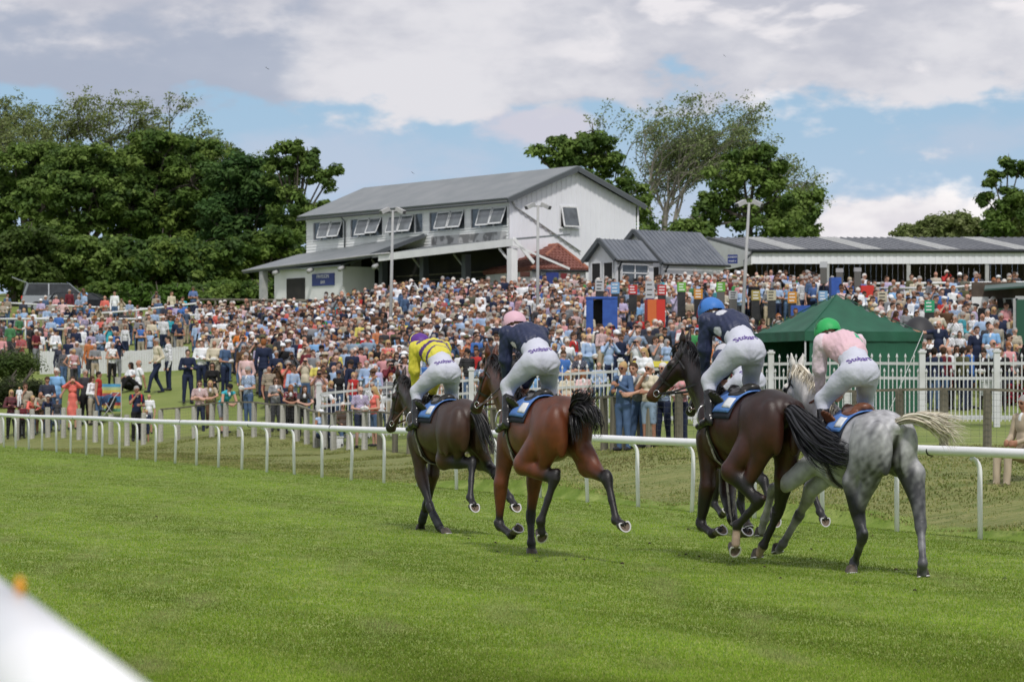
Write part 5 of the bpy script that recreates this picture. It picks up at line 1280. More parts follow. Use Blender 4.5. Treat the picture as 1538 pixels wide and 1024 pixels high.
# how much of each one shows: nearer ones first, those on the open left slope count as well
def score(c):
    s = 4300 / c[1]
    if c[0] < 480: s *= 1.25
    if 640 < c[0] < 720 or 745 < c[0] < 850: s *= .93 if c[1] < 93 else 1
    if c[0] > 1385: s *= 1.15
    return s
cand.sort(key=score, reverse=True)
NI = 300 - len(near_taken)
STATION = [(0, 60, 'at the far left'), (60, 130, 'left of the white board fence'), (130, 200, 'above the white board fence'), (200, 270, 'above the seated man in white'), (270, 340, 'above the man in the dark blazer'), (340, 410, 'above the blue checked shirt'),
           (410, 480, 'behind the grey suit'), (480, 560, 'up the slope behind the yellow polo'), (560, 625, 'below the left lamp post'), (625, 700, 'behind the yellow jockey'), (700, 765, 'between the yellow and navy jockeys'),
           (765, 830, 'behind the pink-capped jockey'), (830, 900, 'below the blue betting booth'), (900, 960, 'behind the denim jacket'), (960, 1020, 'below the red and orange booth'), (1020, 1100, 'behind the dark bay horse head'),
           (1100, 1180, 'behind the blue-capped jockey'), (1180, 1260, 'behind the green-capped jockey'), (1260, 1400, 'behind the green marquee'), (1400, 1460, 'above the pointing man'), (1460, 1540, 'above the navy suit'), (1540, 1700, 'at the far right edge')]
def station(px):
    for a, b, t in STATION:
        if a <= px < b: return t
    return 'at the far left' if px < 0 else 'at the far right edge'
POSEW = {'down': '', 'crossed': 'arms folded', 'hips': 'hands on hips', 'hold': 'reading a racecard', 'binoc': 'with binoculars', 'phone': 'holding a phone', 'chin': 'hand at mouth', 'pockets': 'hands in pockets', 'sitchair': 'sitting'}
used = set(); stuff_v = []; stuff_f = []; stuff_c = []; off = 0
hairw = {'short': '{} hair', 'long': 'long {} hair', 'bald': 'balding', 'bun': '{} bun'}
pose_w = [('down', 7), ('crossed', 7), ('hips', 2), ('hold', 8), ('binoc', 3), ('phone', 3), ('chin', 3), ('pockets', 3)]
for i, (px, d, x) in enumerate(cand):
    indiv = i < NI
    for tr in range(60):
        fem = rnd.random() < .33
        pose = pick(pose_w) if not (d < 92 and px > 480 and rnd.random() < .4) else 'sitchair'
        top = pick(TOPS); bot = pick(BOTS)
        sl = rnd.choice(['long', 'short', 'short']) if not fem else rnd.choice(['short', 'none', 'long'])
        if top in ('navy', 'black', 'charcoal') and rnd.random() < .5: sl = 'long'
        if not fem: hr = rnd.choice(['short', 'short', 'short', 'short', 'bald']); hc = pick([('grey', 8), ('white', 4), ('dark', 4), ('brown', 7), ('ginger', 1)])
        else: hr = rnd.choice(['long', 'short', 'long']); hc = pick([('blonde', 7), ('brown', 5), ('dark', 3), ('grey', 4), ('white', 2)])
        hat = None; hatc = None
        if rnd.random() < .13: hat = rnd.choice(['cap', 'flat', 'sun', 'cap']); hatc = rnd.choice(['white', 'navy', 'beige', 'cream', 'black', 'white', 'olive'])
        gl = rnd.random() < .22
        pat = rnd.choice([None, None, None, None, 'check', 'stripe', 'print'])
        kind = {'long': 'jacket' if top in ('navy', 'black', 'charcoal', 'brown', 'olive') else 'long-sleeved shirt', 'short': 'shirt', 'none': 'vest'}[sl]
        if not indiv: break
        hd_ = (f'{hatc} ' + {'cap': 'cap', 'flat': 'flat cap', 'sun': 'sunhat'}[hat]) if hat else hairw[hr].format(hc)
        pw = POSEW[pose]
        patw = {None: '', 'check': 'checked ', 'stripe': 'striped ', 'print': 'patterned '}[pat]
        lb = f"{'woman' if fem else 'man'} in {patw}{top} {kind}, {hd_}" + (f', {pw}' if pw else '') + f', {station(px)}'
        while len(lb.split()) > 16 and pw: lb = lb.replace(f', {pw}', ''); pw = ''
        if len(lb.split()) > 16: lb = lb.replace('long-sleeved ', '')
        if len(lb.split()) <= 16 and lb not in used: used.add(lb); break
    kw = dict(pose=pose, sleeve=sl, bottom='trousers', hair=hr, female=fem, glasses=gl and indiv)
    if hat: kw['hat'] = hat
    sc = rnd.uniform(.93, 1.06) * (.94 if fem else 1.02)
    rot = R_(rnd.gauss(18, 22))
    if indiv:
        kw['build'] = rnd.choice([1.0, 1.12])
        place_person(px, d, rot=rot, h=.025, scale=sc * (1.06 if px < 480 else 1.03), top=top, bottomc=bot, hairc=hc, pattern=pat, hatc=hatc, label=lb, group='spectators standing on the slope', **kw)
    else:
        if pose in ('phone', 'chin', 'pockets'): kw['pose'] = 'hold' if pose != 'pockets' else 'down'
        v, f, lab = template(.034, **kw)
        c = colour_person(lab, v, PAL[top], PAL[bot], HAIRC[hc], SKINS[rnd.randrange(5)], hat=PAL[hatc] if hatc else None, pattern=pat if pat != 'print' else None)
        cz, sz = math.cos(rot), math.sin(rot); w = v * sc
        w = np.stack([w[:, 0] * cz - w[:, 1] * sz + x, w[:, 0] * sz + w[:, 1] * cz + d, w[:, 2] + gz(x, d)], 1)
        stuff_v.append(w.astype(np.float32)); stuff_f.append(f + off); stuff_c.append(c.astype(np.float32)); off += len(v)
cr = link_mesh('crowd', np_mesh('crowd', np.concatenate(stuff_v), np.concatenate(stuff_f), True, np.concatenate(stuff_c)), M_person)
tag(cr, 'dense mass of spectators packed up the slope below the stand', kind='stuff')
print('PEOPLE near', len(near_taken), 'total', len(cand) + len(near_taken), 'templates', len(_tp), 'stuff verts', off)
# ---------------------------------------------------------------- fences
M_oldwood = mat('weathered_wood', (.10, .092, .065), .85, (.20, .185, .14), 6, bump=.4, bscale=30, stretch=(1, 1, .15))
M_palewood = mat('bleached_wood', (.34, .33, .29), .85, (.50, .49, .45), 7, bump=.4, bscale=30, stretch=(1, 1, .15))
M_wire = mat('wire', (.12, .13, .12), .5, metal=.6)
def flat_text(s, size, m, parent, loc, rx=math.pi/2, rz=0.0, name='lettering', ext=.004):
    cu = bpy.data.curves.new('t', 'FONT'); cu.body = s; cu.size = size; cu.align_x = 'CENTER'; cu.align_y = 'CENTER'; cu.extrude = ext
    tmp = bpy.data.objects.new('t', cu); scene.collection.objects.link(tmp); bpy.context.view_layer.update()
    me = bpy.data.meshes.new_from_object(tmp.evaluated_get(bpy.context.evaluated_depsgraph_get())); bpy.data.objects.remove(tmp)
    me.materials.clear(); o = link_mesh(name, me, m, parent); o.location = loc; o.rotation_euler = (rx, 0, rz); return o
def wooden_fence():
    pts = []; px = -40.0
    P = lambda px: ((px - CX) / F * np.interp(px, FENCE_PX, FENCE_D), np.interp(px, FENCE_PX, FENCE_D))
    last = None
    while px < 1700:
        x, y = P(px)
        if last is None or math.hypot(x - last[0], y - last[1]) >= last[2]:
            sp = 1.6 if px < 900 else (.62 if px < 1100 else .82)
            if px < 500: sp = .95
            pts.append((px, x, y)); last = (x, y, sp)
        px += .5
    root = empty('post_and_wire_fence', (pts[0][1], pts[0][2], gz(pts[0][1], pts[0][2])), label='long weathered wooden post and rail fence with wire mesh along the top of the bank', cat='fence')
    ox, oy, oz = root.location
    tops = []
    for i, (px, x, y) in enumerate(pts):
        z = gz(x, y); h = 1.08 + rnd.uniform(-.03, .03); w = .088 if px > 560 else .095
        m = MB(); lx = rnd.uniform(-.02, .02)
        m.tube([(x - ox, y - oy, z - .15 - oz), (x - ox + lx, y - oy, z + h - oz)], [w, w * .95], 7)
        if i < 100: m.build('post', M_oldwood if px > 560 else M_palewood, root, False)
        tops.append((x - ox + lx, y - oy, z + h - oz))
    m = MB()
    for a, b in zip(tops[:-1], tops[1:]):
        if pts[tops.index(a)][0] < 228: continue
        m.beam(V(a) + V((0, 0, .02)), V(b) + V((0, 0, .02)), .10, .05)
    m.build('top_rail', M_oldwood, root)
    w = MB()
    for a, b in zip(tops[:-1], tops[1:]):
        a, b = V(a), V(b); L = (b - a).length
        for k in range(9): w.beam(a - V((0, .09, .06 + k * .115)), b - V((0, .09, .06 + k * .115)), .004, .004)
        n = max(2, int(L / .15))
        for k in range(n): c = a.lerp(b, k / n) - V((0, .09, 0)); w.beam(c - V((0, 0, .05)), c - V((0, 0, 1.0)), .003, .003)
    w.build('wire_mesh', M_wire, root)
wooden_fence()
PK = [(479, 88.5), (594, 86), (708, 84.2), (820, 82.4), (932, 80.7), (1045, 79), (1158, 77.3), (1272, 75.6), (1385, 74), (1497, 73), (1610, 72)]
M_pick = mat('weathered_white_paint', (.60, .61, .63), .55, (.45, .46, .44), 2.0, contrast=(.45, .8))
def picket_fence():
    x0, y0 = (PK[0][0] - CX) / F * PK[0][1], PK[0][1]
    root = empty('picket_fence', (x0, y0, gz(x0, y0)), label='tall white picket fence with spear-topped pickets in front of the crowd', cat='fence')
    o = V(root.location); bases = [V(((p - CX) / F * d, d, gz((p - CX) / F * d, d))) for p, d in PK]
    for b in bases:
        m = MB(); q = b - o; m.box((q.x - .075, q.y - .075, q.z - .1), (q.x + .075, q.y + .075, q.z + 1.90)); m.box((q.x - .10, q.y - .10, q.z + 1.90), (q.x + .10, q.y + .10, q.z + 1.96)); m.box((q.x-.06, q.y-.06, q.z+1.96), (q.x+.06, q.y+.06, q.z+2.0))
        m.build('gate_post', M_pick, root)
    for a, b in zip(bases[:-1], bases[1:]):
        a, b = a - o, b - o
        for z, h in ((1.62, .075), (1.24, .075), (.24, .11)): m = MB(); m.beam(a + V((0, 0, z)), b + V((0, 0, z)), .05, h); m.build('crossrail', M_pick, root)
        n = 9; p = MB()
        for k in range(1, n):
            c = a.lerp(b, k / n)
            for tp, off in ((1.80, 0),): 
                p.box((c.x - .013, c.y - .05, c.z + .14), (c.x + .013, c.y - .027, c.z + 1.74)); p.tube([c + V((0, -.04, 1.74)), c + V((0, -.04, 1.79)), c + V((0, -.04, 1.82)), c + V((0, -.04, 1.88))], [.012, .034, .03, .004], 6)
        for k in range(n):
            c = a.lerp(b, (k + .5) / n)
            p.box((c.x - .013, c.y - .05, c.z + .14), (c.x + .013, c.y - .027, c.z + 1.36)); p.tube([c + V((0, -.04, 1.36)), c + V((0, -.04, 1.41)), c + V((0, -.04, 1.44)), c + V((0, -.04, 1.50))], [.012, .034, .03, .004], 6)
        p.build('picket_panel', M_pick, root)
picket_fence()
def rail_run(name, pts, label, h=1.1, mat_=M_wpaint, r=.05, cat='railing', mid=False, posts=2.2, pr=.04, group=None, slope=False):
    """a run of post and rail following ground points (px, d, top row)"""
    P = [at(px, y, d) for px, d, y in pts]
    root = empty(name, (P[0].x, P[0].y, gz(P[0].x, P[0].y)), label=label, cat=cat, group=group); o = V(root.location)
    m = MB(); m.tube([p - o for p in P], r, 8); m.build('top_rail', mat_, root, True)
    if mid: m = MB(); m.tube([p - o - V((0, 0, .45)) for p in P], r * .7, 8); m.build('mid_rail', mat_, root, True)
    for a, b in zip(P[:-1], P[1:]):
        n = max(1, int((b - a).length / posts))
        for k in range(n + 1):
            c = a.lerp(b, k / n); g = gz(c.x, c.y)
            if c.z - g < .1: g = c.z - h
            m = MB(); m.tube([c - o, V((c.x, c.y, g - .1)) - o], pr, 8); m.build('post', mat_, root, True)
    return root
rail_run('white_railing', [(-30, 160, 453), (155, 160, 462), (230, 160, 464)], 'straight white rail in front of the parked cars')
rail_run('white_railing', [(38, 148, 480), (205, 147, 466), (300, 146, 455)], 'long white rail climbing to the right in front of the trees')
rail_run('white_railing', [(-30, 143, 479), (70, 143, 479), (205, 141, 479), (293, 139, 473), (400, 138, 470)], 'lower white rail with spectators leaning on it at the left')
rail_run('white_railing', [(74, 139, 494), (160, 138, 495)], 'short low white rail below the others on the left')
rail_run('white_railing', [(400, 134, 470), (530, 132, 468), (590, 131, 462), (645, 130, 454)], 'white rail running through the crowd below the verandah')
rail_run('wooden_railing', [(298, 143, 450), (430, 139, 451), (500, 137, 452)], 'dark wooden railing along the terrace at the left end of the stand', mat_=M_oldwood, posts=1.1, r=.06, pr=.05, mid=True)
rail_run('wooden_railing', [(436, 135, 453), (560, 133, 452)], 'grey wooden railing below the left end of the stand', mat_=M_oldwood, posts=1.3, r=.05, pr=.045)
rail_run('white_railing', [(1170, 122, 427), (1300, 121, 426), (1560, 119, 424)], 'upper white rail along the front of the long shed')
rail_run('white_railing', [(1305, 117, 433), (1420, 115, 433), (1470, 114, 428)], 'sloping white rail below the man in the pink shirt')
rail_run('white_railing', [(1310, 112, 447), (1400, 111, 455)], 'lower white rail above the green marquee')
m = MB(); a = at(1300, 462, 118.0); m.slab([at(1308, 437, 118), at(1455, 437, 117), at(1455, 462, 117), at(1308, 462, 118)], .2, (0, 1, 0))
tag(m.build('terrace_wall', M_wpaint), 'long white panel wall below the shed rail', 'wall')
# white board fence on the left lawn
def board_fence():
    a, b = (60, 126.0), (283, 122.0)
    A = V(((a[0] - CX) / F * a[1], a[1], 0)); B = V(((b[0] - CX) / F * b[1], b[1], 0)); A.z = gz(A.x, A.y); B.z = gz(B.x, B.y)
    root = empty('board_fence', A, label='low white wooden board fence across the left lawn', cat='fence'); m = MB(); n = 62; q = MB()
    for k in range(n):
        c = A.lerp(B, k / n); c.z = gz(c.x, c.y); d = (B - A).normalized(); w = (B - A).length / n * .92; h = .98 + rnd.uniform(-.02, .02)
        e = c + d * w; c0 = c - A; e0 = e - A
        m.slab([(c0.x, c0.y, c0.z - .05), (e0.x, e0.y, c0.z - .05), (e0.x, e0.y, c0.z + h), (c0.x, c0.y, c0.z + h)], .025, (0, 1, 0))
    m.build('boards', M_wpaint, root)
    q.beam(V((0, .06, .8)), B - A + V((0, .06, .8)), .05, .08); q.build('rail', M_wpaint, root)
board_fence()

# ---------------------------------------------------------------- the stand
M_clad = mat('white_weatherboard', (.80, .81, .81), .6, (.68, .69, .69), 1.3, contrast=(.45, .85), bump=.1, bscale=8)
M_gable = mat('pale_metal_cladding', (.76, .77, .82), .5, (.69, .70, .75), .8, contrast=(.4, .8))
M_roof = mat('grey_metal_roof', (.16, .18, .19), .45, (.21, .225, .235), .9, contrast=(.4, .7))
M_roof2 = mat('slate_metal_roof', (.105, .12, .145), .45, (.14, .155, .18), 2)
M_trim = mat('grey_trim', (.08, .09, .10), .5)
M_gutter = mat('black_gutter', (.02, .025, .03), .4)
M_glass = mat('window_glass', (.05, .06, .07), .12, (.10, .115, .13), 3, spec=.8)
M_sash = mat('sash_glass', (.09, .105, .11), .12, (.18, .20, .22), 1.5, spec=.8)  # reflected surroundings put into the pane colour
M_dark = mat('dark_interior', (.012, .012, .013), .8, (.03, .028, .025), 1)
M_post = mat('grey_post', (.33, .34, .35), .6, (.42, .42, .42), 3)
M_flake = mat('flaking_paint', (.20, .20, .20), .8, (.5, .5, .5), 2.2, contrast=(.45, .55))
M_tile = mat('red_clay_tile', (.17, .055, .04), .8, (.27, .11, .085), 7, bump=.5, bscale=12)
M_ridge = mat('orange_ridge_tile', (.34, .12, .07), .7, (.26, .09, .05), 6)
M_blue = mat('blue_board', (.02, .04, .20), .5)
M_bluetarp = mat('blue_cover', (.02, .07, .32), .6, (.03, .10, .40), 4, bump=.4, bscale=6)
M_letter = mat('white_lettering', (.75, .76, .78), .5)
M_brownboard = mat('brown_board', (.055, .038, .028), .7, (.09, .065, .05), 4)

def stand():
    root = empty('grandstand', (-.13, 135, 0), math.atan2(.6, .8), label='two-storey white weatherboarded grandstand with a grey roof and open upper windows', cat='grandstand')
    W, L, ze, zr, zb = 7.7, 17.6, 10.95, 12.5, 5.0
    # gable wall, ribbed
    m = MB(); n = 52
    def top(x): return ze + (zr - ze) * (1 - abs(x - W / 2) / (W / 2)) - .02
    for k in range(n):
        x0, x1 = W * k / n, W * (k + 1) / n; dy = -.022 if k % 2 else 0
        m.add([(x0, dy, zb), (x1, dy, zb), (x1, dy, top(x1)), (x0, dy, top(x0))], [(0, 1, 2, 3)])
        m.add([(x1, -.022, zb), (x1, 0, zb), (x1, 0, top(x1)), (x1, -.022, top(x1))], [(0, 1, 2, 3)])
    m.add([(0, L, zb), (W, L, zb), (W, L, ze), (W/2, L, zr), (0, L, ze)], [(4, 3, 2, 1, 0)])
    m.add([(W, 0, zb), (W, L, zb), (W, L, ze), (W, 0, ze)], [(0, 1, 2, 3)])
    m.build('gable_wall', M_gable, root)
    # long wall: overlapping boards between the windows, above and below
    wins = [(.10, 3.05), (3.52, 6.5), (7.03, 9.98), (10.55, 13.45), (14.1, 16.93)]; w0, w1 = 9.72, 10.62
    m = MB()
    def boards(y0, y1, z0, z1, h=.15):
        z = z0
        while z < z1 - .02:
            t = min(z + h, z1); m.add([(-.035, y0, z), (-.035, y1, z), (-.008, y1, t), (-.008, y0, t), (0, y0, z), (0, y1, z)], [(1, 0, 3, 2), (0, 1, 5, 4)]); z += h
    boards(0, L, zb + 2.0, w0 - .06); boards(0, L, w1 + .04, ze)
    ys = [0] + [v for w in wins for v in w] + [L]
    for i in range(0, len(ys), 2): boards(ys[i], ys[i + 1], w0 - .06, w1 + .04)
    m.build('long_wall', M_clad, root)
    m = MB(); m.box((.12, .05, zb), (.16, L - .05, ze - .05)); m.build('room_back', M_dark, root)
    m = MB(); m.add([(-.05, .2, 9.0), (-.05, 6.3, 9.05), (-.05, 6.3, 9.45), (-.05, .2, 9.45)], [(0, 3, 2, 1)]); m.build('peeling_panel', M_flake, root)
    for i, (a, b) in enumerate(wins):
        f = MB(); t = .05
        f.box((-.06, a, w0 - .05), (.04, b, w0)); f.box((-.05, a, w1), (.04, b, w1 + .04))
        d = (b - a) / 4
        cuts = [a, a + d * 1.0, a + d * 2.0, a + d * 3.0, b]
        cuts = [a, a + (b-a)*.38, a + (b-a)*.76, b] if i != 2 else [a, a + (b-a)*.24, a + (b-a)*.62, b]
        for y in cuts: f.box((-.045, y - t / 2, w0), (.04, y + t / 2, w1))
        fr = f.build('window', M_wpaint, root)
        g = MB(); g.box((.02, a, w0), (.028, b, w1)); g.build('pane', M_glass, fr)
        for c in range(3):
            y0, y1 = cuts[c] + .04, cuts[c + 1] - .04
            if (i == 2 and c == 0) or (i != 2 and c == 2): continue
            an = math.radians(rnd.choice([20, 22, 25, 18])); s = MB(); hgt = w1 - w0 - .02
            dx, dz = -math.sin(an), -math.cos(an); o_ = V((-.05, 0, w1)); tv = V((dx, 0, dz)) * hgt; nv = V((-dz, 0, dx)) * -.02
            for (p, q) in ((0, .08), (.92, 1.0)): s.add([o_ + tv*p + V((0, y0, 0)), o_ + tv*p + V((0, y1, 0)), o_ + tv*q + V((0, y1, 0)), o_ + tv*q + V((0, y0, 0))] + [o_ + tv*p + V((0, y0, 0)) + nv, o_ + tv*p + V((0, y1, 0)) + nv, o_ + tv*q + V((0, y1, 0)) + nv, o_ + tv*q + V((0, y0, 0)) + nv], [(0,3,2,1),(4,5,6,7),(0,1,5,4),(1,2,6,5),(2,3,7,6),(3,0,4,7)])
            for yy in (y0, y1 - .06): s.add([o_ + V((0, yy, 0)), o_ + V((0, yy + .06, 0)), o_ + tv + V((0, yy + .06, 0)), o_ + tv + V((0, yy, 0))] + [q + nv for q in (o_ + V((0, yy, 0)), o_ + V((0, yy + .06, 0)), o_ + tv + V((0, yy + .06, 0)), o_ + tv + V((0, yy, 0)))], [(0,3,2,1),(4,5,6,7),(0,1,5,4),(1,2,6,5),(2,3,7,6),(3,0,4,7)])
            sh = s.build('sash', M_wpaint, fr)
            g = MB(); e = nv * .5; g.add([o_ + e + V((0, y0, 0)), o_ + e + V((0, y1, 0)), o_ + tv + e + V((0, y1, 0)), o_ + tv + e + V((0, y0, 0))], [(0, 3, 2, 1)]); g.build('pane', M_sash, fr)
    # roof
    m = MB(); ov = .35; sl = (zr - ze) / (W / 2)
    for s, xe, xr in ((0, -ov, W / 2), (1, W + ov, W / 2)):
        zz = ze - sl * ov
        m.slab([(xe, -ov, zz + .1), (xr, -ov, zr + .1), (xr, L + ov, zr + .1), (xe, L + ov, zz + .1)] if s else [(xe, L + ov, zz + .1), (xr, L + ov, zr + .1), (xr, -ov, zr + .1), (xe, -ov, zz + .1)], .09)
    m.build('roof', M_roof, root)
    m = MB(); zz = ze - sl * ov
    m.beam((-ov, -ov - .02, zz + .03), (W / 2, -ov - .02, zr + .03), .05, .22); m.beam((W + ov, -ov - .02, zz + .03), (W / 2, -ov - .02, zr + .03), .05, .22); m.build('bargeboard', M_trim, root)
    m = MB(); m.tube([(-ov - .04, -ov, zz), (-ov - .04, L + ov, zz)], .055, 8); m.tube([(-ov, 13.9, zz), (-.08, 13.9, zz - .25), (-.08, 13.9, 8.9)], .04, 8); m.build('gutter', M_trim, root, True)
    m = MB(); m.box((-.06, -.03, ze - .28), (0, L, ze - .03)); m.build('eaves_board', M_clad, root)
    m = MB(); m.tube([(W + .1, -.06, ze), (W + .05, -.06, zb)], .045, 8); m.build('downpipe', M_wpaint, root, True)
    m = MB(); m.tube([(.1, -.08, ze - .1), (.3, -.08, ze - .35), (4.2, -.08, 8.6)], .04, 8); m.build('sloping_pipe', M_post, root, True)
    # gable window, its light tilted out
    wx0, wx1, z0, z1 = 3.05, 4.05, 9.75, 10.72
    f = MB(); f.box((wx0, -.05, z0 - .05), (wx1, .02, z0)); f.box((wx0, -.05, z1), (wx1, .02, z1 + .05)); f.box((wx0 - .05, -.05, z0 - .05), (wx0, .02, z1 + .05)); f.box((wx1, -.05, z0 - .05), (wx1 + .05, .02, z1 + .05)); f.box((wx0 - .1, -.12, z0 - .1), (wx1 + .1, .0, z0 - .05))
    fr = f.build('window', M_wpaint, root); g = MB(); g.box((wx0, -.035, z0), (wx1, -.03, z1)); g.build('opening', M_dark, fr)
    s = MB(); an = math.radians(14); tv = V((0, -math.sin(an), -math.cos(an))) * (z1 - z0); o_ = V((0, -.06, z1))
    def bar(a, b): s.beam(o_ + a, o_ + b, .07, .04, (0, -1, 0))
    A_, B_ = V((wx0 + .03, 0, 0)), V((wx1 - .03, 0, 0)); bar(A_, B_); bar(A_ + tv, B_ + tv); bar(A_, A_ + tv); bar(B_, B_ + tv); s.build('sash', M_wpaint, fr)
    g = MB(); g.add([o_ + A_, o_ + B_, o_ + B_ + tv, o_ + A_ + tv], [(0, 3, 2, 1)]); g.build('pane', M_glass, fr)
    # verandah roofs
    m = MB()
    m.slab([(-.03, 6.7, 9.60), (-3.35, 6.7, 8.52), (-3.35, 18.4, 8.15), (-.03, 18.4, 9.05)], .08, (0, 0, 1)); m.build('verandah_roof', M_roof, root)
    m = MB(); m.slab([(-.03, -4.7, 9.12), (-3.3, -4.7, 8.80), (-3.3, 6.68, 8.42), (-.03, 6.68, 9.0)], .08, (0, 0, 1)); m.build('verandah_roof', M_roof, root)
    m = MB(); m.beam((-.2, 6.66, 9.52), (-3.4, 6.66, 8.45), .04, .20); m.build('verandah_verge', M_trim, root)
    m = MB(); m.beam((-3.37, 18.4, 8.05), (-3.37, 6.7, 8.42), .04, .14); m.build('verandah_fascia', M_trim, root)
    m = MB(); m.beam((-3.36, 6.0, 8.32), (-3.33, -4.75, 8.62), .05, .34); m.build('verandah_fascia', M_clad, root)
    m = MB(); m.tube([(-3.42, 18.4, 8.10), (-3.42, 6.7, 8.47), (-3.42, 5, 8.5)], .05, 8); m.build('gutter', M_post, root, True)
    m = MB(); m.beam((-3.3, -4.74, 8.80), (-2.15, -4.74, 7.72), .05, .16); m.beam((-3.3, -4.74, 8.5), (-.1, -4.74, 7.5), .05, .1); m.build('side_brace', M_clad, root)
    for x, y, mm in ((-3.2, -4.5, M_clad), (-1.6, 1.25, M_trim), (-1.6, 4.7, M_trim), (-1.6, 8.2, M_trim), (-1.6, 11.5, M_trim), (-3.2, 16.7, M_post)):
        q = MB(); w = .16 if mm is not M_clad else .17; g = gz(root.location.x + .8 * x - .6 * y, 135 + .6 * x + .8 * y) - .2
        q.box((x - w, y - w, g), (x + w, y + w, 8.35 if y < 15 else 8.05)); q.build('verandah_post', mm, root)
        if mm is not M_post: q = MB(); q.beam((x, y + .1, 7.7), (x, y + 1.0, 8.4), .08, .08); q.build('strut', M_post if mm is not M_clad else M_clad, root)
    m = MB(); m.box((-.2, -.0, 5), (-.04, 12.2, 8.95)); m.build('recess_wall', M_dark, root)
    m = MB(); m.box((-.32, 1, 7.55), (-.2, 9, 7.62)); m.box((-.32, 1, 7.3), (-.2, 9, 7.34)); m.build('shutter_rail', M_oldwood, root)
    for y in (15.2, 12.0, 9.2, 6.2):
        q = MB(); q.tube([(-3.25, y, 7.98), (-3.6, y - .12, 7.86)], [.10, .12], 10); q.build('loudspeaker', M_post, root, True)
    return root
stand()
def gable_house(name, label, apex, dirs, W, L, zb, ze, zr, wall, roofm, trim=M_trim, openings=(), side=()):
    e, g = V(dirs[0]).normalized(), V(dirs[1]).normalized()
    root = empty(name, (apex[0], apex[1], zb), math.atan2(e.y, e.x), label, 'building')
    # local: x along the ridge, y across (left positive); the near gable stands at x = 0
    m = MB(); h0, h1 = ze - zb, zr - zb; w = W / 2 - .18
    m.add([(0, -w, -.5), (0, w, -.5), (0, w, h0), (0, 0, h1 - .08), (0, -w, h0), (L, -w, -.5), (L, w, -.5), (L, w, h0), (L, 0, h1 - .08), (L, -w, h0)], [(0, 4, 3, 2, 1), (5, 6, 7, 8, 9), (0, 5, 9, 4), (1, 2, 7, 6)]); m.build('wall', wall, root)
    sl = (h1 - h0) / (W / 2); m = MB(); ov = .22; m.slab([(-ov, -W/2, h0), (L + .1, -W/2, h0), (L + .1, 0, h1), (-ov, 0, h1)], .07); m.slab([(-ov, 0, h1), (L + .1, 0, h1), (L + .1, W/2, h0), (-ov, W/2, h0)], .07)
    k = 0
    while k * .24 < L: 
        for s in (1, -1): m.beam((k * .24 - ov + .12, s * W/2, h0 + .012), (k * .24 - ov + .12, 0, h1 + .012), .03, .03)
        k += 1
    m.build('roof', roofm, root)
    m = MB(); m.beam((-ov - .02, -W/2, h0 - .04), (-ov - .02, 0, h1 - .04), .05, .20); m.beam((-ov - .02, W/2, h0 - .04), (-ov - .02, 0, h1 - .04), .05, .20); m.build('bargeboard', trim, root)
    m = MB(); m.tube([(-ov, -W/2 - .05, h0 - .06), (L + .1, -W/2 - .05, h0 - .06)], .055, 8); m.tube([(.15, -W/2 - .02, h0 - .08), (.1, -w - .05, h0 - .35), (.1, -w - .05, -.3)], .04, 8); m.build('gutter', M_gutter, root, True)
    for (y0, y1, z0, z1) in openings:
        f = MB(); f.box((-.03, y0, z0), (-.005, y1, z1)); fr = f.build('window', M_dark, root)
        f = MB(); f.box((-.06, y0 - .06, z0 - .06), (-.031, y0, z1 + .06)); f.box((-.06, y1, z0 - .06), (-.031, y1 + .06, z1 + .06)); f.box((-.06, y0, z1), (-.031, y1, z1 + .06)); f.build('frame', M_wpaint, fr)
    for (x0, x1, z0, z1, nn) in side:
        f = MB(); f.box((x0, -w - .03, z0), (x1, -w - .005, z1)); fr = f.build('window', M_glass, root)
        f = MB(); f.box((x0 - .05, -w - .06, z0 - .05), (x1 + .05, -w - .031, z0)); f.box((x0 - .05, -w - .06, z1), (x1 + .05, -w - .031, z1 + .05)); f.box((x0 - .05, -w - .06, (z0 + z1) / 2 + .1), (x1 + .05, -w - .031, (z0 + z1) / 2 + .15))
        for q in range(nn + 1): xx = x0 + (x1 - x0) * q / nn; f.box((xx - .03, -w - .06, z0), (xx + .03, -w - .031, z1))
        f.build('frame', M_wpaint, fr)
    return root
e_ = (.80, .60); g_ = (.6, -.8)
A1 = at(905, 361, 126.5); A2 = at(957, 346, 130.5)
gable_house('gabled_hut', 'small white hut with a slate grey gable roof and a window, front of a pair', (A1.x, A1.y), (e_, g_), 2.35, 2.1, 5.6, 7.68, 8.62, M_wpaint, M_roof2, openings=((-.75, -.15, 1.0, 1.95), (.1, .7, 1.0, 1.95)), side=((.25, 1.75, .9, 1.85, 2),))
gable_house('gabled_hut', 'larger white hut with a steep slate grey roof, behind the small one', (A2.x, A2.y), (e_, g_), 4.1, 3.7, 5.6, 7.68, 9.25, M_wpaint, M_roof2, openings=((-1.6, -1.0, 0.0, 1.9),))
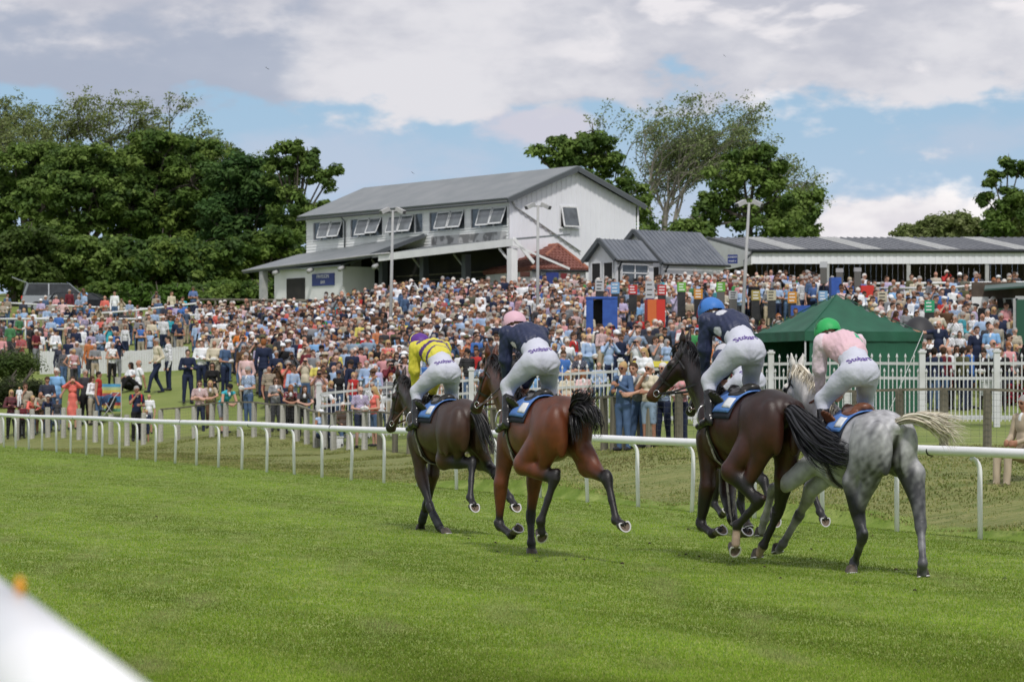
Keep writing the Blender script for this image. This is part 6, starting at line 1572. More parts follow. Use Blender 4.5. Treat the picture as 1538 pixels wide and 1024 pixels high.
def tiled_hut():
    R1, R0 = at(838, 365, 135.5), at(780, 370, 139.5); z1 = 8.75
    R1.z = R0.z = z1 + .0; c0, c1 = at(799, 402, 130.8), at(884, 407, 131.8); ze = 7.48
    for c in (c0, c1): c.z = ze
    d = (R0 - R1); d.z = 0; c2, c3 = c1 + d * 1.35, c0 + d * 1.25; c2.z = c3.z = ze
    root = empty('tiled_hut', (c0.x, c0.y, 6), label='low white building with a red clay tile hipped roof beside the grandstand', cat='building'); o = V(root.location)
    q = lambda p: p - o
    m = MB(); m.slab([q(c0), q(c1), q(R1)], .08, (0, 0, 1)); m.slab([q(c1), q(c2), q(R0), q(R1)], .08, (0, 0, 1)); m.slab([q(c0), q(R1), q(R0), q(c3)], .08, (0, 0, 1))
    def tiles(a, b, ta, tb, rows=9, per=16):
        for r in range(rows):
            u = (r + .5) / rows; A = a.lerp(ta, u); B = b.lerp(tb, u); n = max(1, int(per * (1 - u) + per * .0) if (ta - tb).length < .1 else per)
            up = (ta - a).normalized()
            for k in range(n):
                p = A.lerp(B, (k + .5) / n); L2 = ((ta - a).length / rows); m.tube([p - up * L2 * .55 + V((0, 0, .05)), p + up * L2 * .5 + V((0, 0, .02))], [(B - A).length / n * .42, (B - A).length / n * .34], 6)
    tiles(q(c0), q(c1), q(R1), q(R1)); tiles(q(c3), q(c0), q(R0), q(R1), 9, 22)
    m.build('roof', M_tile, root)
    m = MB(); m.tube([q(c0) + V((0, 0, .05)), q(R1) + V((0, 0, .08))], .085, 8); m.tube([q(c1) + V((0, 0, .05)), q(R1) + V((0, 0, .08))], .085, 8); m.tube([q(R1) + V((0, 0, .08)), q(R0) + V((0, 0, .08))], .085, 8); m.build('ridge_tiles', M_ridge, root, True)
    w0, w1, w2, w3 = [p.copy() for p in (c0, c1, c2, c3)]; cen = (w0 + w1 + w2 + w3) / 4
    P = [q(p.lerp(cen, .05)) for p in (w0, w1, w2, w3)]; m = MB()
    for a, b in ((0, 1), (1, 2), (2, 3), (3, 0)): m.add([(P[a].x, P[a].y, -1.5), (P[b].x, P[b].y, -1.5), (P[b].x, P[b].y, 1.46), (P[a].x, P[a].y, 1.46)], [(0, 1, 2, 3)])
    m.build('wall', M_wpaint, root)
    m = MB(); m.tube([q(c0) + V((0, -.05, -.06)), q(c1) + V((0, -.05, -.06))], .05, 8); a_ = q(c0); m.tube([a_ + V((.35, -.02, -.06)), a_ + V((.38, .12, -.4)), a_ + V((.38, .12, -1.6))], .04, 8); m.build('gutter', M_gutter, root, True)
    def panel(name, px0, px1, y0, y1, mm, d=130.7):
        a, b = at(px0, y1, d), at(px1, y1, d + .1); c, dd = at(px1, y0, d + .1), at(px0, y0, d); k = MB(); k.slab([q(a), q(b), q(c), q(dd)], .04, (0, -1, 0)); return k.build(name, mm, root)
    panel('blue_notice', 809, 817.5, 414, 423, M_blue); panel('poster', 820, 839, 409, 432, M_blue, 130.8); panel('poster', 842, 857, 410.5, 432, mat('dark_red_board', (.16, .015, .02), .6), 130.9)
    panel('window', 781, 796, 408, 416, mat('brown_window', (.09, .03, .02), .5), 130.6)
tiled_hut()
def shed():
    ze, zr = 8.5, 9.45; d = 134.5
    a = at(1130, 378, d); R0 = at(1062, 357, 141.5); x1 = at(1720, 378, d).x
    root = empty('long_shed', (a.x, a.y, 6), label='long open-fronted shed with a ribbed grey roof and pale skylight strips', cat='building'); o = V(root.location); q = lambda x, y, z: V((x, y, z)) - o
    M_rib = mat('ribbed_roof', (.17, .18, .20), .4, (.22, .23, .25), 2); M_sky = mat('skylight_sheet', (.42, .43, .42), .5, (.34, .35, .33), 3)
    zr = R0.z; slope = V((R0.x - a.x, R0.y - a.y, zr - ze))
    m = MB(); A = q(a.x, a.y, ze); B = q(x1, a.y, ze); m.slab([A, B, B + V((slope.x, slope.y, slope.z)), A + slope], .06); 
    k = .0
    while k < x1 - a.x: m.beam(A + V((k, 0, .02)), A + V((k, 0, .02)) + slope, .05, .05); k += .33
    m.build('roof', M_rib, root)
    for i in range(5):
        xx = 1.7 + i * 3.6 + .1; s = MB(); s.slab([A + V((xx, -.01, .035)), A + V((xx + .95, -.01, .035)), A + V((xx + .95, 0, .035)) + slope, A + V((xx, 0, .035)) + slope], .03); s.build('skylight', M_sky, root)
    m = MB(); m.tube([A + V((-.05, -.08, -.02)), B + V((0, -.08, -.02))], .09, 8); m.tube([A + V((-.02, -.05, -.1)), A + V((-.35, .1, -.45)), A + V((-.38, .1, -3))], .06, 8); m.build('gutter', M_gutter, root, True)
    m = MB(); n = 120
    for i in range(n):
        x0_, x1_ = (x1 - a.x) * i / n, (x1 - a.x) * (i + 1) / n; dy = .02 if i % 2 else 0; m.add([(x0_, dy, ze - 6 - .62), (x1_, dy, ze - 6 - .62), (x1_, dy, ze - 6 - .08), (x0_, dy, ze - 6 - .08)], [(0, 1, 2, 3)])
    m.build('fascia', M_gable, root)
    f = MB(); f.slab([q(a.x, a.y, 7.85), q(R0.x, R0.y, 7.7), q(R0.x, R0.y, zr), q(a.x, a.y, ze)], .06, (1, 0, 0)); f.build('end_wall', M_wpaint, root)
    f = MB(); f.beam(q(a.x - .03, a.y, ze), q(R0.x - .03, R0.y, zr), .06, .14); f.build('bargeboard', M_trim, root)
    for px in (1243, 1365, 1483, 1600):
        x = at(px, 400, d).x; f = MB(); f.box((x - o.x - .09, .05, -1.5), (x - o.x + .09, .2, 2.0)); f.build('post', M_post, root)
    f = MB(); n = 150; L2 = x1 - R0.x
    for i in range(n):
        dy = .03 if i % 2 else 0; f.add([(R0.x - o.x + L2 * i / n, R0.y - o.y - .4 + dy, -2), (R0.x - o.x + L2 * (i + 1) / n, R0.y - o.y - .4 + dy, -2), (R0.x - o.x + L2 * (i + 1) / n, R0.y - o.y - .4 + dy, zr - 6.05), (R0.x - o.x + L2 * i / n, R0.y - o.y - .4 + dy, zr - 6.05)], [(0, 1, 2, 3)])
    f.build('back_wall', mat('brown_ribbed_wall', (.06, .045, .035), .8, (.09, .07, .05), 2), root)
    s = MB(); c = at(1096.5, 391.5, 137.0); c.y = 137.0 ; s.box((-.25, -.02, -.21), (.25, .02, .21)); sg = s.build('hanging_sign', M_blue, root); sg.location = c - o + V((0, -1.6, .0)) ; sg.rotation_euler = (0, 0, -.5)
    flat_text('DONLEYS', .11, M_letter, sg, (0, -.025, .09)); flat_text('V BAR V', .11, M_letter, sg, (0, -.025, -.1))
shed()
def side_kiosk():
    a = at(412, 413, 146); root = empty('refreshment_kiosk', (a.x, a.y, 6), math.atan2(.6, .8), 'small white kiosk with a lean-to grey roof and a blue sign under the verandah', 'kiosk')
    m = MB(); m.slab([(-.3, -6.6, 2.1), (2.0, -6.6, 2.75), (2.0, .3, 2.75), (-.3, .3, 2.1)], .07, (0, 0, 1)); m.build('roof', M_roof, root)
    m = MB(); m.box((0, -6.3, -1.5), (1.9, 0, 2.05)); m.build('wall', M_clad, root)
    m = MB(); m.box((-.05, -5.6, 1.15), (-.0, -3.6, 1.75)); s = m.build('sign', M_blue, root); flat_text('PAVILION', .26, M_letter, s, (-.056, -4.6, 1.6), math.pi/2, -math.pi/2); flat_text('BAR', .22, M_letter, s, (-.056, -4.6, 1.32), math.pi/2, -math.pi/2)
    m = MB(); m.box((-.03, -2.9, .5), (0, -1.2, 1.6)); m.build('hatch', M_dark, root)
side_kiosk()
# right-hand kiosks
def tote():
    a = at(1458, 449, 100); root = empty('tote_booth', a, label='white booth with a brown board and dark green ribbed roof at the right edge', cat='booth'); q = lambda px, y, d=100: at(px, y, d) - a
    m = MB(); m.slab([q(1459, 448), q(1560, 452, 100), q(1560, 424, 100), q(1459, 424)], .08, (0, 1, 0)); m.build('brown_board', M_brownboard, root)
    m = MB(); m.slab([q(1478, 434, 97.5), q(1570, 427, 97), q(1570, 421, 100), q(1480, 428, 100)], .06, (0, 0, 1)); m.build('roof', mat('green_roof', (.03, .07, .055), .5), root)
    m = MB(); m.slab([q(1459, 475), q(1484, 475), q(1484, 446), q(1459, 446)], .1, (0, 1, 0)); m.slab([q(1506, 520, 99.7), q(1524, 520, 99.7), q(1524, 448, 99.7), q(1506, 448, 99.7)], .1, (0, 1, 0)); m.slab([q(1484, 472, 99.8), q(1524, 472, 99.8), q(1524, 466, 99.8), q(1484, 466, 99.8)], .1, (0, 1, 0)); m.build('wall', M_clad, root)
    for x0 in (1499, 1512): m = MB(); m.slab([q(x0, 463, 99.6), q(x0 + 9, 463, 99.6), q(x0 + 7, 449, 99.6), q(x0 - 2, 449, 99.6)], .04, (0, 1, 0)); m.build('window', M_dark, root)
tote()
def green_gate():
    a = at(1526, 535, 90); root = empty('green_door_panel', a, label='dark green panel with a pale frame at the right edge', cat='panel'); q = lambda px, y: at(px, y, 90) - a
    m = MB(); m.slab([q(1526, 560), q(1600, 560), q(1600, 450), q(1526, 450)], .1, (0, 1, 0)); m.build('panel', mat('green_paint', (.012, .075, .045), .5), root)
    m = MB(); m.beam(q(1525, 560), q(1525, 448), .05, .14, (1, 0, 0)); m.beam(q(1525, 448), q(1600, 448), .05, .14); m.beam(q(1525, 513), q(1600, 513), .06, .14); m.build('frame', M_post, root)
green_gate()

# ---------------------------------------------------------------- marquee, umbrella
def marquee():
    M_gr = mat('green_canvas', (.008, .075, .042), .65, (.012, .10, .055), 2, bump=.3, bscale=4)
    d0 = 76.5; C1 = at(1209, 497, d0); C2 = at(1386, 502, d0 + 1.2); v = C2 - C1; v.z = 0; W = v.length; x = v.normalized(); y = V((-x.y, x.x, 0))
    zg = gz(C1.x, C1.y); root = empty('marquee', (C1.x, C1.y, zg), math.atan2(x.y, x.x), 'dark green pop-up marquee behind the picket fence', 'marquee')
    ez = C1.z - zg; pz = at(1268, 440, d0 + 1.5).z - zg; D = W * .95
    n = 14; vs = []; fs = []
    def h(u, v_):                      # u,v in 0..1 ; a peaked roof that sags between the ribs
        r = max(abs(u - .5), abs(v_ - .5)) * 2; dgl = abs(abs(u - .5) - abs(v_ - .5)) * 2
        return ez + (pz - ez) * (1 - r) ** 1.12 - .05 * math.sin(math.pi * min(1, dgl)) * (r > .3) * r + .018 * math.sin(u * 17 + v_ * 5) * math.sin(v_ * 13) * (r < .97)
    for i in range(n + 1):
        for j in range(n + 1): vs.append((W * i / n, D * j / n, h(i / n, j / n)))
    for i in range(n):
        for j in range(n): k = i * (n + 1) + j; fs.append((k, k + n + 1, k + n + 2, k + 1))
    m = MB(); m.add(vs, fs); m.build('roof', M_gr, root, True)
    for cx_, cy_ in ((0, 0), (W, 0), (W, D), (0, D)):
        sm = MB(); sm.tube([(cx_ + (W/2 - cx_) * t, cy_ + (D/2 - cy_) * t, h(cx_ / W + (.5 - cx_ / W) * t, cy_ / D + (.5 - cy_ / D) * t) + .006) for t in np.linspace(0, .97, 9)], .014, 5); sm.build('seam', M_gr, root, True)
    m = MB(); N_ = 40
    def wall(a, b, z0, z1, wav):
        a, b = V(a), V(b); vs = []; nn = (b - a).normalized().cross(V((0, 0, 1)))
        for i in range(N_ + 1):
            p = a.lerp(b, i / N_); o_ = nn * math.sin(i * .9) * wav
            vs += [p + V((0, 0, z1)), p + V((0, 0, z0)) + o_]
        m.add(vs, [(2*i, 2*i+1, 2*i+3, 2*i+2) for i in range(N_)])
    for a, b in (((-.01, -.01, 0), (W + .01, -.01, 0)), ((W + .01, -.01, 0), (W + .01, D, 0)), ((W, D + .01, 0), (0, D + .01, 0)), ((-.01, D, 0), (-.01, -.01, 0))): wall(a, b, ez - .26, ez + .0, .012)
    m.build('valance', M_gr, root)
    m = MB(); wall((.15, .03, 0), (W, .03, 0), .02, ez - .02, .035); wall((W - .02, .05, 0), (W - .02, D, 0), .02, ez - .02, .035); wall((0.3, D - .05, 0), (W, D - .05, 0), .02, ez - .02, .03); m.build('side_curtain', M_gr, root)
    for px_, py_ in ((.0, .04), (W - .04, .08), (.0, D - .05), (W - .05, D - .05)): q = MB(); q.tube([(px_ + .03, py_, 0), (px_ + .03, py_, ez)], .025, 8); q.build('leg', M_post, root, True)
    q = MB(); q.tube([(W, -.02, ez), (W - 1.0, -.9, ez - 1.15), (W - 2.3, -2.1, -.05)], .008, 5); q.build('guy_rope', M_wpaint, root, True)
marquee()
def umbrella():
    c = at(1380, 510, 88); g = gz(c.x, c.y); root = empty('large_umbrella', (c.x, c.y, g), label='black domed umbrella between the marquee and the pointing man', cat='umbrella')
    z0 = c.z - g; n = 16; R = .60; vs = []; fs = []
    for i in range(7):
        t = i / 6 * 1.35
        for k in range(n): r = R * math.sin(t) / math.sin(1.35); sc = 1 - .04 * (k % 2) * (i / 6); a = 2 * math.pi * k / n; vs.append((r * sc * math.cos(a), r * sc * math.sin(a), z0 + .72 * (math.cos(t) - math.cos(1.35)) / (1 - math.cos(1.35))))
    for i in range(6):
        for k in range(n): fs.append((i*n+k, (i+1)*n+k, (i+1)*n+(k+1) % n, i*n+(k+1) % n))
    m = MB(); m.add(vs, fs); m.build('canopy', mat('black_nylon', (.022, .022, .026), .6), root, True); q = MB(); q.tube([(0, 0, .2), (0, 0, z0 + .8)], .014, 6); q.build('shaft', M_steel, root)
umbrella()

# ---------------------------------------------------------------- betting pitches
BC = {'white': (.46, .47, .5), 'pale blue': (.18, .34, .55), 'red': (.48, .03, .03), 'green': (.15, .42, .06), 'orange': (.58, .25, .03), 'gold': (.35, .28, .08), 'grey': (.34, .34, .36), 'dark green': (.02, .30, .14), 'cream': (.5, .46, .34)}
_bm = {}
M_led = mat('dark_odds_board', (.018, .018, .02), .35, (.035, .035, .035), 8); M_led2 = mat('grey_odds_board', (.11, .105, .10), .5)
BOARDS = [(900.5, 420, 437, 462, 'white', 0, 'white-headed betting board, furthest left of the pitches'), (924, 424, 441, 462, 'pale blue', 0, 'pale blue headed betting board above the blue booth'), (950.6, 428, 442, 468, 'red', 1, 'red-headed betting board nearest the blue booth'),
 (976, 422, 448, 452, 'white', 2, 'blue and white betting board above the red and orange booth'), (994, 428, 443, 484, 'red', 1, 'red-headed betting board right of the orange booth'), (1023.5, 424, 438, 476, 'green', 1, 'bright green headed betting board with a dark column below'),
 (1048.5, 434, 449, 480, 'orange', 1, 'orange-headed betting board between the two green ones'), (1082.5, 424, 438, 470, 'green', 3, 'bright green headed betting board with a grey column below'), (1101, 437, 449, 478, 'white', 3, 'white-headed board just left of the right lamp post'),
 (1135, 436, 451, 480, 'gold', 1, 'gold-headed betting board right of the lamp post'), (1159, 436, 451, 478, 'cream', 1, 'cream-headed betting board left of the orange one'), (1190, 438, 455, 474, 'orange', 1, 'orange-headed betting board above the marquee'),
 (1237, 393, 402, 426, 'white', 3, 'tall grey board with a white head in front of the shed'), (1261, 403, 409, 438, 'grey', 3, 'middle one of the three tall grey boards before the shed'), (1288, 402, 408, 434, 'grey', 3, 'tall grey board nearest the red bin'),
 (1325, 438, 455, 474, 'cream', 1, 'cream-headed board right of the marquee peak'), (1396, 451, 469, 500, 'dark green', 1, 'green-headed betting board behind the black umbrella'), (1236, 437, 452, 462, 'pale blue', 3, 'pale blue board behind the peak of the marquee')]
for px, y0, y1, y2, hc, style, lb in BOARDS:
    d = 108 if px < 1230 else (116 if y0 < 415 else 104)
    if px == 1396: d = 96
    c = at(px, y2, d); g = gz(c.x, c.y); root = empty('betting_board', (c.x, c.y, g), R_(rnd.uniform(-14, 14)), lb, 'betting board', 'betting boards on their stands'); z = lambda y: at(px, y, d).z - g
    w = .165 if y0 > 415 else .15
    m = MB(); m.box((-w, -.05, z(y1)), (w, .05, z(y0))); k = m.build('header', _bm.setdefault(hc, mat('header_' + hc.replace(' ', '_'), BC[hc], .5)), root)
    t = MB(); n = 3
    for i in range(n): zz = z(y0) + (z(y1) - z(y0)) * (i + .7) / (n + .4); t.box((-w * .7, -.056, zz - .02), (w * rnd.uniform(.3, .7), -.051, zz + .02))
    if y0 > 415: t.build('print_lines', M_letter if hc not in ('white', 'cream') else M_led, k)
    m = MB(); m.box((-w * .9, -.04, z(y2)), (w * .9, .04, z(y1) - .005)); m.build('odds_panel', M_blue if style == 2 else (M_led2 if style == 3 else M_led), root)
    m = MB(); m.tube([(0, 0, 0), (0, 0, z(y2))], .03, 6); m.box((-.3, -.2, 0), (.3, .2, .06)); m.build('stand', M_led, root)
def booth(px0, px1, y0, y1, d, mats, label, name='betting_booth'):
    a = at((px0 + px1) / 2, y1, d); g = gz(a.x, a.y); w = (px1 - px0) / 2 / F * d; root = empty(name, (a.x, a.y, g), R_(rnd.uniform(-8, 8)), label, 'booth'); z0, z1 = a.z - g, at(px0, y0, d).z - g; z0 = min(z0, .3)
    n = len(mats)
    for i, mm in enumerate(mats): m = MB(); m.box((-w + 2*w*i/n + (.004 if i else 0), -.35, z0), (-w + 2*w*(i+1)/n, -.32, z1)); m.build('front_cover', mm, root)
    m = MB(); m.box((-w, -.32, z1 - .06), (w, .45, z1)); m.box((-w, -.319, z0), (-w + .05, .45, z1 - .06)); m.box((w - .05, -.319, z0), (w, .45, z1 - .06)); m.build('frame', mats[-1], root)
    return root
M_or, M_rd = mat('orange_cover', (.58, .13, .03), .6, bump=.3, bscale=5), mat('red_cover', (.55, .03, .02), .6, bump=.3, bscale=5)
def open_booth(px0, px1, y0, y1, d, label):
    a = at((px0 + px1) / 2, y1, d); g = gz(a.x, a.y); w = (px1 - px0) / 2 / F * d; root = empty('covered_pitch', (a.x, a.y, g), 0, label, 'booth'); z1 = at(px0, y0, d).z - g
    for k, (x0, x1) in enumerate(((-w, -w * .55), (w * .05, w))): m = MB(); m.box((x0, -.3, .2 if not k else z1 * .45), (x1, -.27, z1 - .05)); m.build('front_flap', M_bluetarp, root)
    m = MB(); m.box((-w, -.32, z1 - .05), (w, .6, z1 + .03)); m.build('top', M_bluetarp, root); m = MB(); m.box((-w + .05, .5, .1), (w - .05, .55, z1 - .06)); m.build('back', M_dark, root)
    for x in (-w + .03, w - .03): m = MB(); m.tube([(x, .0, 0), (x, 0, z1 - .05)], .025, 6); m.build('leg', M_post, root)
open_booth(880, 927, 447, 484, 105, 'blue covered betting booth with an open dark front'); open_booth(1055, 1079, 453, 486, 104, 'narrow blue covered booth left of the right lamp post')
booth(970.5, 997, 450, 484, 103.5, [M_or, M_rd], 'square booth with an orange half and a red half')
booth(1188, 1217, 459, 478, 104, [M_bluetarp], 'low blue tarpaulin cover left of the marquee', 'covered_crate'); booth(1424, 1442, 440, 462, 108, [M_bluetarp], 'blue canvas windbreak behind the crowd at right', 'covered_crate')
booth(1247, 1262, 417, 436, 115, [M_bluetarp], 'blue covered crate between the tall grey boards', 'covered_crate'); booth(1292, 1311, 429, 452, 114, [M_rd], 'tall red bin with a grey lid beside the white rail', 'red_bin')
for px, lb in ((941, 'low black table right of the blue betting booth'), (1012, 'low black trestle table right of the red booth'), (1126, 'dark table under the gold board')):
    c = at(px, 476, 104.5); g = gz(c.x, c.y); root = empty('folding_table', (c.x, c.y, g), 0, lb, 'table'); m = MB(); m.box((-.35, -.25, .95), (.35, .25, 1.0)); m.build('tabletop', M_led, root)
    for x, y in ((-.3, -.2), (.3, -.2), (-.3, .2), (.3, .2)): m = MB(); m.tube([(x, y, 0), (x, y, .95)], .02, 6); m.build('leg', M_led, root)

# ---------------------------------------------------------------- lamp posts
def lamp(px, ytop, d, lean, label):
    c = at(px, ytop, d); xb = c.x - lean; g = gz(xb, d); root = empty('lamp_post', (xb, d, g), 0, label, 'lamp post', 'twin floodlight posts'); h = c.z - g
    m = MB(); m.tube([(0, 0, 0), (lean * .5, 0, h * .5), (lean, 0, h)], [.075, .065, .05], 10); m.build('pole', M_post, root, True)
    m = MB(); m.beam((lean - .3, 0, h - .02), (lean + .3, 0, h - .02), .07, .06); m.build('crossarm', M_post, root)
    for s in (-1, 1):
        q = MB(); a = V((lean + s * .16, -.05, h + .06)); b = V((lean + s * .46, -.22, h - .10)); q.beam(a, b, .22, .15)
        hd = q.build('floodlight', M_post, root); q = MB(); dn = (b - a).normalized().cross(V((0, 1, 0))); q.beam(b - V((0, 0, .0)), b + (b - a).normalized() * .012, .19, .12); q.build('glass', M_glass, hd)
lamp(590, 316, 113, .12, 'grey lamp post with twin floodlights in front of the verandah, leftmost of three'); lamp(808, 309, 112, .02, 'grey lamp post with twin floodlights in front of the gable wall'); lamp(1125, 305, 106, .30, 'leaning grey lamp post with twin floodlights before the long shed')
# ---------------------------------------------------------------- cars, pushchair, odds and ends
M_carglass = mat('car_glass', (.015, .018, .02), .1, (.03, .035, .04), 3, spec=.6)
def car(px, d, rz, paint, label, name, suv=True, tail=False):
    x = (px - CX) / F * d; root = empty(name, (x, d, gz(x, d)), rz, label, 'car'); M_p = mat(name + '_paint', paint, .25, metal=.5)
    L, W, H = (4.6, 1.85, 1.72) if suv else (4.3, 1.78, 1.42); b = .35; hw = W / 2
    prof = [(-L/2, .40), (-L/2 - .02, .75), (-L/2 + .08, 1.02), (L*.20, 1.05), (L*.46, .90), (L/2, .62), (L/2 - .03, .36), (-L/2 + .1, .32)]
    def loft(prof, w0, w1, zc):
        m = MB(); n = len(prof); vs = []
        for s in (-1, 1):
            for (x_, z_) in prof: vs.append((x_, s * (w0 if z_ < zc else w1), z_))
        m.add(vs, [tuple(reversed(range(n))), tuple(range(n, 2 * n))] + [(i, (i+1) % n, n + (i+1) % n, n + i) for i in range(n)]); return m
    loft(prof, hw, hw * .94, .9).build('body', M_p, root)
    cab = [(-L/2 + .05, 1.03), (-L/2 + (.18 if suv else .7), H), (L*.10, H), (L*.27, 1.05)]
    cb = loft(cab, hw * .93, hw * .72, 1.2).build('cabin', M_carglass, root)
    r = MB(); r.slab([(-L/2 + .38, -hw*.72, H + .03), (L*.11, -hw*.72, H + .03), (L*.11, hw*.72, H + .03), (-L/2 + .38, hw*.72, H + .03)], .05); r.build('roof', M_p, root)
    for s in (-1, 1):
        for xx in (-L*.31, L*.31):
            m = MB(); m.tube([(xx, s * (hw - .2), .34), (xx, s * (hw + .02), .34)], .34, 20); w = m.build('wheel', M_black, root, False); m = MB(); m.tube([(xx, s * (hw + .0), .34), (xx, s * (hw + .03), .34)], .21, 12); m.build('rim', M_steel, w)
        m = MB(); m.beam((-L/2 + .36, s*hw*.74, H), (-L/2 + .14, s*hw*.93, 1.04), .08, .1); m.beam((L*.10, s*hw*.74, H), (L*.27, s*hw*.93, 1.05), .06, .06); m.beam((-L*.16, s*hw*.74, H), (-L*.16, s*hw*.94, 1.04), .07, .05); m.build('pillar', M_p, root)
        m = MB(); m.box((L/2 - .14, s*hw*.6 - .18, .66), (L/2 - .04, s*hw*.6 + .18, .80)); m.build('headlight', M_steel, root)
        m = MB(); m.box((-L/2 - .03, s*hw*.82 - .08, .8), (-L/2 + .06, s*hw*.82 + .08, 1.0)); m.build('tail_light', M_rd, root)
    if tail: m = MB(); m.slab([(-L/2 + .35, -hw*.7, H + .06), (-L/2 + .35, hw*.7, H + .06), (-L/2 - .55, hw*.7, H + .40), (-L/2 - .55, -hw*.7, H + .40)], .05, (0, 0, 1)); m.build('tailgate', M_p, root)
car(92, 168, R_(10), (.33, .35, .37), 'grey estate car with its tailgate raised, parked under the trees', 'estate_car', True, True)
car(132, 164, R_(-8), (.03, .032, .036), 'black car parked beside the grey estate', 'parked_car', False)
def pushchair():
    c = at(159, 640, 103.3); g = gz(c.x, c.y); root = empty('pushchair', (c.x, c.y, g), R_(40), 'folded-hood pushchair with grey frame beside the striped windbreak', 'pushchair')
    m = MB()
    for s in (-.22, .22): m.tube([(-.35, s, .12), (.0, s, .5), (.25, s, .95), (.42, s, 1.08)], .018, 6); m.tube([(.35, s, .12), (.0, s, .5), (-.15, s, .72)], .018, 6); m.tube([(.35, s, .12), (-.35, s, .12)], .015, 6)
    m.tube([(.42, -.22, 1.08), (.42, .22, 1.08)], .02, 6); m.build('frame', M_post, root, True)
    m = MB(); m.slab([(-.25, -.2, .45), (.1, -.2, .42), (.1, .2, .42), (-.25, .2, .45)], .05); m.slab([(.1, -.2, .42), (.3, -.2, .9), (.3, .2, .9), (.1, .2, .42)], .05); m.build('seat', M_led, root)
    m = MB(); n = 8; vs = []
    for i in range(n + 1): a = i / n * 1.7; vs += [(.28 - .34 * math.sin(a), -.21, .72 + .30 * math.cos(a) ), (.28 - .34 * math.sin(a), .21, .72 + .30 * math.cos(a))]
    m.add(vs, [(2*i, 2*i+1, 2*i+3, 2*i+2) for i in range(n)]); m.build('hood', mat('blue_hood', (.03, .06, .14), .7), root)
    for x, y in ((-.35, -.24), (-.35, .24), (.35, -.24), (.35, .24)): m = MB(); m.tube([(x, y - .02, .12), (x, y + .02, .12)], .12, 14); m.build('wheel', M_black, root)
pushchair()
def windbreak():
    a = at(152, 632, 104.2); b = at(182, 632, 103.6); g = gz(a.x, a.y); root = empty('windbreak', (a.x, a.y, g), label='rainbow-striped beach windbreak standing behind the fence', cat='windbreak')
    cols = [(.10, .38, .62), (.50, .60, .30), (.70, .58, .12), (.55, .12, .12), (.06, .25, .55), (.08, .32, .62), (.55, .10, .12), (.75, .62, .15), (.2, .5, .3)]; h = 1.0; v = b - a; v.z = 0; n = len(cols); pn = MB()
    for i, c in enumerate(cols):
        z1 = 1.28 - h * i / n; z0 = 1.28 - h * (i + 1) / n; k = MB(); N = 8; vs = []
        for j in range(N + 1): p = v * (j / N) + V((0, math.sin(j * 1.2) * .03, 0)); vs += [p + V((0, 0, z1)), p + V((0, 0, z0))]
        k.add(vs, [(2*j, 2*j+1, 2*j+3, 2*j+2) for j in range(N)]); k.build('stripe', mat('stripe_%d' % i, c, .7), root)
    for t in (0, 1): k = MB(); k.tube([v * t, v * t + V((0, 0, 1.35))], .02, 6); k.build('pole', M_palewood, root)
windbreak()
k = MB(); c = at(177, 566, 106); g = gz(c.x, c.y); k.tube([(0, 0, -.1), (0, 0, c.z - g)], .11, 8); o = k.build('timber_post', M_palewood, None); o.location = (c.x, c.y, g); tag(o, 'stout pale timber post behind the rainbow windbreak', 'post')
k = MB(); k.box((-.21, -.15, 0), (.21, .15, .36)); k.box((-.24, -.18, .36), (.24, .18, .40)); o = k.build('utility_box', M_wpaint, None); c = at(1487, 594, 73.6); o.location = (c.x, c.y, c.z); tag(o, 'small white utility box fixed against the tall picket fence post', 'box')
k = MB(); k.box((-.2, -.15, 0), (.2, .15, .34)); k.box((-.22, -.17, .34), (.22, .17, .37)); o = k.build('utility_box', M_wpaint, None); c = at(506, 672, 87.2); o.location = (c.x, c.y, gz(c.x, c.y)); tag(o, 'small white box on the ground at the foot of the picket fence', 'box')
k = MB(); k.box((-.55, -.02, 0), (.55, .02, .16)); o = k.build('yellow_banner', mat('yellow_banner', (.7, .6, .08), .6), None); c = at(980, 551, 79.4); o.location = (c.x, c.y - .1, c.z); tag(o, 'narrow yellow banner strip tied along the top of the picket fence', 'banner')
def flowers():
    a = at(1498, 596, 81.5); g = gz(a.x, a.y); n = 2600; P = np.stack([rg.uniform(0, 2.2, n), rg.uniform(0, .7, n), rg.uniform(.05, .55, n) ** .8], 1) + np.array([a.x, a.y, g]); s = .035
    v = np.repeat(P, 4, 0).reshape(n, 4, 3); r1 = rg.normal(size=(n, 3)); r2 = rg.normal(size=(n, 3)); r1 /= np.linalg.norm(r1, axis=1)[:, None]; r2 = np.cross(r1, r2); r2 /= np.linalg.norm(r2, axis=1)[:, None]
    for i, (p, q) in enumerate(((-1, -1), (1, -1), (1, 1), (-1, 1))): v[:, i] += (r1 * p + r2 * q) * s
    c = np.where(rg.random(n)[:, None] < .62, np.array([.42, .02, .06]), np.array([.05, .10, .02])) * rg.uniform(.6, 1.3, n)[:, None]
    o = link_mesh('flower_bed', np_mesh('flower_bed', v.reshape(-1, 3), np.arange(4 * n).reshape(n, 4), False, np.repeat(c, 4, 0)), M_blade); tag(o, 'bed of dark red flowers behind the picket fence at the right', 'flower bed')
flowers()
nb('person in tan coat sitting on the bank at the right edge, partly out of view', 1540, 41.5, pose='sitchair', sleeve='long', top='beige', bottomc='beige', hair='short', hairc='grey', rot=R_(-60), shoe='olive', z=.45, scale=1.0)
